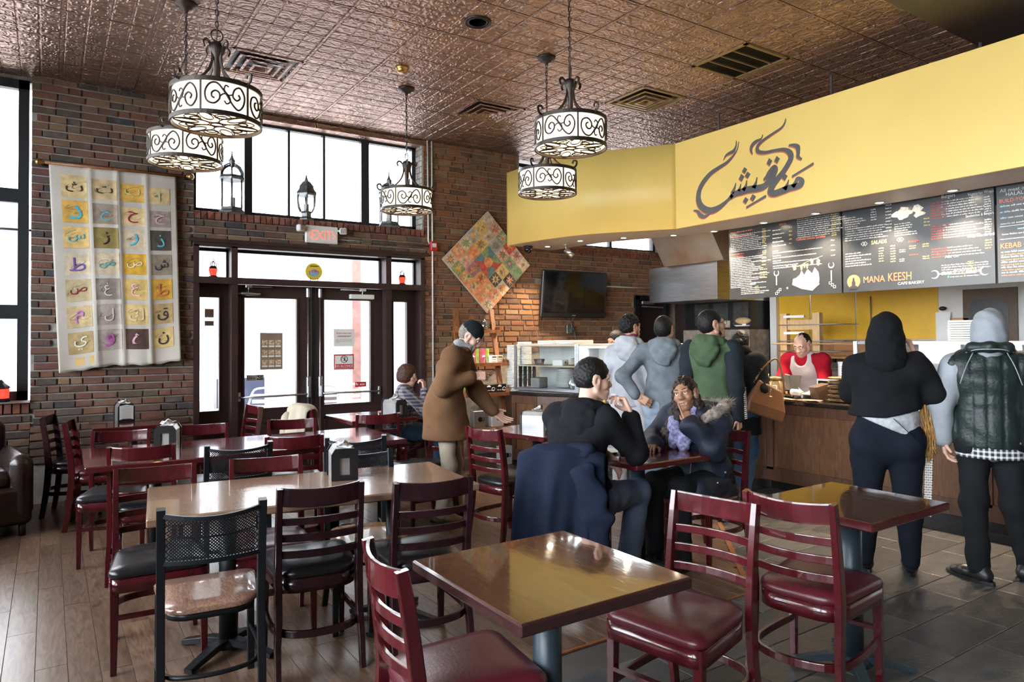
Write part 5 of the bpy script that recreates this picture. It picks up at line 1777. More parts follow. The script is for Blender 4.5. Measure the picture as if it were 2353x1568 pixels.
for a, b, w in ((-4.44, 2.245, .05), (-4.36, 2.24, .03), (-4.325, 2.26, .02), (-4.295, 2.25, .024), (-4.24, 2.285, .036), (-4.17, 2.27, .04)):
 m.prism([(a - w / 2, b + .015), (a + w / 2, b + .02), (a + w * .3, b - .03), (a - w * .2, b - .035)], 0, .002, BAX)
m.build('leaf_drawing', M['t_yellow'], t)
t = board(3.905, 2.585, 'black menu board in the middle with the orange shop logo and SALADS heading')
L = Lines(22)
L.col(3.88, 2.665, 9, .22, .013, .022, 't_white').col(3.62, 2.71, 5, .055, .015, .024, 't_white', .1).col(3.48, 2.73, 9, .06, .015, .030, 't_white', .1)
L.col(3.88, 2.555, 6, .46, .013, .022, 't_white').col(3.40, 2.54, 6, .21, .013, .021, 't_white').col(3.14, 2.555, 3, .06, .015, .03, 't_yellow', .1)
L.col(3.88, 2.315, 6, .28, .014, .024, 't_white').col(3.55, 2.335, 6, .05, .014, .024, 't_yellow', .1).col(3.44, 2.345, 7, .05, .014, .024, 't_yellow', .1)
L.col(3.36, 2.30, 2, .06, .013, .018, 't_white', .2).col(3.36, 2.215, 2, .06, .013, .018, 't_white', .2).col(3.27, 2.325, 2, .06, .013, .02, 't_yellow', .1).col(3.27, 2.245, 1, .08, .014, .02, 't_red', .1)
L.col(3.155, 2.33, 2, .06, .013, .02, 't_yellow', .1).col(3.155, 2.22, 2, .06, .013, .02, 't_yellow', .1)
L.col(3.08, 2.68, 7, .14, .014, .022, 't_red', .3).col(2.99, 2.68, 7, .34, .013, .022, 't_white', .3)
L.col(3.08, 2.475, 6, .16, .014, .022, 't_red', .3).col(2.98, 2.475, 6, .34, .013, .022, 't_white', .3)
L.col(3.08, 2.275, 4, .20, .014, .024, 't_red', .3).col(2.95, 2.275, 4, .30, .013, .024, 't_white', .5)
L.col(2.655, 2.665, 8, .055, .014, .020, 't_white', .1).col(2.655, 2.475, 7, .055, .014, .020, 't_white', .1).col(2.655, 2.305, 4, .055, .014, .022, 't_yellow', .1)
L.col(3.0, 2.125, 5, .42, .013, .020, 't_white').col(2.79, 2.14, 5, .05, .013, .019, 't_yellow', .1)
L.col(2.93, 2.02, 1, .10, .013, .02, 't_white', 0).col(2.80, 2.02, 1, .10, .013, .02, 't_white', 0)
L.build(t)
bx(t, 'SALADS', .05, 3.62, 2.385, 't_yellow', sq=.85)
bx(t, 'Add On', .03, 3.28, 2.36, 't_red')
bx(t, 'Add On', .034, 2.97, 2.19, 't_blue')
bx(t, 'Burgers', .045, 2.99, 2.715, 't_white', sq=.8)
bx(t, 'Vegetarian Wraps', .036, 2.78, 2.70, 't_white', sq=.75)
bx(t, 'Sandwiches & Burgers', .032, 2.80, 2.52, 't_white', sq=.75)
bx(t, 'Wraps from the Grill', .032, 2.79, 2.345, 't_white', sq=.75)
bx(t, 'MANA', .088, 3.705, 2.025, 't_orange', sq=.82)
bx(t, 'KEESH', .108, 3.47, 2.025, 't_orange', sq=.72)
bx(t, 'CAFE\u00b7BAKERY', .036, 3.145, 1.985, 't_white', 'RIGHT', sq=1.05)
MB().prism([(-3.80 + .066 * math.cos(2 * math.pi * k / 32), 2.045 + .066 * math.sin(2 * math.pi * k / 32)) for k in range(32)], 0, .002, BAX).build('logo_disc', M['t_orange'], t)
MB().prism([(-3.845, 1.975), (-3.755, 1.975), (-3.765, 2.0), (-3.782, 2.005), (-3.782, 2.045), (-3.79, 2.05), (-3.79, 2.07), (-3.80, 2.09), (-3.81, 2.07), (-3.81, 2.05), (-3.818, 2.045), (-3.818, 2.005), (-3.835, 2.0)], .002, .0035, BAX).build('logo_tower', M['board'], t)
for y, s in ((3.70, 1), (3.36, -1)):
 m = MB()
 for k in range(2):
  c = -y + k * .022
  m.stroke([(c - .02, 2.40, .005), (c, 2.42, .005), (c + .02, 2.40, .005), (c, 2.38, .005), (c - .02, 2.40, .005)], BAX, (0, 0, 0), .002)
 m.build('diamond_icon', M['t_white'], t)
for y in (2.81 + .25, 2.66):
 ring_icon(t, y, 2.055, .034, a0=-130 if y > 2.9 else 50, a1=130 if y > 2.9 else 310)
 s = 1 if y > 2.9 else -1
 MB().stroke([(-y + s * .035, 2.055, .010), (-y + s * .145, 2.06, .008)], BAX, (0, 0, 0), .002).build('handle_icon', M['t_white'], t)
m = MB()
for k in range(6):
 a = -2.90 + k * .029
 m.stroke([(a, 2.045, .004), (a + .029, 2.045, .004), (a + .029, 2.08, .004), (a, 2.08, .004), (a, 2.045, .004)], BAX, (0, 0, 0), .002)
 m.stroke([(a, 2.045, .003), (a + .029, 2.08, .003)], BAX, (0, 0, 0), .002)
m.build('woven_band_icon', M['t_white'], t)
for y, c in ((2.945, 'leaf_green'), (2.815, 't_orange')):
 M.setdefault('leaf_green', mat('leaf_green', (.06, .45, .15), .6))
 MB().prism([(-y + .008 * math.cos(q), 2.026 + .010 * math.sin(q)) for q in [math.pi * k / 5 for k in range(10)]], 0, .002, BAX).build('key_dot', M[c], t)
m = MB()
rr = random.Random(4)
for k in range(9):
 cy, cz = -3.28 + rr.uniform(-.11, .11), 2.64 + rr.uniform(-.035, .05)
 m.prism([(cy + rr.uniform(.03, .06) * math.cos(q), cz + rr.uniform(.02, .04) * math.sin(q)) for q in [2 * math.pi * n / 9 for n in range(9)]], 0, .001 + .0003 * k, BAX)
m.build('bread_drawing', M['draw_pale'], t)
t = board(2.565, 1.25, 'black menu board at the right edge headed All meat is HALAL and KEBAB CHOICES')
L = Lines(23)
L.col(2.50, 2.565, 4, .50, .018, .048, 't_white', .2)
L.col(2.54, 2.565, 4, .06, .018, .048, 't_blue', 0).col(2.42, 2.37, 1, .4, .018, .03, 't_blue', .1).col(2.53, 2.335, 1, .7, .015, .03, 't_white', 0)
for k in range(5):
 L.col(2.54, 2.19 - k * .042, 1, .34, .018, .03, 't_blue', .2).col(2.54, 2.168 - k * .042, 1, .5, .013, .03, 't_orange', .3)
L.col(2.0, 2.60, 10, .5, .015, .045, 't_white', .4)
L.build(t)
bx(t, 'All meat is', .042, 2.54, 2.685, 't_white')
bx(t, 'HALAL', .042, 2.50, 2.65, 't_white')
bx(t, 'BUILD-YOUR-OWN KEBAB', .042, 2.545, 2.60, 't_orange', sq=.9)
bx(t, 'KEBAB CHOICES', .060, 2.545, 2.225, 't_orange', sq=.85)
for z in (2.405, 2.30):
 MB().stroke([(-2.545, z, .005), (-1.9, z, .005)], BAX, (0, 0, 0), .002).build('divider_line', M['t_white'], t)
# --- counter
CP = [(4.86, 7.88), (4.85, 7.25), (4.56, 6.86), (4.66, 6.50), (4.90, 6.1), (5.28, 5.52), (5.62, 5.05), (5.86, 4.72), (5.97, 4.42), (5.97, -1.5)]
ct = thing('counter', 'dark wood service counter with recessed panels running along the right side', 'counter', (0, 0, 0))
def offset(path, d):
 out = []
 P = [Vector(p) for p in path]
 for i, p in enumerate(P):
  a = (P[i] - P[i - 1]).normalized() if i else (P[1] - P[0]).normalized()
  b = (P[i + 1] - P[i]).normalized() if i < len(P) - 1 else a
  n = Vector((-(a + b).y, (a + b).x)).normalized()
  out.append(p + n * d)
 return [(q.x, q.y) for q in out]
back = [(6.60, -1.5), (6.60, 4.75), (6.15, 5.55), (5.55, 6.45), (5.4, 7.88)]
MB().prism(offset(CP, .02) + back, .10, .855).build('carcass', M['counter_wood'], ct)
MB().prism(offset(CP, .09) + back, 0, .10).build('kick_board', M['black'], ct)
top = MB().prism(offset(CP, -.045) + [(6.66, -1.5), (6.66, 4.78), (6.2, 5.6), (5.6, 6.5), (5.45, 7.88)], .86, .90).build('countertop', M['granite'], ct)
bv = top.modifiers.new('bevel', 'BEVEL')
bv.width = .008
bv.segments = 2
def front_segment(p0, p1, fr=.075):
 p0, p1 = Vector(p0), Vector(p1)
 d = (p1 - p0)
 ln = d.length
 d.normalize()
 ang = math.atan2(d.y, d.x)
 c = (p0 + p1) / 2
 n = Vector((d.y, -d.x))
 m = MB()
 for zc, h in ((.81, .09), (.165, .13)):
  m.box((c.x - n.x * -.0, c.y, zc), (ln, .03, h), ang)
 for q in (p0 + d * fr / 2, p1 - d * fr / 2):
  m.box((q.x, q.y, .487), (fr, .03, .56), ang)
 m.build('panel_frame', M['counter_wood'], ct)
 MB().box((c.x - n.x * .008, c.y - n.y * .008, .487), (ln - 2 * fr, .012, .55), ang).build('front_panel', M['counter_panel'], ct)
ys = [4.42, 3.42, 2.50, 1.58, .66, -.26]
for a, b in zip(ys, ys[1:]):
 front_segment((5.975, a - .004), (5.975, b + .004))
for a, b in zip(CP[1:8], CP[2:9]):
 front_segment(a, b, .05)
def case(name, label, pts, depth, z0, z1, shelf=None, lit=False, gl='glass_case'):
 """glass case over a polyline front; depth to the inside"""
 t = thing(name, label, 'display case', (0, 0, 0))
 inn = offset(pts, depth)
 poly = pts + inn[::-1]
 MB().prism(poly, z0, z0 + .03).build('base', M['steel'], t)
 MB().prism(poly, z1 - .025, z1).build('top_board', M['pine_pale'] if not lit else M['steel'], t)
 for k in range(len(pts) - 1):
  a, b = Vector(pts[k]), Vector(pts[k + 1])
  MB().add([(a.x, a.y, z0 + .03), (b.x, b.y, z0 + .03), (b.x, b.y, z1 - .025), (a.x, a.y, z1 - .025)], [(0, 1, 2, 3)]).build('front_glass', M[gl], t)
  a, b = Vector(inn[k]), Vector(inn[k + 1])
  MB().add([(a.x, a.y, z0 + .03), (b.x, b.y, z0 + .03), (b.x, b.y, z1 - .025), (a.x, a.y, z1 - .025)], [(0, 1, 2, 3)]).build('rear_door', M['case_back'], t)
 for q in (0, -1):
  a, b = Vector(pts[q]), Vector(inn[q])
  MB().add([(a.x, a.y, z0 + .03), (b.x, b.y, z0 + .03), (b.x, b.y, z1 - .025), (a.x, a.y, z1 - .025)], [(0, 1, 2, 3)]).build('end_glass', M['glass_case'], t)
 for p in pts:
  MB().box((p[0], p[1], (z0 + z1) / 2), (.028, .028, z1 - z0), .3).build('corner_post', M['steel'], t)
 if shelf:
  MB().prism(offset(pts, .02) + offset(pts, depth - .02)[::-1], shelf - .012, shelf).build('shelf', M['pine_pale'], t)
 return t
M['case_back'] = mat('case_back', (.62, .64, .64), .4, var=.1, scale=3)
M['case_glow'] = mat('case_glow', (1, 1, 1), .4, emis=((.92, .97, 1), 6))
M['glass_bright'] = glass_mat('glass_bright', (.95, .97, .98), .38, .06)
case('pastry_case', 'glass display case with shelf of plates and tubs at the bend of the counter', [(4.66, 6.95), (4.92, 6.12)], .48, .905, 1.45, 1.20)
t = case('cake_case', 'bright white glass display case behind the men in hoodies', [(4.93, 6.10), (5.30, 5.54), (5.66, 5.03)], .46, .905, 1.45, gl='glass_bright')
o = MB().prism(offset([(4.95, 6.08), (5.30, 5.56), (5.66, 5.06)], .10) + offset([(4.95, 6.08), (5.30, 5.56), (5.66, 5.06)], .16)[::-1], 1.405, 1.42).build('glow_strip', M['case_glow'], t)  # glowing strip added to brighten the case from inside
t = case('steam_case', 'stainless sneeze guard case over the hot food behind the hooded customers', [(6.10, 3.56), (6.10, 2.2), (6.10, .6)], .45, .905, 1.47, lit=True)
for (y, l, hh) in ((3.3, 'white paper tub inside the hot food case beside the black hoodie', .13), (3.15, 'steel insert pan inside the hot food case', .10), (2.75, 'steel pot inside the hot food case between the two customers', .12)):
 t = thing('food_pan', l, 'pan', (6.32, y, .936))
 MB().lathe([(.06, 0), (.075, hh), (.08, hh), (.066, .01), (0, .01)], n=20).build('pan', M['steel'] if 'steel' in l else M['white'], t)
t = thing('sauce_bottle', 'clear bottle with red cap inside the hot food case', 'bottle', (6.2, 2.95, .936))
MB().lathe([(.035, 0), (.036, .12), (.02, .16), (.02, .17)], n=16).build('bottle', M['glass_case'], t)
MB().lathe([(.024, .165), (.024, .20), (.01, .23), (0, .23)], n=14).build('cap', M['red'], t)
def stack(name, label, cat, c, n, r, step, m, prof=None, group=None, square=False, part='plate'):
 """a pile: every piece a part of one stack is a thing of its own"""
 out = []
 for k in range(n):
  z = c[2] + k * step
  mb = MB()
  if square:
   mb.cbox((0, 0, step * .45), (r * 2, r * 2, step * .85), .003)
  else:
   mb.lathe(prof or [(r * .6, 0), (r * .65, .002), (r, step * .9), (r, step * .98), (r * .62, .006), (0, .006)], n=20)
  if not out:
   me = mb.mesh(name, M[m])
  o = link(name, me, None, (c[0], c[1], z + .0005))
  o.rotation_euler = (0, 0, random.uniform(-.08, .08))
  out.append(tag(o, ('topmost ' if k == n - 1 else 'lowest ' if k == 0 else '') + label, cat, group or label))
 return out
stack('plate', 'cream plate in the tall pile inside the glass case', 'plate', (5.07, 6.50, .936), 14, .12, .016, 'white')
stack('tray', 'white paper tray in the stack on top of the glass case', 'tray', (4.99, 6.62, 1.452), 2, .14, .02, 'paper', square=True)
stack('tray', 'pale board on the glass case beside the paper trays', 'tray', (5.08, 6.36, 1.452), 3, .16, .014, 'white', square=True)
t = thing('plastic_tub', 'clear plastic tub on the upper shelf of the glass case', 'tub', (4.86, 6.74, 1.20))
MB().lathe([(.05, 0), (.065, .07), (.068, .072), (.05, .008), (0, .006)], n=16).build('tub', M['cup_clear'], t)
t = thing('takeaway_box', 'white takeaway box with a small heart on the glass case shelf', 'box', (4.96, 6.46, 1.20), .4)
MB().cbox((0, 0, .035), (.15, .13, .07), .004).build('box', M['paper'], t)
MB().prism([(-.014, .04), (0, .022), (.014, .04), (.007, .048), (0, .042), (-.007, .048)], .0655, .068, AX, (0, 0, 0)).build('heart_print', M['black'], t)
t = thing('paper_bundle', 'bundle of crumpled paper bags on the glass case shelf', 'paper', (5.08, 6.30, 1.20))
m = MB()
for k in range(5):
 m.box((.0, 0, .012 + k * .018), (.16, .12, .008), k * .2, mat=Euler((.08 * (k % 3 - 1), .1, k * .3)).to_matrix())
m.build('bags', M['pine_pale'], t)
t = thing('steel_bin', 'small steel container at the bottom of the glass case', 'container', (4.84, 6.72, .936), .3)
MB().cbox((0, 0, .06), (.17, .13, .12), .006).build('bin', M['steel_dull'], t)
t = thing('mixing_bowl', 'tilted steel bowl beside the plates in the glass case', 'bowl', (5.02, 6.24, .985))
MB().lathe([(.03, -.045), (.07, -.02), (.09, .03), (.092, .03), (.07, -.016), (0, -.04)], n=20).build('bowl', M['steel'], t).rotation_euler = (0, R(-50), R(40))
for k, (x, y, n) in enumerate(((4.95, 7.42, 26), (5.09, 7.38, 28))):
 stack('foam_box', ('left' if k == 0 else 'right') + ' column white foam box beside the glass case', 'box', (x, y, .901), n, .065, .0205, 'white', square=True, group='foam boxes on the counter')
for k in range(4):
 stack('plastic_cup', 'clear plastic cup in the %s nested column from the left before the foam boxes' % ORD[k], 'cup', (4.90 + k * .055, 7.20 - k * .02, .901), 4, .028, .055, 'cup_clear', prof=[(.02, 0), (.028, .11), (.029, .11), (.0, .004)], group='nested clear cups on the counter')
t = thing('ladder_shelf', 'brown wooden ladder shelf leaning on the bricks behind the man in the brown jacket', 'shelf', (0, 0, 0))
sw = M['shelf_wood']
LG = lambda f, a, b: tuple(a[i] + (b[i] - a[i]) * f for i in range(3))
LA = ((4.02, 7.14, 0), (4.34, 7.84, 1.90))
LB = ((4.69, 7.14, 0), (4.87, 7.84, 1.90))
for a, b in (LA, LB):
 MB().bar(a, b, .04, .06, up=(1, 0, 0)).build('upright', sw, t)
for z, d in ((1.62, .14), (1.205, .22), (.845, .28), (.45, .34)):
 f = z / 1.90
 a, b = LG(f, *LA), LG(f, *LB)
 MB().b2(a[0] - .03, b[0] + .04, a[1] - d * .75, a[1] + d * .25, z - .022, z).build('shelf_board', sw, t)
 MB().b2(a[0] - .03, b[0] + .04, a[1] - d * .75 - .012, a[1] - d * .75, z - .03, z + .012).build('shelf_lip', sw, t)
 m = MB()
 for q in (a[0] - .03, b[0] + .03):
  m.b2(q, q + .012, a[1] - d * .75, a[1] + d * .25, z, z + .05)
 m.build('shelf_end', sw, t)
M['chrome_glass'] = mat('chrome_glass', (.35, .35, .36), .08, metal=.9)
for (x, y, z, l) in ((4.70, 7.73, 1.62, 'round glass teapot on the top shelf of the wooden ladder shelf'), (4.40, 7.46, .845, 'round glass teapot on the third shelf of the wooden ladder shelf')):
 t = thing('teapot', l, 'teapot', (x, y, z))
 MB().ball((0, 0, .062), (.064, .064, .06), 10).build('pot', M['chrome_glass'], t)
 MB().lathe([(.03, .118), (.026, .13), (.008, .135), (.01, .15), (0, .152)], n=14).build('lid', M['steel'], t)
 MB().tube([(.062, 0, .09), (.09, 0, .085), (.09, 0, .04), (.062, 0, .035)], .007, 6).build('handle', M['black'], t)
 MB().tube([(-.05, 0, .07), (-.09, 0, .10)], .009, 6).build('spout', M['chrome_glass'], t)
M['pouch_pink'] = mat('pouch_pink', (.62, .14, .20), .3, var=.3, scale=20)
M['pouch_green'] = mat('pouch_green', (.38, .52, .06), .3, var=.3, scale=20)
for k, (x, c) in enumerate(((4.30, 'pouch_pink'), (4.42, 'pouch_pink'), (4.49, 'pouch_green'), (4.57, 'pouch_pink'), (4.64, 'pouch_green'))):
 t = thing('tea_pouch', ('pink' if 'pink' in c else 'green') + ' tea pouch with white oval label, number %s from the left on the shelf' % ('one', 'two', 'three', 'four', 'five')[k], 'pouch', (x, 7.56, 1.206), 0, 'tea pouches on the ladder shelf')
 w = .10 if 'pink' in c else .05
 MB().grid(lambda a, b: ((a - .5) * w, -.028 * math.sin(math.pi * a) * (1 - b * .9), .19 * b), 7, 6).grid(lambda a, b: ((a - .5) * w, .028 * math.sin(math.pi * a) * (1 - b * .9), .19 * b), 7, 6).build('pouch', M[c], t)
 if 'pink' in c:
  MB().lathe([(.024, 0), (0, .003)], n=16, sy=.75).build('oval_sticker', M['paper'], t).matrix_local = Matrix.Translation((0, -.024, .085)) @ Matrix.Rotation(R(90), 4, 'X')
for k, (x, z, w, h, m, l) in enumerate(((4.74, 1.206, .09, .10, 'paper', 'white tea box on the second shelf of the wooden ladder shelf'), (4.83, 1.206, .08, .10, 'pine_pale', 'beige tea box beside the white one on the ladder shelf'),
          (4.70, .846, .15, .10, 'black', 'black tea box on the third shelf, the left one'), (4.86, .846, .15, .10, 'black', 'black tea box with a ring mark on the third shelf, the right one'),
          (4.76, .451, .17, .20, 'paper', 'white box with a black teapot picture on the bottom shelf'), (4.80, .001, .17, .22, 'paper', 'lower white teapot box standing beneath the ladder shelf'), (4.50, .451, .16, .2, 'steel_dull', 'grey plastic drawer box low on the ladder shelf'))):
 y = 7.52 if z > 1 else (7.44 if z > .8 else (7.24 if z > .4 else 7.12))
 t = thing('tea_box', l, 'box', (x - (.05 if z > 1 else .12 if z > .8 else .2), y, z + .0))
 MB().cbox((0, 0, h / 2), (w, .09, h), .002).build('carton', M[m], t)
 g = MB()
 if m == 'black':
  scribble(g, -w * .4, h * .25, w * .8, .012, AX, (0, -.0465, 0), rr)
  g.tube([(w * .28 + .022 * math.cos(q), -.046, h * .42 + .022 * math.sin(q)) for q in [2 * math.pi * i / 16 for i in range(16)]], .003, 4, closed=True)
  g.prism([(-w * .35, h * .7), (w * .05, h * .7), (w * .0, h * .85), (-w * .15, h * .95), (-w * .3, h * .85)], .0452, .046, AX)
  g.build('print', M['paper'], t)
 elif h > .15:
  g.prism([(.04 + .03 * math.cos(q) - .03, h * .5 + .03 * math.sin(q)) for q in [2 * math.pi * i / 16 for i in range(16)]], .0452, .046, AX)
  g.tube([(.05 + .018 * math.cos(q), -.046, h * .5 + .02 * math.sin(q)) for q in [2 * math.pi * i / 12 for i in range(12)]], .004, 4, closed=True)
  g.build('teapot_print', M['black'], t)
 else:
  g.prism([(-w * .35, h * .72), (w * .35, h * .72), (w * .35, h * .85), (-w * .35, h * .85)], .0452, .046, AX)
  scribble(g, -w * .3, h * .45, w * .6, .008, AX, (0, -.0465, 0), rr)
  scribble(g, -w * .35, h * .15, w * .7, .008, AX, (0, -.0465, 0), rr)
  g.build('print', M['black'], t)
t = thing('green_packet', 'lime green packet beside the glass teapot on the third shelf', 'packet', (4.24, 7.46, .846))
MB().ball((0, 0, .05), (.06, .04, .05), 7).build('packet', M['pouch_green'], t)
# --- kitchen behind the counter
KX = RX1
def panel(name, y0, y1, z0, z1, m, x=KX - .012):
 return struct(MB().b2(x, KX, y0, y1, z0, z1).build(name, M[m]))
wy = sname('wall_kitchen')
for a, b in ((6.02, 5.53), (5.53, 4.90), (4.90, 3.92)):
 MB().b2(KX - .014, KX, b + .008, a - .008, 1.475, 2.9).build('yellow_panel', M['yellow_wall'], wy)
for a, b in ((6.02, 5.2), (5.2, 4.4), (4.4, 3.92)):
 MB().b2(KX - .014, KX, b + .006, a - .006, .5, 1.465).build('tan_panel', M['tan_wall'], wy)
MB().b2(KX - .008, KX, 3.92, 6.02, .5, 2.9).build('joint_strip', M['steel'], wy)
MB().b2(KX - .02, KX, -1.6, 3.92, 0, 2.9).build('white_panel', M['white_wall'], wy)
MB().b2(KX - .08, KX + .01, 6.0, 6.10, 0, 2.9).build('white_post', M['white'], wy)
m = MB()
arch = [(-3.62, 0), (-3.62, 1.78)] + [(-3.43 + .17 * math.cos(a), 1.79 + .10 * math.sin(a)) for a in [math.pi - math.pi * i / 10 for i in range(11)]] + [(-3.22, 1.78), (-3.22, 0)]
t = thing('serving_hatch', 'brown framed dark opening in the white kitchen wall behind the grey hood', 'opening', (KX - .02, 0, 0))
MB().prism([(-3.66, .9), (-3.14, .9), (-3.14, 2.02), (-3.66, 2.02)], 0, .02, BAX).build('frame', M['shelf_dark'], t)
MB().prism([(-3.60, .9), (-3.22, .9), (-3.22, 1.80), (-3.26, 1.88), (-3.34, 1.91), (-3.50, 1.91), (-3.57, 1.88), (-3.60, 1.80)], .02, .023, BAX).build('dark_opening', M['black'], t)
t = thing('cork_board', 'small brown board on the white kitchen wall left of the grey hood', 'board', (KX - .02, 3.75, 1.45))
MB().cbox((-.01, 0, 0), (.02, .30, .52), .004).build('panel', M['tan_wall'], t)
t = thing('order_slips', 'curled white order papers clipped to the kitchen wall', 'paper', (KX - .02, 3.86, 1.62))
MB().grid(lambda a, b: (-.03 - .03 * math.sin(b * 3) * a, (.5 - a) * .16, .16 - .36 * b), 6, 8).build('sheet', M['paper'], t)
MB().ball((-.04, 0, .20), (.03, .04, .025), 6).build('clip', M['iron'], t)
t = thing('range_hood', 'stained stainless steel range hood with sloping canopy left of the menu boards', 'hood', (0, 0, 0))
MB().b2(KX - 1.1, KX - .02, 6.15, 7.40, 2.02, 2.52).build('hood_skirt', M['steel'], t)
MB().prism([(KX - 1.15, 2.52), (KX - .02, 2.52), (KX - .02, 3.9), (KX - .3, 3.9), (KX - 1.45, 3.05), (KX - 1.45, 2.98)], -7.05, -6.0, (X_, Z_, -Y_)).build('canopy', M['hood_stain'], t)
t = thing('pizza_oven', 'brick fronted bread oven under the hood with black block standing for the shaded recess', 'oven', (0, 0, 0))
MB().b2(KX - .45, KX - .02, 6.16, 7.35, .1, 1.62).build('oven_body', M['mortar'], t)
r = random.Random(6)
z = .9
row = 0
while z < 1.60:
 y = 6.17 + (row % 2) * .11
 while y < 6.95:
  piece('brick', BR['oven'][row % 3], t, (KX - .452, y + .1, z + .03), (.2, .014, .054), R(90))
  y += .21
 z += .062
 row += 1
MB().b2(KX - .47, KX - .02, 6.16, 7.3, 1.622, 1.65).build('oven_ledge', M['iron'], t)
MB().b2(KX - .40, KX - .02, 6.16, 7.35, 1.65, 2.02).build('recess_shade', M['black'], t)  # black block above the oven; recess shade put into its colour
m = MB()
for y in (6.20, 6.55, 6.9):
 m.b2(KX - .412, KX - .40, y, y + .26, 1.68, 2.0)
m.build('oven_back', M['steel_dark'], t)
t = thing('bread_basket', 'round pale basket on the oven ledge under the hood', 'basket', (KX - .55 + .18, 6.62, 1.65))
MB().lathe([(.10, 0), (.105, .09), (.095, .10), (0, .10)], n=20).build('basket', M['pine_pale'], t)
t = thing('bread_peel', 'wooden bread board leaning over white plates on the oven ledge', 'board', (KX - .40, 6.3, 1.66))
MB().ball((0, 0, .08), (.06, .13, .05), 8).build('board', M['pine'], t)
MB().lathe([(0, 0), (.10, .0), (.12, .02), (0, .02)], n=16).build('plate', M['white'], t)
MB().b2(-.02, .02, -.06, 0, .0, .07).build('towel', M['paper'], t)
t = thing('bread_rack', 'pale pine bread rack with wire shelves behind the server', 'rack', (0, 0, 0))
for y in (5.36, 4.92):
 MB().b2(7.60, 7.67, y - .045, y + .045, 0, 1.80).build('post', M['pine'], t)
for z in (1.66, 1.46, 1.34, 1.14):
 m = MB()
 m.tube([(7.58, 5.42, z), (7.58, 4.56, z)], .006, 5)
 m.tube([(7.9, 5.42, z), (7.9, 4.56, z)], .006, 5)
 for k in range(8):
  m.tube([(7.58, 5.4 - k * .115, z), (7.9, 5.4 - k * .115, z)], .004, 4)
 m.build('wire_shelf', M['steel_dull'], t)
MB().b2(7.62, 7.64, 4.95, 5.34, 1.60, 1.72).build('crossboard', M['pine'], t)
for z in (1.745, 1.545, 1.16):
 MB().b2(7.56, 7.60, 5.05, 5.33, z, z + .03).build('tray_rail', M['white'], t)
MB().tube([(7.50, 5.46, 1.43), (7.50, 4.40, 1.43)], .010, 6).build('dowel', M['pine'], t)
for y in (4.70, 4.42):
 MB().tube([(KX - .03, y, 1.0), (KX - .03, y, 2.0 if y > 4.5 else 1.48)], .008, 6).build('standard', M['steel'], t)
t = thing('back_bench', 'steel work bench with wooden top behind the server', 'bench', (0, 0, 0))
MB().b2(7.95, 8.38, 3.6, 5.2, 1.245, 1.27).build('upper_board', M['pine'], t)
MB().b2(7.95, 8.38, 3.6, 5.2, .86, .90).build('worktop', M['steel_dull'], t)
m = MB()
for y in (3.65, 5.15):
 for x in (7.97, 8.32):
  m.b2(x, x + .04, y - .02, y + .02, 0, 1.25)
m.build('legs', M['black'], t)
MB().b2(7.97, 8.36, 3.6, 5.2, .3, .32).build('lower_shelf', M['black'], t)
t = thing('steel_pan', 'square steel pan on the bench to the right of the server', 'pan', (8.15, 4.96, 1.04))
MB().lathe([(.12, 0), (.15, .15), (.16, .15), (.125, .01), (0, .01)], n=4, smooth=False).build('pan', M['steel'], t).rotation_euler = (0, 0, R(45))
MB().b2(-.19, .2, -.3, .2, -.02, -.001).build('wire_tray', M['steel_dull'], t)
t = thing('storage_jar', 'tall brass coloured jar with clip lid on the counter by the till', 'jar', (6.20, 4.46, .901))
MB().lathe([(.075, 0), (.082, .02), (.082, .15), (.06, .17), (.06, .175)], n=24).build('jar_body', M['jar_brass'], t)
MB().lathe([(.066, .175), (.07, .185), (.07, .205), (.0, .212)], n=24).build('lid', M['brass'], t)
MB().tube([(-.02, .075, .15), (-.02, .13, .12), (-.02, .13, .05), (-.02, .14, .0)], .007, 6).build('clip', M['white_plastic'], t)
MB().cbox((-.078, -.03, .08), (.012, .05, .09), .003).build('sticker', M['paper'], t)
t = thing('utensil_cup', 'glass of wooden utensils behind the storage jar', 'cup', (6.36, 4.72, .901))
MB().lathe([(.04, 0), (.05, .14), (.048, .14), (.036, .006)], n=18).build('glass', M['cup_clear'], t)
m = MB()
for k in range(7):
 m.tube([(.01 * (k - 3), .0, .01), (.016 * (k - 3), .01 * (k % 3 - 1), .22 + .02 * (k % 3))], .006, 5)
m.build('utensils', M['pine'], t)
t = thing('serving_bowl', 'black bowl with pale rim at the near edge of the counter by the handbag', 'bowl', (6.10, 4.56, .901))
MB().lathe([(.05, 0), (.12, .045), (.125, .05), (.12, .053), (.05, .012), (0, .01)], n=24).build('bowl', M['black'], t)
t = thing('till_tablet', 'black tilted tablet on a stand in front of the server', 'tablet', (6.34, 4.42, .901), R(90))
MB().cbox((0, 0, .01), (.20, .18, .02), .006).build('foot', M['black'], t)
MB().cbox((0, .02, .14), (.25, .016, .19), .006, mat=Euler((R(35), 0, R(10))).to_matrix()).build('tablet', M['black'], t)
MB().tube(smooth_path([(.02, .03, .23), (.0, -.06, .20), (-.03, -.10, .10), (-.09, -.16, .02)], 5), .004, 6).build('white_cable', M['white_plastic'], t)
t = thing('card_terminal', 'grey and white card terminal on the counter', 'terminal', (6.16, 4.12, .901), R(80))
MB().cbox((0, 0, .025), (.11, .18, .05), .012, mat=Euler((R(8), 0, 0)).to_matrix()).build('body', M['steel_dark'], t)
MB().cbox((0, .02, .052), (.10, .14, .012), .004, mat=Euler((R(8), 0, 0)).to_matrix()).build('keypad', M['white_plastic'], t)
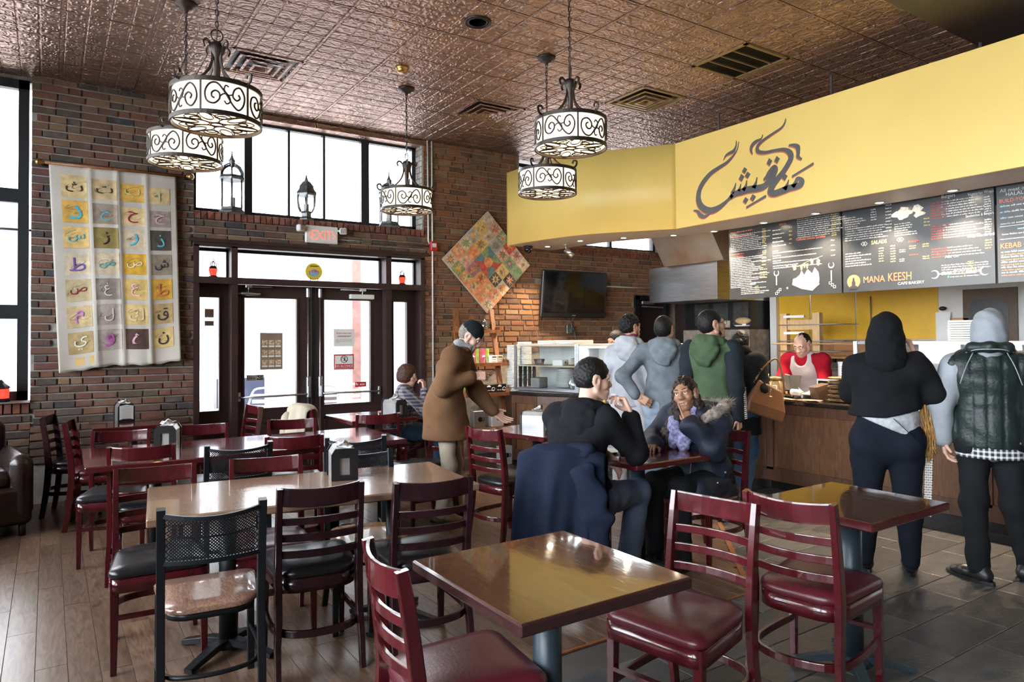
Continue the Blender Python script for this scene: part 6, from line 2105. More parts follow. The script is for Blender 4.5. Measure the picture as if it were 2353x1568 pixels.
MB().lathe([(.03, -.05), (.03, .05)], n=18).build('paper_roll', M['paper'], t).matrix_local = Matrix.Translation((0, .11, .075)) @ Matrix.Rotation(R(90), 4, 'Y')
t = thing('card_holder', 'leaning wooden box of brown folders beside the bread packs', 'box', (6.20, 3.98, .901), R(75))
MB().cbox((0, 0, .075), (.10, .16, .15), .006, mat=Euler((R(-12), 0, 0)).to_matrix()).build('box', M['shelf_dark'], t)
MB().cbox((-.01, -.085, .08), (.085, .008, .13), .003, mat=Euler((R(-12), 0, 0)).to_matrix()).build('front_card', M['poster_brown'], t)
t = thing('till_monitor', 'flat grey display standing behind the card terminal', 'monitor', (6.42, 3.98, .901), R(90))
MB().cbox((0, 0, .12), (.34, .03, .14), .006).build('housing', M['white_plastic'], t)
MB().box((0, .017, .12), (.30, .004, .11)).build('panel', M['screen'], t)
MB().b2(-.03, .03, -.03, .03, 0, .06).build('foot', M['black'], t)
M['bread'] = mat('bread', (.62, .36, .14), .6, var=.5, scale=35, bump=.3, bscale=40)
for k in range(6):
 t = thing('bread_pack', ORD[5 - k] + ' clamshell pack of flat breads from the top of the stack', 'bread', (6.20, 3.74, .902 + k * .041), R(90 + 3 * (k % 3 - 1)), 'stack of bread packs')
 MB().cbox((0, 0, .016), (.205, .165, .024), .008).build('bread', M['bread'], t)
 m = MB()
 m.cbox((0, 0, .018), (.216, .176, .030), .006).box((0, 0, .020), (.24, .20, .003))
 m.build('clamshell', M['cup_clear'], t)
t = thing('price_sign', 'pale blue bordered sign on a wire stand above the bread packs', 'sign', (6.28, 3.74, .901), R(-90))
MB().cbox((0, 0, .30), (.20, .006, .145), .001).build('card', M['sign_blue'], t)
MB().cbox((0, -.004, .30), (.165, .003, .112), .0005).build('paper', M['paper'], t)
g = MB()
for k in range(4):
 scribble(g, -.07, .325 - k * .022, .13, .010, AX, (0, -.0065, 0), rr)
g.build('small_print', M['calli'], t)
MB().tube(smooth_path([(.0, .02, 0), (.09, .02, .12), (.10, .01, .2), (.06, .006, .225), (-.06, .006, .225)], 4), .004, 6).build('wire_stand', M['white_plastic'], t)
t = thing('paper_mats', 'thin brown paper mats lying along the counter edge by the till', 'paper', (6.03, 4.22, .9005))
m = MB()
for k in range(3):
 m.grid(lambda a, b: ((a - .5) * .13 + .01 * k, (b - .5) * .5 - .04 * k, .002 + .003 * k + .006 * math.sin(a * 5 + b * 7 + k)), 8, 14)
m.build('mats', M['poster_brown'], t)
for k, (y, n) in enumerate(((2.72, 9),)):
 stack('plate', 'white square plate in the pile on the hot food case', 'plate', (6.32, y, 1.471), n, .11, .019, 'white', square=True)
# --- what stands outside the glass
o = struct(MB().b2(-14, 22, 8.32, 40, -.16, -.06).build('ground_outside', M['concrete']))
o = struct(MB().b2(-30, -2.3, -30, 8.3, -.16, -.06).b2(-2.3, 30, -30, -3.4, -.16, -.06).build('pavement_outside', M['concrete']))
t = thing('opposite_building', 'long pale building with a corrugated metal roof edge seen through the glass', 'building', (0, 0, 0))
MB().b2(-1, 22, 19, 24, -.06, 4.0).build('wall', M['facade'], t)
m = MB()
for k in range(90):
 m.box((-3 + k * .28, 18.7, 4.38), (.15, .5, .12))
m.b2(-3, 22, 18.5, 24, 4.05, 4.34)
m.build('roof_edge', M['roof_metal'], t)
for k in range(6):
 MB().b2(0 + k * 3.2, 1.6 + k * 3.2, 18.95, 19, .8, 2.6).build('window', M['glass_far'], t)
t = thing('brick_building', 'pale brick building with an arched window outside the left window', 'building', (0, 0, 0))
MB().b2(-9, -1.2, 15.0, 18.4, -.06, 7).build('wall', M['brick_far'], t)
MB().b2(-9, -1.15, 14.9, 15.0, 3.2, 3.7).build('stone_course', M['facade'], t)
MB().tube([(-1.9, 14.85, 0), (-1.9, 14.85, 3.2)], .07, 8).build('downpipe', M['facade'], t)
t = thing('brick_post', 'red brown timber post of the terrace outside the right door', 'post', (4.05, 10.6, -.06))
MB().b2(-.07, .07, -.07, .07, 0, 3.0).build('post', M['rowlock_far'], t)
t = thing('terrace_beam', 'pale mauve beam and roof of the terrace seen through the transom windows', 'beam', (0, 0, 0))
MB().b2(-1.2, 9, 10.5, 10.75, 2.95, 3.22).build('beam', M['facade'], t)
t = thing('notice_panel', 'dark blue grey panel standing outside the left door', 'panel', (2.25, 10.3, -.06))
MB().b2(-.32, .32, -.03, .03, .35, 1.05).build('panel', M['panel_blue'], t)
MB().b2(-.36, -.32, -.04, .04, 0, 1.08).b2(.32, .36, -.04, .04, 0, 1.08).build('frame', M['facade'], t)
def patio(x, y, rz, label):
 t = thing('patio_chair', label, 'chair', (x, y, -.06), R(rz))
 al = M['steel']
 m = MB()
 for s in (-1, 1):
  m.tube(smooth_path([(s * .24, .22, 0), (s * .25, .20, .44), (s * .26, .20, .64), (s * .26, -.18, .66), (s * .22, -.26, .84)], 4), .013, 6)
  m.tube([(s * .23, -.28, 0), (s * .25, -.20, .44)], .013, 6)
 m.tube(smooth_path([(-.22, -.26, .84), (-.15, -.29, .92), (.15, -.29, .92), (.22, -.26, .84)], 4), .013, 6)
 m.build('frame', al, t)
 m = MB()
 for k in range(6):
  m.box((0, -.18 + k * .075, .44), (.46, .05, .012))
 m.build('seat', al, t)
 m = MB()
 for k in range(4):
  m.box((0, -.24 - .02 * k * .5, .60 + k * .075), (.42, .012, .05))
 m.build('backrest', al, t)
patio(2.35, 9.5, 150, 'aluminium terrace chair outside the left door, right one')
patio(1.65, 9.9, 215, 'aluminium terrace chair outside the left door, left one')
patio(3.15, 9.4, 170, 'aluminium terrace chair outside the right door, left one')
patio(3.75, 9.6, 200, 'aluminium terrace chair outside the right door behind the woman')
t = thing('parked_vehicle', 'pale rounded vehicle front outside the narrow left glass', 'vehicle', (1.55, 11.5, -.06))
MB().ball((0, 0, .75), (.8, 1.2, .42), 10).build('body', M['white'], t)
m = MB()
for s in (-.62, .62):
 m.tube([(s + .0, -.75 + .30 * math.cos(q), .30 + .30 * math.sin(q)) for q in [2 * math.pi * i / 14 for i in range(14)]], .07, 6, closed=True)
m.build('wheels', M['black'], t)
# --- people: implicit bodies meshed by surface nets
V3 = lambda *a: np.array(a, dtype=float)
def _sub(shape, org, h, lo, hi):
 i0 = np.maximum(np.floor((lo - org) / h).astype(int), 0)
 i1 = np.minimum(np.ceil((hi - org) / h).astype(int) + 1, shape)
 return i0, i1
def prim_d(p, X, Y, Z):
 if p[0] == 'c':
  _, a, b, ra, rb, side = p[:6]
  ax = b - a
  L2 = ax @ ax
  L_ = math.sqrt(L2) + 1e-9
  n = ax / L_
  dx, dy, dz = X - a[0], Y - a[1], Z - a[2]
  s = dx * n[0] + dy * n[1] + dz * n[2]
  t = np.clip(s / L_, 0, 1)
  w = s - t * L_
  if isinstance(ra, (int, float)):
   px, py, pz = dx - s * n[0], dy - s * n[1], dz - s * n[2]
   r = ra + (rb - ra) * t
   return np.sqrt(px * px + py * py + pz * pz + w * w) - r
  sd = side - n * (side @ n)
  sd = sd / (np.linalg.norm(sd) + 1e-9)
  fr = np.cross(n, sd)
  u = dx * sd[0] + dy * sd[1] + dz * sd[2]
  v = dx * fr[0] + dy * fr[1] + dz * fr[2]
  rx = ra[0] + (rb[0] - ra[0]) * t
  ry = ra[1] + (rb[1] - ra[1]) * t
  rm = np.minimum(rx, ry)
  return (np.sqrt((u / rx) ** 2 + (v / ry) ** 2 + (w / rm) ** 2) - 1) * rm
 _, c, r, M3 = p[:4]
 dx, dy, dz = X - c[0], Y - c[1], Z - c[2]
 if M3 is not None:
  u = dx * M3[0, 0] + dy * M3[1, 0] + dz * M3[2, 0]
  v = dx * M3[0, 1] + dy * M3[1, 1] + dz * M3[2, 1]
  w = dx * M3[0, 2] + dy * M3[1, 2] + dz * M3[2, 2]
 else:
  u, v, w = dx, dy, dz
 k = np.sqrt((u / r[0]) ** 2 + (v / r[1]) ** 2 + (w / r[2]) ** 2)
 return (k - 1) * min(r)
def C(a, b, ra, rb=None, side=None):
 return ['c', np.array(a, float), np.array(b, float), ra, ra if rb is None else rb, np.array(side if side is not None else (1., 0., 0.), float)]
def E(c, r, M3=None):
 r = (r, r, r) if isinstance(r, (int, float)) else r
 return ['e', np.array(c, float), r, M3]
def bounds(p):
 if p[0] == 'c':
  r = max(np.max(p[3]), np.max(p[4]))
  return np.minimum(p[1], p[2]) - r, np.maximum(p[1], p[2]) + r
 r = max(p[2])
 return p[1] - r, p[1] + r
def field(adds, subs, cuts, h, k=.03, ks=.01, wrinkle=0., wf=30., ridge=None):
 pad = 3 * h + .01
 lo = np.min([bounds(p)[0] for p in adds], 0) - pad
 hi = np.max([bounds(p)[1] for p in adds], 0) + pad
 shape = np.ceil((hi - lo) / h).astype(int) + 1
 F = np.full(shape, .08, dtype=np.float32)
 gx, gy, gz = [(lo[i] + h * np.arange(shape[i])).astype(np.float32) for i in range(3)]
 for p in adds:
  a, b = bounds(p)
  i0, i1 = _sub(shape, lo, h, a - k - .03, b + k + .03)
  sl = tuple(slice(i0[q], i1[q]) for q in range(3))
  X, Y, Z = gx[sl[0]][:, None, None], gy[sl[1]][None, :, None], gz[sl[2]][None, None, :]
  d = prim_d(p, X, Y, Z)
  f = F[sl]
  q = np.maximum(k - np.abs(f - d), 0) / k
  F[sl] = np.minimum(f, d) - q * q * k * .25
 if wrinkle:
  X, Y, Z = gx[:, None, None], gy[None, :, None], gz[None, None, :]
  F += wrinkle * (np.sin(X * wf + 1.3 * np.sin(Z * wf * .55) + Y * wf * .4) * np.sin(Z * wf * .8 + 2 * np.sin(Y * wf * .5 + X * wf * .3)) + .5 * np.sin(Z * wf * 1.7 + X * wf * .9 + 1.7 * np.sin(Y * wf)))
 if ridge:
  amp, fx, fz = ridge
  X, Y, Z = gx[:, None, None], gy[None, :, None], gz[None, None, :]
  if fx:
   F += amp * np.exp(-(((X * fx) % 1 - .5) / .12) ** 2)
  if fz:
   F += amp * np.exp(-(((Z * fz) % 1 - .5) / .12) ** 2)
 for p in subs:
  a, b = bounds(p)
  i0, i1 = _sub(shape, lo, h, a - .03, b + .03)
  if (i1 <= i0).any():
   continue
  sl = tuple(slice(i0[q], i1[q]) for q in range(3))
  X, Y, Z = gx[sl[0]][:, None, None], gy[sl[1]][None, :, None], gz[sl[2]][None, None, :]
  d = -prim_d(p, X, Y, Z)
  f = F[sl]
  q = np.maximum(ks - np.abs(f - d), 0) / ks
  F[sl] = np.maximum(f, d) + q * q * ks * .25
 for n, c in cuts:
  d = gx[:, None, None] * n[0] + gy[None, :, None] * n[1] + gz[None, None, :] * n[2] - c
  F = np.maximum(F, d.astype(np.float32))
 return F, lo
def snet(F, lo, h):
 c8 = [(i, j, k) for i in (0, 1) for j in (0, 1) for k in (0, 1)]
 nx, ny, nz = F.shape
 N = F < 0
 cnt = np.zeros((nx - 1, ny - 1, nz - 1), np.int8)
 for i, j, k in c8:
  cnt += N[i:nx - 1 + i, j:ny - 1 + j, k:nz - 1 + k]
 mask = (cnt > 0) & (cnt < 8)
 ids = np.argwhere(mask)
 idx = np.full(mask.shape, -1, np.int32)
 idx[mask] = np.arange(len(ids))
 acc = np.zeros((len(ids), 3))
 num = np.zeros(len(ids))
 val = {c: F[ids[:, 0] + c[0], ids[:, 1] + c[1], ids[:, 2] + c[2]] for c in c8}
 for a in c8:
  for ax in range(3):
   if a[ax] == 0:
    b = tuple(1 if q == ax else a[q] for q in range(3))
    fa, fb = val[a], val[b]
    m = (fa < 0) != (fb < 0)
    t = np.where(m, fa / np.where(m, fa - fb, 1), 0)
    p = np.array(a)[None, :] + t[:, None] * (np.array(b) - np.array(a))[None, :]
    acc += p * m[:, None]
    num += m
 Vt = lo + h * (ids + acc / num[:, None])
 faces = []
 for ax in range(3):
  o1, o2 = [(1, 2), (2, 0), (0, 1)][ax]
  s0 = [slice(1, -1)] * 3
  s1 = [slice(1, -1)] * 3
  s0[ax] = slice(0, -1)
  s1[ax] = slice(1, None)
  A, B = N[tuple(s0)], N[tuple(s1)]
  for flip, m in ((False, A & ~B), (True, ~A & B)):
   e = np.argwhere(m)
   if not len(e):
    continue
   e = e + [0 if q == ax else 1 for q in range(3)]
   def cell(d1, d2):
    q = e.copy()
    q[:, o1] -= d1
    q[:, o2] -= d2
    return idx[q[:, 0], q[:, 1], q[:, 2]]
   quad = np.stack([cell(1, 1), cell(0, 1), cell(0, 0), cell(1, 0)], 1)
   faces.append(quad[:, ::-1] if flip else quad)
 Q = np.concatenate(faces)
 return Vt, Q[(Q >= 0).all(1)]
def to_mesh(name, parts, mats):
 """parts: list of (verts, quads, material index)"""
 vs, fs, mi, off = [], [], [], 0
 for v, q, m in parts:
  vs.append(v)
  fs.append(q + off)
  mi.append(np.full(len(q), m))
  off += len(v)
 v, f, mi = np.concatenate(vs), np.concatenate(fs), np.concatenate(mi)
 me = D.meshes.new(name)
 me.vertices.add(len(v))
 me.vertices.foreach_set('co', v.astype(np.float32).ravel())
 me.loops.add(len(f) * 4)
 me.loops.foreach_set('vertex_index', f.astype(np.int32).ravel())
 me.polygons.add(len(f))
 me.polygons.foreach_set('loop_start', np.arange(0, len(f) * 4, 4, dtype=np.int32))
 for m in mats:
  me.materials.append(m)
 me.update(calc_edges=True)
 me.polygons.foreach_set('material_index', mi.astype(np.int32))
 me.polygons.foreach_set('use_smooth', np.ones(len(f), bool))
 me.validate()
 return me
def sdf(name, mat_, parent, adds, subs=(), cuts=(), h=.011, k=.03, ks=.01, **kw):
 F, lo = field(adds, list(subs), list(cuts), h, k, ks, **kw)
 v, q = snet(F, lo, h)
 return link(name, to_mesh(name, [(v, q, 0)], [mat_]), parent)
def rotm(yaw, pitch, roll):
 """head turn: yaw to the left, pitch down, roll to the right shoulder (degrees); columns are the head's right, forward, up"""
 m = Matrix.Rotation(R(yaw), 3, 'Z') @ Matrix.Rotation(R(-pitch), 3, 'X') @ Matrix.Rotation(R(roll), 3, 'Y')
 return np.array(m)
class Head:
 def __init__(s, c, M3, k=1.):
  s.c, s.M, s.k = np.array(c, float), M3, k
 def p(s, x, y, z):
  return s.c + s.M @ (np.array((x, y, z)) * s.k)
 def E(s, c, r):
  r = (r, r, r) if isinstance(r, (int, float)) else r
  return E(s.p(*c), tuple(q * s.k for q in r), s.M)
 def C(s, a, b, ra, rb=None):
  return C(s.p(*a), s.p(*b), ra * s.k, (ra if rb is None else rb) * s.k)
 def skin(s, fem=False):
  E_, C_ = s.E, s.C
  jw = .050 if not fem else .043
  ad = [E_((0, -.018, .045), (.074, .094, .084)), E_((0, .028, -.005), (.063, .060, .085)), C_((-jw, .004, -.055), (-.014, .066, -.098), .022, .018), C_((jw, .004, -.055), (.014, .066, -.098), .022, .018),
    E_((0, .072, -.096), (.020, .017, .016)), E_((-.040, .056, -.022), (.024, .022, .022)), E_((.040, .056, -.022), (.024, .022, .022)),
    C_((-.042, .073, .030), (.042, .073, .030), .012), C_((0, .082, .022), (0, .104, -.022), .008, .0115), E_((-.012, .094, -.027), (.0095, .010, .008)), E_((.012, .094, -.027), (.0095, .010, .008)),
    E_((0, .076, -.052), (.026, .016, .014)), E_((0, .080, -.060), (.022, .0115, .0065)), E_((0, .078, -.071), (.019, .0115, .0075)), E_((0, .055, -.075), (.04, .03, .03))]
  for q in (-1, 1):
   ad += [E_((q * .077, -.012, .000), (.008, .021, .031)), E_((q * .081, -.020, .010), (.007, .013, .018)), E_((q * .074, -.002, -.024), (.008, .009, .012))]
  sb = [E_((-.031, .096, .010), (.017, .016, .011)), E_((.031, .096, .010), (.017, .016, .011)), E_((-.084, -.010, .002), (.006, .010, .015)), E_((.084, -.010, .002), (.006, .010, .015)), C_((-.024, .094, -.0655), (.024, .094, -.0655), .0028)]
  return ad, sb
 def neck(s, base, r=.055):
  return [C(s.p(0, -.025, -.045), base, r * s.k, r * 1.08)]
def hand_prims(w, d, n, side, curl=(.5, .5, .5, .5), thumb=(.6, .5), spread=.10, k=1.):
 """w wrist, d towards the knuckles, n the way the palm looks, side +1 when the thumb lies towards d x n"""
 w, d, n = (np.array(q, float) for q in (w, d, n))
 d = d / np.linalg.norm(d)
 n = n - d * (n @ d)
 n = n / np.linalg.norm(n)
 s = np.cross(d, n) * side
 ps = []
 for o in (-.027, -.009, .009, .027):
  ps.append(C(w + s * o * .75 * k, w + (d * .082 + s * o) * k, .0145 * k, .0125 * k))
 ps.append(C(w - d * .02 * k, w + d * .02 * k, .024 * k, .022 * k))
 lens = ((.043, .027, .021), (.046, .030, .023), (.043, .028, .022), (.034, .021, .018))
 for i, (o, L) in enumerate(zip((.028, .0095, -.0095, -.027), lens)):
  a = w + (d * .082 + s * o) * k
  ang = 0
  q = s * (spread * (1.5 - i) / 1.5)
  for j, l in enumerate(L):
   ang += curl[i] * (.75, 1.0, .75)[j]
   v = d * math.cos(ang) + n * math.sin(ang) + q * (1 if j == 0 else .5)
   v = v / np.linalg.norm(v)
   b = a + v * l * k
   ps.append(C(a, b, (.0092 - .001 * j) * k, (.0084 - .001 * j) * k))
   a = b
 a = w + (d * .018 + s * .026 + n * .006) * k
 t1 = d * .62 + s * thumb[0] + n * thumb[1] * .6
 t1 = t1 / np.linalg.norm(t1)
 b = a + t1 * .042 * k
 ps.append(C(w + s * .012 * k, a, .016 * k, .014 * k))
 ps.append(C(a, b, .0125 * k, .0105 * k))
 t2 = d * .85 + s * (thumb[0] - .45) + n * thumb[1]
 t2 = t2 / np.linalg.norm(t2)
 ps.append(C(b, b + t2 * .032 * k, .0102 * k, .0088 * k))
 return ps
def stand(**kw):
 j = dict(pelvis=(0, 0, .93), waist=(0, 0, 1.08), chest=(0, .01, 1.27), neck=(0, -.01, 1.44), head=(0, .015, 1.575),
    shR=(.175, 0, 1.362), shL=(-.175, 0, 1.362), elR=(.235, -.03, 1.11), elL=(-.235, -.03, 1.11), wrR=(.24, .04, .87), wrL=(-.24, .04, .87),
    hipR=(.088, 0, .90), hipL=(-.088, 0, .90), knR=(.10, .015, .49), knL=(-.10, .015, .49), anR=(.11, -.025, .085), anL=(-.11, -.025, .085))
 j.update(kw)
 return {k: np.array(v, float) for k, v in j.items()}
def sit(**kw):
 j = dict(pelvis=(0, -.02, .56), waist=(0, -.03, .70), chest=(0, 0, .90), neck=(0, .0, 1.07), head=(0, .03, 1.20),
    shR=(.178, 0, 1.00), shL=(-.178, 0, 1.00), elR=(.24, .06, .78), elL=(-.24, .06, .78), wrR=(.16, .28, .80), wrL=(-.16, .28, .80),
    hipR=(.09, .0, .55), hipL=(-.09, .0, .55), knR=(.12, .41, .53), knL=(-.12, .41, .53), anR=(.12, .40, .09), anL=(-.12, .40, .09))
 j.update(kw)
 return {k: np.array(v, float) for k, v in j.items()}
def torso(J, e, w=1., hem=None, hem_r=None, belly=0., side=None):
 sd = side if side is not None else J['shR'] - J['shL']
 P = [C(J['pelvis'] + V3(0, 0, -.05), J['pelvis'] + V3(0, 0, .06), (.150 * w + e, .108 * w + e), (.148 * w + e, .104 * w + e), sd),
   C(J['pelvis'] + V3(0, 0, .06), J['waist'], (.148 * w + e, .104 * w + e), (.132 * w + e, .094 * w + belly + e), sd),
   C(J['waist'], J['chest'], (.132 * w + e, .094 * w + belly + e), (.155 * w + e, .108 * w + e), sd),
   C(J['chest'], J['chest'] * .35 + J['neck'] * .65 + V3(0, 0, -.02), (.155 * w + e, .108 * w + e), (.125 * w + e, .075 * w + e), sd)]
 for q in ('shR', 'shL'):
  P.append(C(J['neck'] + V3(0, 0, -.03), J[q] + V3(0, 0, .004), .042 + e, .054 * w + e))
  P.append(C(J['chest'] + (J[q] - J['chest']) * .3, J[q] + (J['chest'] - J[q]) * .16, .070 * w + e, .058 * w + e))
 if hem is not None:
  P.append(C(J['waist'], hem, (.138 * w + e, .10 * w + belly + e), hem_r, sd))
 return P
def arm(J, s, e, t=1., k=1.):
 a, b, c = J['sh' + s], J['el' + s], J['wr' + s]
 P = [C(a, b, .054 * k + e, .042 * k + e)]
 if t > 0:
  P.append(C(b, b + (c - b) * t, .042 * k + e, .028 * k + e + .004 * (t > .9)))
 return P
def leg(J, s, e, k=1., t=1., cuff=0.):
 a, b, c = J['hip' + s], J['kn' + s], J['an' + s]
 m = a + (b - a) * .35
 calf = b + (c - b) * .3 + V3(0, -.012, 0)
 if cuff > 0:
  return [C(a, b, .084 * k + e, .058 * k + e), C(b, b + (c - b) * t, .058 * k + e, .046 * k + e + cuff * .5)]
 return [C(a, m, .086 * k + e, .079 * k + e), C(m, b, .079 * k + e, .056 * k + e), C(b, calf, .056 * k + e, .054 * k + e), C(calf, b + (c - b) * t, .054 * k + e, .036 * k + e + cuff)]
def shoe(name, m, parent, a, fwd, k=1., sole=None):
 a = np.array(a, float)
 f = np.array(fwd, float)
 f /= np.linalg.norm(f)
 s = V3(f[1], -f[0], 0)
 g = V3(a[0], a[1], 0)
 ad = [C(g - f * .045 * k + V3(0, 0, .045), g + f * .08 * k + V3(0, 0, .042), (.038, .040), (.043, .034), s), C(g + f * .08 * k + V3(0, 0, .040), g + f * .155 * k + V3(0, 0, .030), (.043, .034), (.036, .024), s), C(g + V3(0, 0, .05) - f * .02, a - f * .012 + V3(0, 0, .015), .042, .043)]
 o = sdf(name, m, parent, ad, cuts=[((0, 0, -1), -.012)], h=.008)
 b = MB()
 pts = []
 for i in range(20):
  q = 2 * math.pi * i / 20
  l = .055 * k + .100 * k
  u = math.cos(q) * l + .055 * k
  wd = .044 + .006 * math.cos(q)
  p = g + f * u + s * math.sin(q) * wd
  pts.append((p[0], p[1]))
 b.prism(pts, 0.001, .018)
 b.build('sole', sole or M['black'], o)
 return o
def body_mesh(parent, skin, J, H, hands, w=1., fem=False, legs=True, extra=(), fine=.0045, lower=True):
 """one continuous figure: coarse under the clothes, finer at head and hands"""
 co = torso(J, -.012, w) + arm(J, 'R', -.006) + arm(J, 'L', -.006)
 if legs:
  co += leg(J, 'R', -.012, w) + leg(J, 'L', -.012, w)
 co += [C(J['neck'] + V3(0, 0, -.05), J['neck'] + V3(0, 0, .03), .050, .050)]
 F, lo = field(co, [], [], .016, .03)
 parts = [snet(F, lo, .016) + (0,)]
 ad, sb = H.skin(fem)
 ad += H.neck(J['neck'] + V3(0, 0, -.03), .050 if fem else .056)
 F, lo = field(ad + list(extra), sb, [], fine, .018, .008)
 parts.append(snet(F, lo, fine) + (0,))
 for hp in hands:
  F, lo = field(hp, [], [], .0036, .006)
  parts.append(snet(F, lo, .0036) + (0,))
 return link('body', to_mesh('body', parts, [skin]), parent)
M['eye_white'] = mat('eye_white', (.82, .80, .78), .15, var=.02)
M['iris'] = mat('iris', (.025, .012, .008), .1)
M['lip'] = mat('lip', (.42, .16, .14), .4)
M['lip_dark'] = mat('lip_dark', (.36, .12, .105), .35)
M['teeth'] = mat('teeth', (.85, .83, .78), .2, var=.02)
def face(H, parent, brow_m, lip_m=None, gaze=(0, 0), brow_w=.0034, lids=None):
 for q in (-1, 1):
  c = H.p(q * .031, .0755, .010)
  g = rotm(gaze[0], gaze[1], 0)
  mb = MB()
  n = 10
  mb.ball((0, 0, 0), .0125 * H.k, n)
  mm = np.array([v for v in mb.v])
  mi = []
  fd = H.M @ g @ V3(0, 1, 0)
  for f in mb.f:
   m_ = mm[list(f)].mean(0)
   m_ = m_ / (np.linalg.norm(m_) + 1e-9)
   mi.append(1 if m_ @ fd > .88 else 0)
  mb.v = [tuple(np.array(v) + c) for v in mb.v]
  mb.mi = mi
  mb.build('eye', [M['eye_white'], M['iris']], parent)
  pts = [tuple(H.p(q * a, b, z)) for a, b, z in ((.014, .089, .031), (.028, .088, .037), (.042, .080, .036), (.052, .068, .028))]
  MB().tube(smooth_path(pts, 4), brow_w * H.k, 6, scales=[.7 + .3 * math.sin(math.pi * i / 12) for i in range(13)]).build('eyebrow', brow_m, parent)
  if lids:
   pts = [tuple(H.p(q * a, b, z)) for a, b, z in ((.019, .0865, .012), (.026, .0895, .0175), (.035, .0885, .0175), (.044, .0815, .011))]
   MB().tube(smooth_path(pts, 4), .0022 * H.k, 5).build('eyelid', lids, parent)
 if lip_m:
  for z, y, r in ((-.0600, .0890, .0042), (-.0705, .0870, .0052)):
   pts = [tuple(H.p(a, y - 4.2 * a * a * 5, z + (.0 if z > -.065 else 1.5 * a * a * 4))) for a in (-.024, -.016, -.006, 0, .006, .016, .024)]
   MB().tube(pts, r * H.k, 6, scales=[.3, .8, 1, .9, 1, .8, .3]).build('lip', lip_m, parent)
def hair_short(H, parent, m, big=1., front=.066, name='hair', nape=-.055, side=0., tex=.002, wf=190):
 ad = [H.E((0, -.020, .047), (.082 * big, .102 * big, .091 * big)), H.E((0, -.05, .01), (.078 * big, .070 * big, .075))]
 sb = [H.E((0, .112, -.012), (.074, .075, .092 + (front - .066)))]
 for q in (-1, 1):
  sb.append(H.E((q * .088, .004, -.030), (.030, .034 - side, .045)))
  sb.append(H.E((q * .088, .045, -.03), (.028, .045, .06)))
 up = H.M @ V3(0, 0, -1)
 c = up @ H.p(0, 0, nape)
 return sdf(name, m, parent, ad, sb, [(up, c)], h=.0055 * H.k, k=.02, wrinkle=tex, wf=wf)
def hood_down(J, parent, m, n=None, s=1.):
 n = J['neck'] if n is None else n
 ad = []
 ring = [(.085, .075, -.03), (.105, .02, -.01), (.10, -.05, .01), (.055, -.10, .025), (0, -.115, .03), (-.055, -.10, .025), (-.10, -.05, .01), (-.105, .02, -.01), (-.085, .075, -.03)]
 for a, b in zip(ring, ring[1:]):
  ad.append(C(n + V3(*a) * s, n + V3(*b) * s, .032 * s, .032 * s))
 ad += [E(n + V3(0, -.125, -.05) * s, (.115 * s, .05 * s, .085 * s)), E(n + V3(0, -.135, -.11) * s, (.075 * s, .04 * s, .075 * s))]
 sb = [E(n + V3(0, -.02, .10) * s, (.075 * s, .08 * s, .10 * s))]
 return sdf('hood', m, parent, ad, sb, h=.009, k=.03, wrinkle=.004, wf=45)
def hood_up(H, J, parent, m, k=1.12, face_r=(.068, .08, .085), skirt=.115, dz=-.03):
 ad = [H.E((0, -.025, .035), (.092 * k, .112 * k, .108 * k)), H.E((0, -.035, -.05), (.086 * k, .095 * k, .09 * k)), C(H.p(0, -.045, -.06), J['neck'] + V3(0, -.035, dz), .098 * k * min(1, skirt / .1), skirt * k)]
 sb = [H.E((0, .125, -.02), face_r), H.E((0, .03, -.02), (.062, .09, .075))]
 return sdf('hood', m, parent, ad, sb, h=.009, k=.04, wrinkle=.0035, wf=42)
SKIN = dict(tan=mat('skin_tan', (.50, .27, .18), .5, var=.06, scale=20), pale=mat('skin_pale', (.62, .37, .28), .5, var=.06, scale=20), brown=mat('skin_brown', (.30, .145, .085), .42, var=.06, scale=20), olive=mat('skin_olive', (.46, .25, .165), .5, var=.06, scale=20))
M['hair_black'] = mat('hair_black', (.010, .009, .009), .5, var=.5, scale=90, bump=.2, bscale=300, spec=.22)
M['hair_brown'] = mat('hair_brown', (.065, .028, .018), .5, var=.5, scale=80, bump=.2, bscale=300, spec=.25)
M['hair_dark_brown'] = mat('hair_dark_brown', (.018, .010, .008), .45, var=.6, scale=60, bump=.2, bscale=300, stretch=(3, 3, .4), spec=.25)
M['hair_grey'] = mat('hair_grey', (.20, .17, .145), .6, var=.5, scale=90, bump=.5, bscale=300)
def cloth(name, c, var=.14, sc=9, rough=.9, sheen=0., bump=.25, bs=260, c2=None):
 return mat(name, c, rough, var=var, scale=sc, bump=bump, bscale=bs, spec=.14 if rough > .8 else .35, c2=c2)
M['suede'] = cloth('suede', (.175, .092, .048), c2=(.115, .058, .030), sc=5, sheen=.5)
M['khaki'] = cloth('khaki', (.50, .43, .33))
M['knit_black'] = cloth('knit_black', (.010, .013, .016))
M['knit_grey'] = cloth('knit_grey', (.30, .31, .32), var=.3, sc=60)
M['hood_black'] = cloth('hood_black', (.0085, .009, .011), sheen=.1)
M['chino_blue'] = cloth('chino_blue', (.125, .155, .235))
M['navy'] = cloth('navy', (.010, .015, .030), rough=.55, sheen=.1)
M['navy_wool'] = cloth('navy_wool', (.010, .014, .030), sheen=.35)
M['scarf'] = cloth('scarf', (.10, .09, .24), c2=(.42, .40, .58), sc=60, var=.3)
M['fur'] = cloth('fur', (.42, .36, .31), c2=(.16, .12, .10), sc=40)
M['grey_light'] = cloth('grey_light', (.44, .45, .49))
M['grey_mid'] = cloth('grey_mid', (.16, .185, .205), var=.2, sc=14)
M['maroon'] = cloth('maroon', (.16, .03, .07))
M['white_jean'] = cloth('white_jean', (.62, .62, .66))
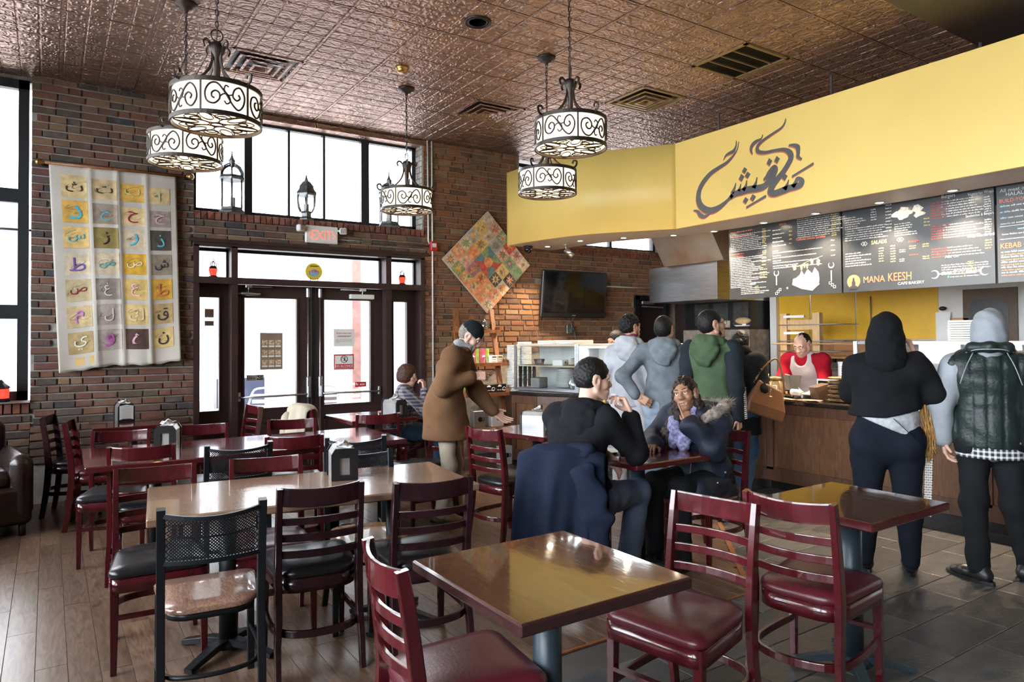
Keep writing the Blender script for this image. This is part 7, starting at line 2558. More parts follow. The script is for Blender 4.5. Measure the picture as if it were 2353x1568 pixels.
M['jean_light'] = cloth('jean_light', (.36, .43, .52), c2=(.20, .27, .37), sc=7)
M['jean_blue'] = cloth('jean_blue', (.030, .058, .105))
M['green_fleece'] = cloth('green_fleece', (.062, .095, .052))
M['sleeve_dark'] = cloth('sleeve_dark', (.018, .022, .028))
M['coat_black'] = cloth('coat_black', (.010, .010, .011))
M['red_shirt'] = cloth('red_shirt', (.45, .012, .030))
M['apron_white'] = cloth('apron_white', (.74, .66, .66), var=.05)
M['legging'] = cloth('legging', (.0085, .011, .018), sheen=.1)
M['shirt_stripe'] = cloth('shirt_stripe', (.52, .53, .55), c2=(.34, .35, .37), sc=40)
M['vest'] = cloth('vest', (.014, .022, .021), rough=.42, sheen=.05, bump=.35, bs=60)
M['grey_hood'] = cloth('grey_hood', (.30, .32, .35))
M['black_jean'] = cloth('black_jean', (.012, .013, .015))
M['shoe_black'] = mat('shoe_black', (.012, .012, .013), .4)
M['shoe_white'] = mat('shoe_white', (.72, .72, .70), .5)
M['shoe_brown'] = mat('shoe_brown', (.14, .075, .045), .5)
M['gold_hair'] = mat('gold_hair', (.42, .22, .06), .5, var=.4, scale=60)
def plaid(name, base, line, s=14):
 m, nt, b = _nodes(name)
 tc = nt.nodes.new('ShaderNodeTexCoord')
 out = None
 for ax in ('X', 'Z'):
  w = nt.nodes.new('ShaderNodeTexWave')
  w.bands_direction = ax
  w.inputs['Scale'].default_value = s
  mr = nt.nodes.new('ShaderNodeMapRange')
  mr.inputs['From Min'].default_value = .55
  mr.inputs['From Max'].default_value = .7
  nt.links.new(tc.outputs['Object'], w.inputs[0])
  nt.links.new(w.outputs['Fac'], mr.inputs[0])
  if out is None:
   out = mr.outputs[0]
  else:
   ad = nt.nodes.new('ShaderNodeMath')
   ad.operation = 'ADD'
   nt.links.new(out, ad.inputs[0])
   nt.links.new(mr.outputs[0], ad.inputs[1])
   out = ad.outputs[0]
 rp = nt.nodes.new('ShaderNodeMapRange')
 rp.inputs['From Max'].default_value = 2
 nt.links.new(out, rp.inputs[0])
 mx = nt.nodes.new('ShaderNodeMix')
 mx.data_type = 'RGBA'
 mx.inputs['A'].default_value = c4(base)
 mx.inputs['B'].default_value = c4(line)
 nt.links.new(rp.outputs[0], mx.inputs['Factor'])
 nt.links.new(mx.outputs['Result'], b.inputs['Base Color'])
 b.inputs['Roughness'].default_value = .9
 return m
M['plaid_blue'] = plaid('plaid_blue', (.045, .045, .075), (.34, .30, .33), 9)
M['plaid_bw'] = plaid('plaid_bw', (.02, .022, .03), (.70, .70, .72), 11)
def jacket(name, m, t, J, e=.016, w=1., hem=None, hem_r=None, cuff=.96, hems=None, wr=.0045, wf=34, belly=0., sleeves=True, extra=(), cuts=(), k=.04, arm_k=1., neck_r=.058, ridge=None, h=.010):
 ad = torso(J, e, w, hem, hem_r, belly)
 if sleeves:
  ad += arm(J, 'R', e * .9, cuff, arm_k) + arm(J, 'L', e * .9, cuff, arm_k)
 ad += list(extra)
 cuts = list(cuts)
 if hem is not None:
  cuts.append(((0, 0, -1), -hem[2]))
 n = J['neck']
 sb = [E(n + V3(0, .02, .09), (neck_r, neck_r, .085))]
 return sdf(name, m, t, ad, sb, list(cuts), h=h, k=k, wrinkle=wr, wf=wf, ridge=ridge)
def trousers(name, m, t, J, e=.012, w=1., k=1., cuff=.01, tt=.99, waist=True, wr=.003, wf=34):
 ad = leg(J, 'R', e, k, tt, cuff) + leg(J, 'L', e, k, tt, cuff)
 sd = J['shR'] - J['shL']
 ad += [C(J['pelvis'] + V3(0, 0, -.04), J['pelvis'] + V3(0, 0, .07), (.150 * w + e, .110 * w + e), (.142 * w + e, .10 * w + e), sd)]
 for q in ('R', 'L'):
  ad.append(E(J['hip' + q] + V3(0, -.022, -.01), .088 * k + e))
 return sdf(name, m, t, ad, h=.010, k=.045, wrinkle=wr, wf=wf)
def person(label, x, y, rz, z=0.):
 return thing('person', label, 'person', (x, y, z + .002), R(rz), None)
t = person('man in a brown suede jacket and black beanie with one hand stretched out', 2.84, 5.22, -123.6)
J = stand(pelvis=(0, -.05, .90), waist=(0, -.04, 1.06), chest=(0, .02, 1.25), neck=(0, .09, 1.42), shR=(.185, .03, 1.37), shL=(-.185, .08, 1.36), elR=(.225, -.05, 1.13), wrR=(.16, .19, 1.20),
   elL=(-.22, .20, 1.06), wrL=(-.22, .35, .88), hipR=(.09, -.05, .87), hipL=(-.09, -.05, .87), knR=(.11, -.01, .47), knL=(-.10, .03, .47), anR=(.12, -.07, .085), anL=(-.11, .03, .085), head=(0, .17, 1.53))
H = Head(J['head'], rotm(-8, 34, 0), .97)
hands = [hand_prims(J['wrR'] + V3(-.005, .02, .01), (-.1, 1, .0), (-.9, 0, -.45), 1, (1.0, 1.1, 1.2, 1.3), (.5, .6)), hand_prims(J['wrL'] + V3(0, .01, -.01), (.0, .75, -.55), (.6, .3, .5), -1, (.25, .3, .3, .35), (.7, .3), .16)]
body_mesh(t, SKIN['pale'], J, H, hands)
jk = jacket('suede_jacket', M['suede'], t, J, .028, 1.0, hem=(0, -.035, .68), hem_r=(.215, .20), cuff=.93, wr=.005, wf=22, arm_k=1.15, neck_r=.062, extra=[C((0, -.06, .95), (0, -.035, .68), (.20, .175), (.215, .20), (1, 0, 0))])
sdf('jacket_collar', M['suede'], t, [C(J['neck'] + V3(.06, .05, .0), J['neck'] + V3(.06, -.05, .03), .028), C(J['neck'] + V3(-.06, .05, .0), J['neck'] + V3(-.06, -.05, .03), .028), C(J['neck'] + V3(.06, -.05, .03), J['neck'] + V3(-.06, -.05, .03), .028)], h=.009)
sdf('knit_scarf', M['knit_grey'], t, [C(J['neck'] + V3(.05, -.02, .055), J['neck'] + V3(-.05, -.02, .055), .038), C(J['neck'] + V3(.05, -.02, .055), J['neck'] + V3(.035, .07, .03), .034), C(J['neck'] + V3(-.05, -.02, .055), J['neck'] + V3(-.035, .07, .03), .034)], h=.009, wrinkle=.004, wf=60)
trousers('trousers', M['khaki'], t, J, .004, .80, .95, .03, wr=.005, wf=24)
up = H.M @ V3(0, -.22, -1)
sdf('beanie', M['knit_black'], t, [H.E((0, -.016, .052), (.088, .106, .098))], [], [(up, up @ H.p(0, 0, .030))], h=.008, wrinkle=.0015, wf=120)
hair_short(H, t, M['hair_grey'], 1.0, name='hair')
sdf('beard', M['hair_grey'], t, [H.C((-.046, .014, -.055), (-.012, .070, -.100), .024, .022), H.C((.046, .014, -.055), (.012, .070, -.100), .024, .022), H.E((0, .074, -.10), (.024, .020, .026)), H.C((-.022, .086, -.048), (.022, .086, -.048), .008)], [H.E((0, .092, -.066), (.018, .014, .007))], h=.006, k=.015, wrinkle=.003, wf=170)
face(H, t, M['hair_grey'], M['lip'], (0, 10))
m = MB()
for q in (-1, 1):
 m.tube([tuple(H.p(q * (.032 + .021 * math.cos(a)), .102, .010 + .016 * math.sin(a))) for a in [2 * math.pi * i / 16 for i in range(16)]], .0016, 5, closed=True)
 m.tube([tuple(H.p(q * .053, .100, .014)), tuple(H.p(q * .078, .0, .012))], .0016, 5)
m.tube([tuple(H.p(-.011, .103, .012)), tuple(H.p(.011, .103, .012))], .0016, 5)
m.build('glasses', M['steel'], t)
for s, f in (('R', (.1, 1, 0)), ('L', (-.1, 1, 0))):
 shoe('shoe', M['shoe_brown'], t, J['an' + s], f)
t = person('seated woman with a brown bob and plaid shirt by the doors, hand at face', 3.06, 6.76, -112)
J = sit(pelvis=(0, 0, .55), waist=(0, .02, .70), chest=(0, .05, .88), neck=(0, .07, 1.02), head=(0, .09, 1.13), shR=(.165, .04, .975), shL=(-.165, .06, .975), elR=(.20, .24, .79), wrR=(.09, .26, .99), elL=(-.2, .25, .79), wrL=(-.08, .42, .80))
H = Head(J['head'], rotm(-5, 12, 0), .92)
body_mesh(t, SKIN['pale'], J, H, [hand_prims(J['wrR'], (-.15, -.1, 1), (-.5, -.8, .1), -1, (.8, .9, 1.0, 1.1), (.4, .5), k=.9), hand_prims(J['wrL'], (.2, 1, 0), (0, 0, -1), -1, (.3, .3, .3, .3), k=.9)], .93, True, fine=.006)
jacket('plaid_shirt', M['plaid_blue'], t, J, .014, .95, hem=(0, 0, .52), hem_r=(.165, .13), h=.012)
trousers('jeans', M['jean_blue'], t, J, .010, .95)
up = H.M @ V3(0, 0, -1)
sdf('hair', M['hair_brown'], t, [H.E((0, -.018, .045), (.088, .108, .096)), H.E((0, -.03, -.02), (.092, .095, .085))], [H.E((0, .118, -.03), (.070, .078, .11))], [(up, up @ H.p(0, 0, -.085))], h=.008, k=.03, wrinkle=.003, wf=120)
face(H, t, M['hair_brown'], M['lip'])
for s in 'RL':
 shoe('shoe', M['shoe_black'], t, J['an' + s], (0, 1, 0), .92)
t = person('seated man in a black hoodie and blue trousers seen from behind, hand at mouth', 2.68, 3.24, -58)
J = sit(pelvis=(-.03, -.03, .57), waist=(-.05, -.05, .76), chest=(-.05, -.04, .93), neck=(.0, .0, 1.10), head=(.045, .01, 1.262), shR=(.135, -.07, 1.035), shL=(-.205, .05, 1.035), elR=(.275, .11, .825), wrR=(.235, .115, 1.055), elL=(-.24, .25, .84), wrL=(.03, .22, .80),
  hipR=(.08, 0, .56), hipL=(-.10, .02, .56), knR=(.20, .42, .535), knL=(-.10, .44, .53), anR=(.16, .30, .085), anL=(-.10, .34, .085))
H = Head(J['head'], rotm(-52, 4, 0), 1.0)
hands = [hand_prims(J['wrR'] + V3(-.004, -.002, .016), (-.52, .10, 1), (-.75, -.5, -.3), -1, (.7, 1.0, 1.3, 1.4), (.35, .7)), hand_prims(J['wrL'] + V3(.02, 0, -.01), (.75, -.05, -.62), (-.3, -.8, -.2), 1, (.35, .4, .4, .45), (.4, .4))]
body_mesh(t, SKIN['pale'], J, H, hands, 1.05, fine=.004)
jacket('hoodie', M['hood_black'], t, J, .022, 1.04, hem=(-.03, -.03, .52), hem_r=(.185, .145), cuff=.92, wr=.006, wf=24, arm_k=1.12)
hood_down(J, t, M['hood_black'], s=1.02)
trousers('trousers', M['chino_blue'], t, J, .016, 1.06, 1.05, .02, wr=.004, wf=26)
hair_short(H, t, M['hair_black'], 1.04, .055, tex=.0022, nape=-.045)
face(H, t, M['hair_black'], M['lip'])
for s, f in (('R', (.3, 1, 0)), ('L', (0, 1, 0))):
 shoe('shoe', M['shoe_black'], t, J['an' + s], f, sole=M['shoe_white'])
m = MB()
m.tube(smooth_path([tuple(H.p(q[0], q[1], q[2])) for q in ((-.03, .07, -.125), (.02, .085, -.13), (.05, .05, -.12))], 4), .012, 6)
m.build('yellow_collar', M['t_yellow'], t)
t = person('smiling woman in a navy parka and lilac scarf with a finger at her lips', 3.83, 3.33, 92)
J = sit(pelvis=(0, .02, .54), waist=(0, .05, .70), chest=(-.01, .12, .86), neck=(-.01, .17, 1.00), head=(-.012, .225, 1.125), shR=(.165, .14, .96), shL=(-.175, .10, .955), elR=(.22, .30, .80), wrR=(.06, .46, .80), elL=(-.245, .235, .795), wrL=(-.150, .355, .955))
H = Head(J['head'], rotm(20, -5, 12), .96)
hands = [hand_prims(J['wrL'] + V3(.0, .004, .004), (.36, .02, 1), (.7, -.55, -.2), 1, (.12, 1.6, 1.65, 1.65), (.3, .7), .04, .80), hand_prims(J['wrR'], (-.5, .9, 0), (0, 0, -1), 1, (.5, .5, .5, .5), k=.88)]
body_mesh(t, SKIN['brown'], J, H, hands, .95, True, fine=.0036)
jacket('parka', M['navy'], t, J, .034, .96, hem=(0, .05, .46), hem_r=(.21, .17), cuff=.93, wr=.007, wf=26, arm_k=1.18, neck_r=.075)
sdf('parka_skirt', M['navy'], t, [C((.10, .05, .52), (.13, .26, .50), .105, .10), C((-.10, .05, .52), (-.14, .26, .50), .105, .10), E((0, -.02, .5), (.21, .17, .12))], h=.011, k=.05, wrinkle=.006, wf=22)
trousers('trousers', M['black_jean'], t, J, .012, .95)
nk = J['neck']
sdf('scarf', M['scarf'], t, [C(nk + V3(.06, .03, .035), nk + V3(-.06, .03, .035), .045), C(nk + V3(-.065, -.01, .02), nk + V3(-.09, .09, -.06), .046, .05), C(nk + V3(.065, -.01, .02), nk + V3(.05, .10, -.06), .046, .05), C(nk + V3(-.08, .10, -.06), nk + V3(-.05, .14, -.20), .050, .045), C(nk + V3(.04, .11, -.06), nk + V3(.03, .14, -.20), .045, .04), C(nk + V3(.06, -.05, .02), nk + V3(-.06, -.05, .02), .045)], h=.008, k=.015, wrinkle=.006, wf=55)
hd_ = sdf('parka_hood', M['navy'], t, [C(nk + V3(-.12, .02, -.01), nk + V3(-.10, -.12, .0), .055, .06), C(nk + V3(.12, .02, -.01), nk + V3(.10, -.12, .0), .055, .06), C(nk + V3(-.10, -.12, .0), nk + V3(.10, -.12, .0), .06, .06), E(nk + V3(0, -.17, -.05), (.14, .08, .11))], h=.010, k=.05, wrinkle=.004, wf=30)
r = random.Random(12)
fm = MB()
rim = smooth_path([tuple(nk + V3(*q)) for q in ((-.175, .06, -.02), (-.215, -.02, .03), (-.20, -.12, .06), (-.13, -.20, .055), (0, -.235, .05), (.13, -.20, .05), (.18, -.1, .05))], 8)
for i, p in enumerate(rim):
 for k in range(34):
  d = Vector((r.uniform(-1, 1), r.uniform(-1, 1), r.uniform(-1, .9))) + (Vector(p) - Vector(nk)).normalized() * .9
  d.normalize()
  a = Vector(p) + Vector((r.uniform(-.02, .02), r.uniform(-.02, .02), r.uniform(-.02, .02)))
  b = a + d * r.uniform(.035, .065)
  s_ = d.orthogonal().normalized() * .0022
  fm.add([a - s_, a + s_, b], [(0, 1, 2)])
fm.build('fur_trim', M['fur'], t)['kind'] = 'stuff'
sdf('fur_roll', M['fur'], t, [C(rim[i], rim[i + 6], .032) for i in range(0, len(rim) - 6, 6)], h=.009, wrinkle=.006, wf=80)
up = H.M @ V3(0, 0, -1)
ad = [H.E((0, -.020, .048), (.082, .102, .090)), H.E((0, -.05, -.02), (.084, .075, .10))]
for q, ex in ((1, .0), (-1, .0)):
 ad += [H.C((q * .070, .005, .02), (q * .082, .0, -.10), .026, .034)]
hp = H.p
ad += [C(hp(.082, 0, -.10), nk + V3(.115, .12, -.16), .036, .045), C(nk + V3(.115, .12, -.16), nk + V3(.13, .14, -.29), .045, .030), C(hp(.05, .03, -.13), nk + V3(.10, .16, -.22), .03, .035), C(hp(-.080, -.02, -.08), nk + V3(-.08, -.03, -.02), .034, .04), C(hp(0, -.07, -.06), nk + V3(0, -.09, -.05), .06, .07)]
sdf('hair', M['hair_dark_brown'], t, ad, [H.E((0, .112, -.030), (.066, .078, .115)), H.E((-.085, .005, -.005), (.025, .03, .045))], h=.006, k=.022, wrinkle=.004, wf=110)
face(H, t, M['hair_black'], None, (8, 0), .0040, SKIN['brown'])
pts = lambda z, y, k=1.: [tuple(H.p(a, y - 14 * a * a, z + 10 * k * a * a)) for a in (-.031, -.022, -.010, 0, .010, .022, .031)]
MB().tube(pts(-.058, .0935, 1.1), .0042 * .95, 6, scales=[.4, .9, 1, .85, 1, .9, .4]).build('lip', M['lip_dark'], t)
MB().tube(pts(-.0765, .0905, 1.7), .0052 * .95, 6, scales=[.3, .8, 1, 1.1, 1, .8, .3]).build('lip', M['lip_dark'], t)
MB().grid(lambda a, b: tuple(H.p((a - .5) * .05, .0925 - 14 * ((a - .5) * .05) ** 2 - .001 * b, -.0600 - .0125 * b * (1 - 1.9 * abs(a - .5) ** 1.5) + 10 * ((a - .5) * .05) ** 2)), 13, 4).build('teeth', M['teeth'], t)
MB().ball(tuple(H.p(-.082, -.008, -.036)), .0075, 6).build('earring', M['steel'], t)
c = J['wrL'] + (J['elL'] - J['wrL']) * .06
ax = Vector(J['elL'] - J['wrL']).normalized()
o1 = ax.orthogonal().normalized()
o2 = ax.cross(o1)
MB().tube([tuple(Vector(c) + (o1 * math.cos(q) + o2 * math.sin(q)) * .034) for q in [2 * math.pi * i / 18 for i in range(18)]], .005, 5, closed=True).build('bracelet', M['white_plastic'], t)
zp = MB()
zp.tube(smooth_path([(-.04, .20, .80), (-.07, .25, .62), (-.10, .31, .56), (-.10, .30, .44)], 5), .0035, 5)
zp.build('zip', M['steel'], t)
for q in ((-.235, .18, .56), (-.235, .10, .62), (-.22, .22, .48)):
 MB().ball(q, .008, 5).build('snap_button', M['steel'], t)
for s in 'RL':
 shoe('shoe', M['shoe_black'], t, J['an' + s], (0, 1, 0), .92)
t = person('man in a pale grey hoodie with maroon collar and white jeans', 4.80, 5.13, -55)
J = stand(neck=(0, 0, 1.47), head=(.01, .03, 1.615))
H = Head(J['head'], rotm(-38, -2, 0), 1.0)
body_mesh(t, SKIN['tan'], J, H, [hand_prims(J['wrL'], (0, .1, -1), (1, 0, 0), 1), hand_prims(J['wrR'], (0, .1, -1), (-1, 0, 0), -1)], fine=.006)
jacket('hoodie', M['grey_light'], t, J, .018, .98, hem=(0, 0, .84), hem_r=(.185, .145), h=.012)
hood_down(J, t, M['grey_light'])
sdf('collar', M['maroon'], t, [C(J['neck'] + V3(.05, -.03, .05), J['neck'] + V3(-.05, -.03, .05), .03), C(J['neck'] + V3(.05, -.03, .05), J['neck'] + V3(.04, .05, .03), .026), C(J['neck'] + V3(-.05, -.03, .05), J['neck'] + V3(-.04, .05, .03), .026)], h=.009)
trousers('jeans', M['white_jean'], t, J, .016, 1.0, 1.0, .015)
hair_short(H, t, M['hair_black'], 1.06, .06, tex=.004, wf=140)
sdf('beard', M['hair_black'], t, [H.C((-.048, .012, -.055), (-.012, .068, -.099), .023, .021), H.C((.048, .012, -.055), (.012, .068, -.099), .023, .021), H.E((0, .073, -.10), (.022, .018, .020)), H.C((-.024, .085, -.048), (.024, .085, -.048), .007)], [H.E((0, .092, -.066), (.018, .014, .007))], h=.007, k=.015, wrinkle=.002, wf=170)
face(H, t, M['hair_black'], M['lip'])
for s in 'RL':
 shoe('shoe', M['shoe_white'], t, J['an' + s], (0, 1, 0))
t = person('man in a mid grey hoodie seen from behind, left elbow out, hand at hip', 4.70, 4.56, -50)
J = stand(neck=(0, 0, 1.45), head=(.0, .025, 1.585), shL=(-.185, -.01, 1.385), elL=(-.365, -.16, 1.17), wrL=(-.235, -.20, 1.00), elR=(.255, -.02, 1.12), wrR=(.225, .10, .92))
H = Head(J['head'], rotm(-16, -8, 0), 1.0)
body_mesh(t, SKIN['tan'], J, H, [hand_prims(J['wrL'] + V3(.02, 0, -.012), (.72, -.08, -.42), (0, 1, -.1), -1, (.7, .8, .9, .9), (.3, .5)), hand_prims(J['wrR'], (0, .3, -1), (-1, 0, 0), -1)], fine=.005)
jacket('hoodie', M['grey_mid'], t, J, .018, 1.0, hem=(0, -.005, .83), hem_r=(.172, .132), cuff=.93, wr=.005, wf=24, arm_k=1.05)
hood_down(J, t, M['grey_mid'], s=1.05)
sdf('hem_band', M['grey_mid'], t, [C((0, -.005, .81), (0, -.005, .90), (.174, .134), (.178, .137), (1, 0, 0))], [], [((0, 0, -1), -.825), ((0, 0, 1), .885)], h=.010)
trousers('jeans', M['jean_light'], t, J, .018, 1.02, 1.05, .02)
hair_short(H, t, M['hair_black'], 1.0, .07, tex=.0015)
face(H, t, M['hair_black'], M['lip'])
for s in 'RL':
 shoe('shoe', M['shoe_white'], t, J['an' + s], (0, 1, 0))
t = person('man in a green hoodie with dark sleeves and glasses looking up at the menu boards', 4.66, 3.98, -72)
J = stand(neck=(0, -.01, 1.47), head=(0, .02, 1.615), shR=(.19, -.02, 1.41), shL=(-.19, 0, 1.41), elR=(.225, -.06, 1.11), wrR=(.225, .0, .85), elL=(-.225, -.03, 1.11), wrL=(-.2, .12, .92))
H = Head(J['head'], rotm(-38, -10, 0), 1.03)
body_mesh(t, SKIN['olive'], J, H, [hand_prims(J['wrR'], (0, .15, -1), (-1, 0, 0), -1, (.6, .6, .6, .6)), hand_prims(J['wrL'], (0, .2, -1), (1, 0, 0), 1)], 1.03, fine=.0045)
jacket('hoodie', M['green_fleece'], t, J, .018, 1.0, hem=(0, 0, .84), hem_r=(.185, .145), sleeves=False, wr=.005, wf=24)
for s in 'RL':
 sl = sdf('sleeve', M['sleeve_dark'], t, [C(J['sh' + s] * 1.0, J['sh' + s] + (J['el' + s] - J['sh' + s]) * .3, .074, .068)] + arm(J, s, .020, .95, 1.05), h=.010, k=.03, wrinkle=.005, wf=26)
 if s == 'R':
  m = MB()
  r = random.Random(3)
  for k in range(16):
   z = 1.10 - k * .0165
   f = (J['shR'][2] - z) / (J['shR'][2] - J['elR'][2])
   xx = .287
   for q in range(3):
    w = r.uniform(.006, .014)
    m.box((xx + .003, -.055 + q * .020 + .0015 * k, z), (.002, w, .010))
  m.build('sleeve_print', M['t_white'], sl)
hood_down(J, t, M['green_fleece'], s=1.08)
trousers('jeans', M['black_jean'], t, J, .014, 1.02)
hair_short(H, t, M['hair_black'], 1.0, .062, tex=.002)
sdf('beard', M['hair_black'], t, [H.C((-.049, .010, -.056), (-.012, .067, -.099), .0225, .0205), H.C((.049, .010, -.056), (.012, .067, -.099), .0225, .0205), H.E((0, .073, -.10), (.021, .017, .018)), H.C((-.024, .084, -.048), (.024, .084, -.048), .006)], [H.E((0, .092, -.066), (.018, .014, .007))], h=.006, k=.015, wrinkle=.0015, wf=170)
face(H, t, M['hair_black'], M['lip'], (0, -6))
m = MB()
for q in (-1, 1):
 m.tube([tuple(H.p(q * (.032 + .023 * math.cos(a)), .103, .008 + .019 * math.sin(a))) for a in [2 * math.pi * i / 16 for i in range(16)]], .0022, 5, closed=True)
 m.tube([tuple(H.p(q * .055, .101, .014)), tuple(H.p(q * .080, -.005, .014))], .0020, 5)
m.tube([tuple(H.p(-.010, .105, .012)), tuple(H.p(.010, .105, .012))], .002, 5)
m.build('glasses', M['black'], t)
for s, d in (('R', (.2, 1, 0)), ('L', (0, 1, 0))):
 shoe('shoe', M['shoe_white'], t, J['an' + s], d, 1.05)
t = person('woman in a black coat with a dark hair bun waiting at the till', 5.50, 4.34, -88)
k = .93
J = stand(pelvis=(0, 0, .86), waist=(0, 0, 1.0), chest=(0, .01, 1.17), neck=(0, 0, 1.33), head=(-.03, .03, 1.45), shR=(.17, 0, 1.285), shL=(-.17, 0, 1.285), elR=(.235, -.02, 1.03), wrR=(.20, .16, .90), elL=(-.21, .05, 1.03), wrL=(-.15, .25, 1.0),
   hipR=(.085, 0, .84), hipL=(-.085, 0, .84), knR=(.12, -.02, .46), knL=(-.1, .06, .46), anR=(.13, -.16, .085), anL=(-.10, .05, .085))
H = Head(J['head'], rotm(30, -2, 0), .95)
body_mesh(t, SKIN['olive'], J, H, [hand_prims(J['wrR'], (0, .8, -.5), (-.6, 0, -.6), -1, k=.9), hand_prims(J['wrL'], (.2, 1, 0), (0, 0, -1), 1, k=.9)], .94, True, fine=.006)
jacket('coat', M['coat_black'], t, J, .026, .95, hem=(0, 0, .60), hem_r=(.19, .15), cuff=.95, wr=.005, wf=22, arm_k=1.1, h=.011)
sdf('coat_collar', M['coat_black'], t, [C(J['neck'] + V3(.06, -.04, .06), J['neck'] + V3(-.06, -.04, .06), .05), C(J['neck'] + V3(.07, -.02, .05), J['neck'] + V3(.06, .06, .02), .04), C(J['neck'] + V3(-.07, -.02, .05), J['neck'] + V3(-.06, .06, .02), .04)], h=.010)
trousers('jeans', M['jean_blue'], t, J, .008, .95, .95, .006)
hair_short(H, t, M['hair_black'], 1.05, .06)
sdf('hair_bun', M['hair_black'], t, [H.E((0, -.125, .02), (.045, .042, .045))], h=.008, wrinkle=.004, wf=100)
face(H, t, M['hair_black'], M['lip'])
for s, d in (('R', (.3, 1, 0)), ('L', (0, 1, 0))):
 shoe('shoe', M['shoe_black'], t, J['an' + s], d, .93, M['shoe_white'])
M['bag_leather'] = mat('bag_leather', (.17, .07, .026), .38, var=.2, scale=5, bump=.15, bscale=120)
t = thing('handbag', 'tan brown leather handbag with chain strap on the shoulder of the woman in black', 'bag', (5.47, 4.08, .80), R(-38))
t.rotation_euler = (0, R(14), R(-38))
a, b = .165, .07
MB().add([(-a, -b, 0), (a, -b, -.03), (a, b, -.03), (-a, b, 0), (-a * .72, -b * .4, .31), (a * .70, -b * .4, .25), (a * .70, b * .4, .25), (-a * .72, b * .4, .31), (-a * 1.05, -b, .10), (a * 1.02, -b, .07), (a * 1.02, b, .07), (-a * 1.05, b, .10)],
   [(0, 3, 2, 1), (0, 1, 9, 8), (1, 2, 10, 9), (2, 3, 11, 10), (3, 0, 8, 11), (8, 9, 5, 4), (9, 10, 6, 5), (10, 11, 7, 6), (11, 8, 4, 7), (4, 5, 6, 7)]).build('bag_body', M['bag_leather'], t)
bb = [c_ for c_ in D.objects if c_.parent == t][0].modifiers.new('round', 'BEVEL')
bb.width = .018
bb.segments = 3
MB().tube(smooth_path([(-.14, 0, .29), (-.10, 0, .42), (0, .02, .53), (.08, .0, .40), (.14, 0, .23)], 5), .009, 6).build('strap', M['bag_leather'], t)
m = MB()
for k_ in range(8):
 z = .28 + .018 * k_
 m.tube([(-.145 + .004 * k_ + .008 * math.cos(q), (.008 * math.sin(q)) if k_ % 2 else 0, z + (.012 * math.sin(q) if not k_ % 2 else .0)) for q in [2 * math.pi * i / 8 for i in range(8)]], .0025, 4, closed=True)
m.build('chain', M['brass'], t)
MB().cbox((0, -b * .62, .17), (.05, .01, .03), .003).build('clasp', M['brass'], t)
m = MB()
m.tube([(.0, -b * .95, .03), (.0, -b * .55, .25)], .003, 4)
m.build('seam', M['shelf_dark'], t)
t = person('server in a red shirt and white apron bending over the till behind the counter', 6.96, 4.60, 97)
J = stand(pelvis=(0, -.02, .92), waist=(0, .02, 1.05), chest=(-.02, .10, 1.19), neck=(-.035, .18, 1.31), head=(-.045, .225, 1.42), shR=(.155, .15, 1.265), shL=(-.225, .13, 1.255), elR=(.20, .22, 1.02), wrR=(.12, .40, .93), elL=(-.29, .22, 1.01), wrL=(-.22, .40, .93))
H = Head(J['head'], rotm(-6, 28, -3), 1.0)
hands = [hand_prims(J['wrR'], (-.3, 1, -.15), (0, 0, -1), -1, (.5, .5, .5, .5)), hand_prims(J['wrL'], (.3, 1, -.15), (0, 0, -1), 1, (.5, .5, .5, .5))]
body_mesh(t, SKIN['pale'], J, H, hands, 1.02, fine=.0045)
ad = torso(J, .018, 1.0, hem=(0, 0, .85), hem_r=(.175, .135))
for s in 'RL':
 ad += [C(J['sh' + s], J['sh' + s] + (J['el' + s] - J['sh' + s]) * .80, .074, .070)]
sdf('red_shirt', M['red_shirt'], t, ad, [E(J['neck'] + V3(0, .02, .085), (.058, .058, .08))], h=.010, k=.04, wrinkle=.005, wf=22)
for s in 'RL':
 sdf('forearm', SKIN['pale'], t, [C(J['sh' + s] + (J['el' + s] - J['sh' + s]) * .5, J['el' + s], .046, .042), C(J['el' + s], J['wr' + s], .043, .030)], h=.009)
ad = torso(J, .034, 1.02, hem=(0, 0, .70), hem_r=(.19, .15))[:4] + [C(J['waist'], (0, .0, .70), (.165, .125), (.19, .15), (1, 0, 0))]
for q in (-1, 1):
 ad.append(C(J['chest'] + V3(q * .10, .07, .02), J['neck'] + V3(q * .072, -.03, .02), .035, .030))
fw = J['neck'] + V3(0, .095, -.03)
sdf('apron', M['apron_white'], t, ad, [E(fw + V3(0, .0, .0), (.068, .13, .085)), E(J['neck'] + V3(0, .0, .10), (.058, .10, .12))], [((0, -1, .30), .305), ((1, 0, .2), .125 + .2 * 1.19), ((-1, 0, .2), .165 + .2 * 1.19)], h=.009, k=.03, wrinkle=.004, wf=24)
trousers('trousers', M['black_jean'], t, J, .012)
sdf('hair', M['hair_dark_brown'], t, [H.E((0, -.024, .044), (.078, .094, .086)), H.E((0, -.05, .01), (.076, .066, .07))], [H.E((0, .100, .045), (.062, .095, .085)), H.E((-.05, .06, .075), (.035, .05, .04)), H.E((.05, .06, .075), (.035, .05, .04)), H.E((.086, .01, -.03), (.03, .045, .05)), H.E((-.086, .01, -.03), (.03, .045, .05))], [(H.M @ V3(0, 0, -1), (H.M @ V3(0, 0, -1)) @ H.p(0, 0, -.05))], h=.006, k=.02, wrinkle=.002, wf=150)
face(H, t, M['hair_dark_brown'], M['lip'], (0, 20))
for s in 'RL':
 shoe('shoe', M['shoe_black'], t, J['an' + s], (0, 1, 0))
t = person('woman with a black hood up and dark leggings, seen from behind', 4.52, 2.44, -58)
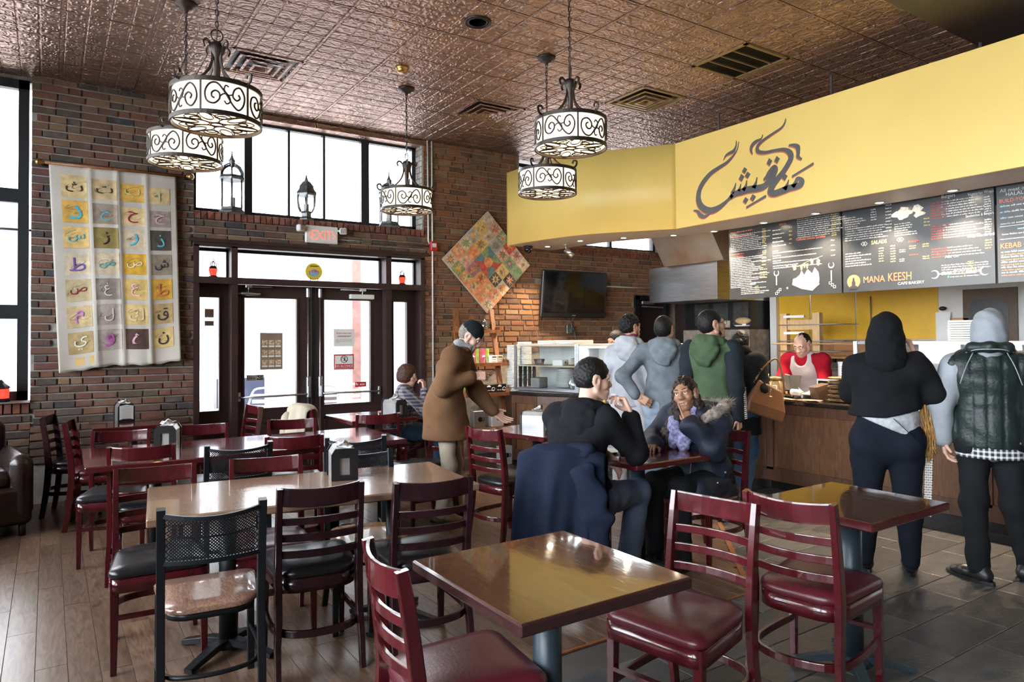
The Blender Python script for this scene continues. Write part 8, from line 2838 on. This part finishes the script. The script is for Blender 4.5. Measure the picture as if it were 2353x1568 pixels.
J = stand(pelvis=(0, -.01, .88), waist=(0, -.02, 1.06), chest=(0, -.02, 1.22), neck=(0, -.02, 1.40), head=(.005, .0, 1.52), shR=(.165, -.03, 1.305), shL=(-.165, -.03, 1.305), elR=(.275, .0, 1.15), wrR=(.170, .06, 1.395), elL=(-.20, .17, 1.14), wrL=(-.05, .24, 1.37),
   hipR=(.10, 0, .86), hipL=(-.10, -.01, .86), knR=(.115, .02, .47), knL=(-.115, -.01, .47), anR=(.125, -.02, .085), anL=(-.14, -.05, .085))
H = Head(J['head'], rotm(-4, 0, 0), .97)
hands = [hand_prims(J['wrR'] + V3(.0, .01, .01), (-.25, .45, .9), (-.9, .1, .1), -1, (.9, 1.0, 1.1, 1.2), (.4, .7), k=.92), hand_prims(J['wrL'], (.3, .3, .9), (.9, -.2, 0), 1, (.9, .9, .9, .9), k=.92)]
body_mesh(t, SKIN['pale'], J, H, hands, 1.06, True, fine=.006)
jacket('hooded_top', M['hood_black'], t, J, .026, 1.05, hem=(0, -.02, 1.0), hem_r=(.20, .155), cuff=.90, wr=.005, wf=24, arm_k=1.12, cuts=[((.25, 0, -1), -1.005)], extra=[C(J['chest'], (0, -.02, 1.0), (.185, .14), (.20, .155), (1, 0, 0))])
hood_up(H, J, t, M['hood_black'], 1.12)
sdf('striped_shirt', M['shirt_stripe'], t, [C((.0, -.015, .80), (0, -.02, 1.04), (.212, .166), (.180, .138), (1, 0, 0))], [], [((-.42, 0, -1), -.935)], h=.010, wrinkle=.004, wf=30)
ad = leg(J, 'R', .016, 1.12, 1.0, -.004) + leg(J, 'L', .016, 1.12, 1.0, -.004)
ad += [C(J['pelvis'] + V3(0, 0, -.05), J['pelvis'] + V3(0, 0, .08), (.195, .148), (.176, .132), (1, 0, 0)), E(J['hipR'] + V3(.005, -.045, -.02), (.115, .115, .125)), E(J['hipL'] + V3(-.005, -.045, -.02), (.115, .115, .125))]
sdf('leggings', M['legging'], t, ad, h=.010, k=.03, wrinkle=.0015, wf=30)
MB().sweep(smooth_path([(.03, -.17, 1.00), (.10, -.165, .93), (.17, -.13, .85), (.205, -.06, .80)], 4), rrect(.004, .024), up=(0, -1, 0), smooth=False).build('black_strap', M['black'], t)
m = MB()
r = random.Random(8)
for k_ in range(46):
 x0, y0 = .215 + r.uniform(-.022, .022), .0 + r.uniform(-.025, .025)
 m.tube(smooth_path([(x0, y0, 1.16), (x0 + r.uniform(-.01, .02), y0, 1.02), (x0 + .02 + r.uniform(-.02, .02), y0, .90), (x0 + .02 + r.uniform(-.03, .03), y0, .74 + r.uniform(-.03, .04))], 3), .0042, 4)
m.build('golden_braids', M['gold_hair'], t)['kind'] = 'stuff'
m = MB()
for k_ in range(24):
 for q in range(4):
  m.box((.235 + .010 * (q - 1.5) - .0006 * k_, -.005, .735 - k_ * .0155), (.010, .004, .012), mat=Euler((0, (.7 if (q + k_) % 2 else -.7), 0)).to_matrix())
m.build('patterned_scarf_end', M['t_white'], t)['kind'] = 'stuff'
for s, d in (('R', (.0, -1, 0)), ('L', (-.35, -1, 0))):
 shoe('shoe', M['shoe_black'], t, J['an' + s] + V3(0, .06, 0), (0.05 if s == 'R' else -.3, 1, 0), 1.0)
t = person('man in a dark quilted vest with pale grey hood up, plaid shirt tail showing', 4.80, 2.01, -66)
J = stand(pelvis=(.05, .03, .90), waist=(.05, .03, 1.06), chest=(.05, .03, 1.24), neck=(.055, .03, 1.41), head=(.06, .05, 1.535), shR=(.225, .06, 1.32), shL=(-.125, .0, 1.32), elR=(.31, .06, 1.09), wrR=(.30, .12, .86), elL=(-.205, -.03, 1.09), wrL=(-.195, .01, .85),
   hipR=(.14, .05, .87), hipL=(-.035, .02, .87), knR=(.17, .09, .47), knL=(-.04, .05, .47), anR=(.24, .20, .085), anL=(-.02, .0, .085))
H = Head(J['head'], rotm(-4, 0, 0), .98)
hands = [hand_prims(J['wrL'] + V3(0, 0, .01), (.1, .1, -1), (.9, 0, 0), 1, (.5, .5, .5, .5), k=.95), hand_prims(J['wrR'], (0, .1, -1), (-1, 0, 0), -1)]
body_mesh(t, SKIN['pale'], J, H, hands, 1.05, fine=.006)
ad = []
for s in 'RL':
 ad += arm(J, s, .024, .93, 1.12)
ad += torso(J, .012, 1.0)
sdf('hooded_top', M['grey_hood'], t, ad, [E(J['neck'] + V3(0, .03, .1), (.06, .06, .08))], h=.010, k=.035, wrinkle=.004, wf=24)
vt = torso(J, .036, 1.02, hem=(.05, .025, .80), hem_r=(.198, .155))
sdf('quilted_vest', M['vest'], t, [p for p in vt if True], [C(J['shR'] + V3(.080, 0, .06), J['shR'] + V3(.085, 0, -.22), .085, .065), C(J['shL'] + V3(-.080, 0, .06), J['shL'] + V3(-.085, 0, -.22), .085, .065), E(J['neck'] + V3(0, .03, .10), (.07, .07, .08))], [((0, 0, -1), -.83)], h=.009, k=.04, wrinkle=.003, wf=26, ridge=(.007, 12.5, 4.2))
sdf('vest_collar', M['vest'], t, [C(J['neck'] + V3(.115, .03, .0), J['neck'] + V3(.09, -.10, .03), .03), C(J['neck'] + V3(-.115, .03, .0), J['neck'] + V3(-.09, -.10, .03), .03), C(J['neck'] + V3(.09, -.10, .03), J['neck'] + V3(0, -.135, .035), .03), C(J['neck'] + V3(-.09, -.10, .03), J['neck'] + V3(0, -.135, .035), .03)], h=.009)
MB().tube(smooth_path([tuple(J['neck'] + V3(*q)) for q in ((.12, -.09, .0), (.06, -.158, .02), (-.06, -.158, .02), (-.12, -.09, .0))], 5), .004, 5).build('collar_piping', M['grey_hood'], t)
for q in (-1, 1):
 MB().tube(smooth_path([tuple(J['neck'] + V3(q * a, b, c_)) for a, b, c_ in ((.085, -.125, .0), (.12, -.152, -.08), (.155, -.150, -.19))], 4), .0032, 5).build('shoulder_piping', M['grey_hood'], t)
hood_up(H, J, t, M['grey_hood'], 1.06, skirt=.085, dz=.03)
MB().tube(smooth_path([tuple(H.p(0.012, y_, z_)) for y_, z_ in ((-.02, .152), (-.09, .115), (-.138, .03), (-.132, -.06), (-.12, -.10))], 4), .0025, 4).build('hood_seam', M['knit_grey'], t)
sdf('shirt_tail', M['plaid_bw'], t, [C((.05, .025, .70), (.05, .025, .90), (.188, .150), (.185, .142), (1, 0, 0))], [], [((0, 0, -1), -.765)], h=.010, wrinkle=.005, wf=22)
trousers('jeans', M['black_jean'], t, J, .010, .98, 1.05, .008, wr=.005, wf=24)
for s, d in (('R', (.8, 1, 0)), ('L', (-.75, .6, 0))):
 shoe('shoe', M['shoe_black'], t, J['an' + s], d, 1.05)
t = person('worker with short dark hair behind the bright display case, only the head showing', 5.90, 6.50, 112)
J = stand(neck=(0, .04, 1.35), head=(0, .09, 1.475), chest=(0, .02, 1.19), shR=(.18, .02, 1.29), shL=(-.18, .02, 1.29))
H = Head(J['head'], rotm(-20, 22, -14), .98)
body_mesh(t, SKIN['tan'], J, H, [hand_prims(J['wrL'], (0, .1, -1), (1, 0, 0), 1), hand_prims(J['wrR'], (0, .1, -1), (-1, 0, 0), -1)], fine=.006)
jacket('work_shirt', M['coat_black'], t, J, .018, 1.0, hem=(0, 0, .85), hem_r=(.18, .14), h=.013)
trousers('trousers', M['black_jean'], t, J, .012)
hair_short(H, t, M['hair_black'], 1.0, .072, tex=.0015)
face(H, t, M['hair_black'], M['lip'], (0, 10))
for s in 'RL':
 shoe('shoe', M['shoe_black'], t, J['an' + s], (0, 1, 0))
# --- coats on chairs
t = thing('navy_coat', 'navy wool coat draped over the chair back of the man in the black hoodie', 'coat', (2.63, 3.31, 0), R(-48))
def drape(a, b):
 """a round the chair back (front - over the top - rear), b across"""
 x = (b - .5) * .50 * (1 + .18 * max(0, a - .4)) - .02
 zt = .895 - .05 * abs(2 * b - 1) ** 3
 if a < .28:
  q = a / .28
  y, z = -.145 - .04 * q, .52 + (zt - .52) * q
 elif a < .36:
  q = (a - .28) / .08
  y, z = -.185 - .115 * q, zt + .018 * math.sin(math.pi * q)
 else:
  q = (a - .36) / .64
  y, z = -.30 - .055 * math.sin(q * 2.0) - .02 * q, zt - q * (.69 + .05 * math.sin(b * 8))
  y -= .028 * math.sin(b * 15 + 1.5 * math.sin(q * 3)) * (.25 + q) + .016 * math.sin(b * 31 + q * 4) * q
 y -= .05 * (1 - (2 * b - 1) ** 2) * (1 if a > .3 else 0)
 return (x, y, z)
o = MB().grid(lambda a, b: drape(b, a), 46, 70).build('coat_body', M['navy_wool'], t)
o.modifiers.new('thickness', 'SOLIDIFY').thickness = .014
sdf('coat_sleeve', M['navy_wool'], t, [C((.12, -.375, .80), (.20, -.385, .55), (.07, .035), (.075, .038), (1, 0, 0)), C((.20, -.385, .55), (.18, -.385, .30), (.075, .038), (.08, .04), (1, 0, 0))], h=.011, wrinkle=.006, wf=30)
sdf('coat_collar', M['navy_wool'], t, [C((-.16, -.27, .89), (.14, -.28, .90), .030, .034), C((-.14, -.30, .86), (.12, -.31, .87), .03, .03)], h=.011, wrinkle=.004, wf=40)
t = thing('beige_coat', 'beige coat hanging over the red chair back by the right door', 'coat', (2.30, 6.78, 0), R(-78))
o = MB().grid(lambda b, a: (lambda p: (p[0] * .75 - .02, p[1], p[2]))(drape(a * .86, b)), 30, 40).build('coat_body', M['khaki'], t)
o.modifiers.new('thickness', 'SOLIDIFY').thickness = .012
sdf('coat_sleeve', M['khaki'], t, [C((-.10, -.38, .78), (-.14, -.40, .45), .05, .055)], h=.012, wrinkle=.006, wf=30)
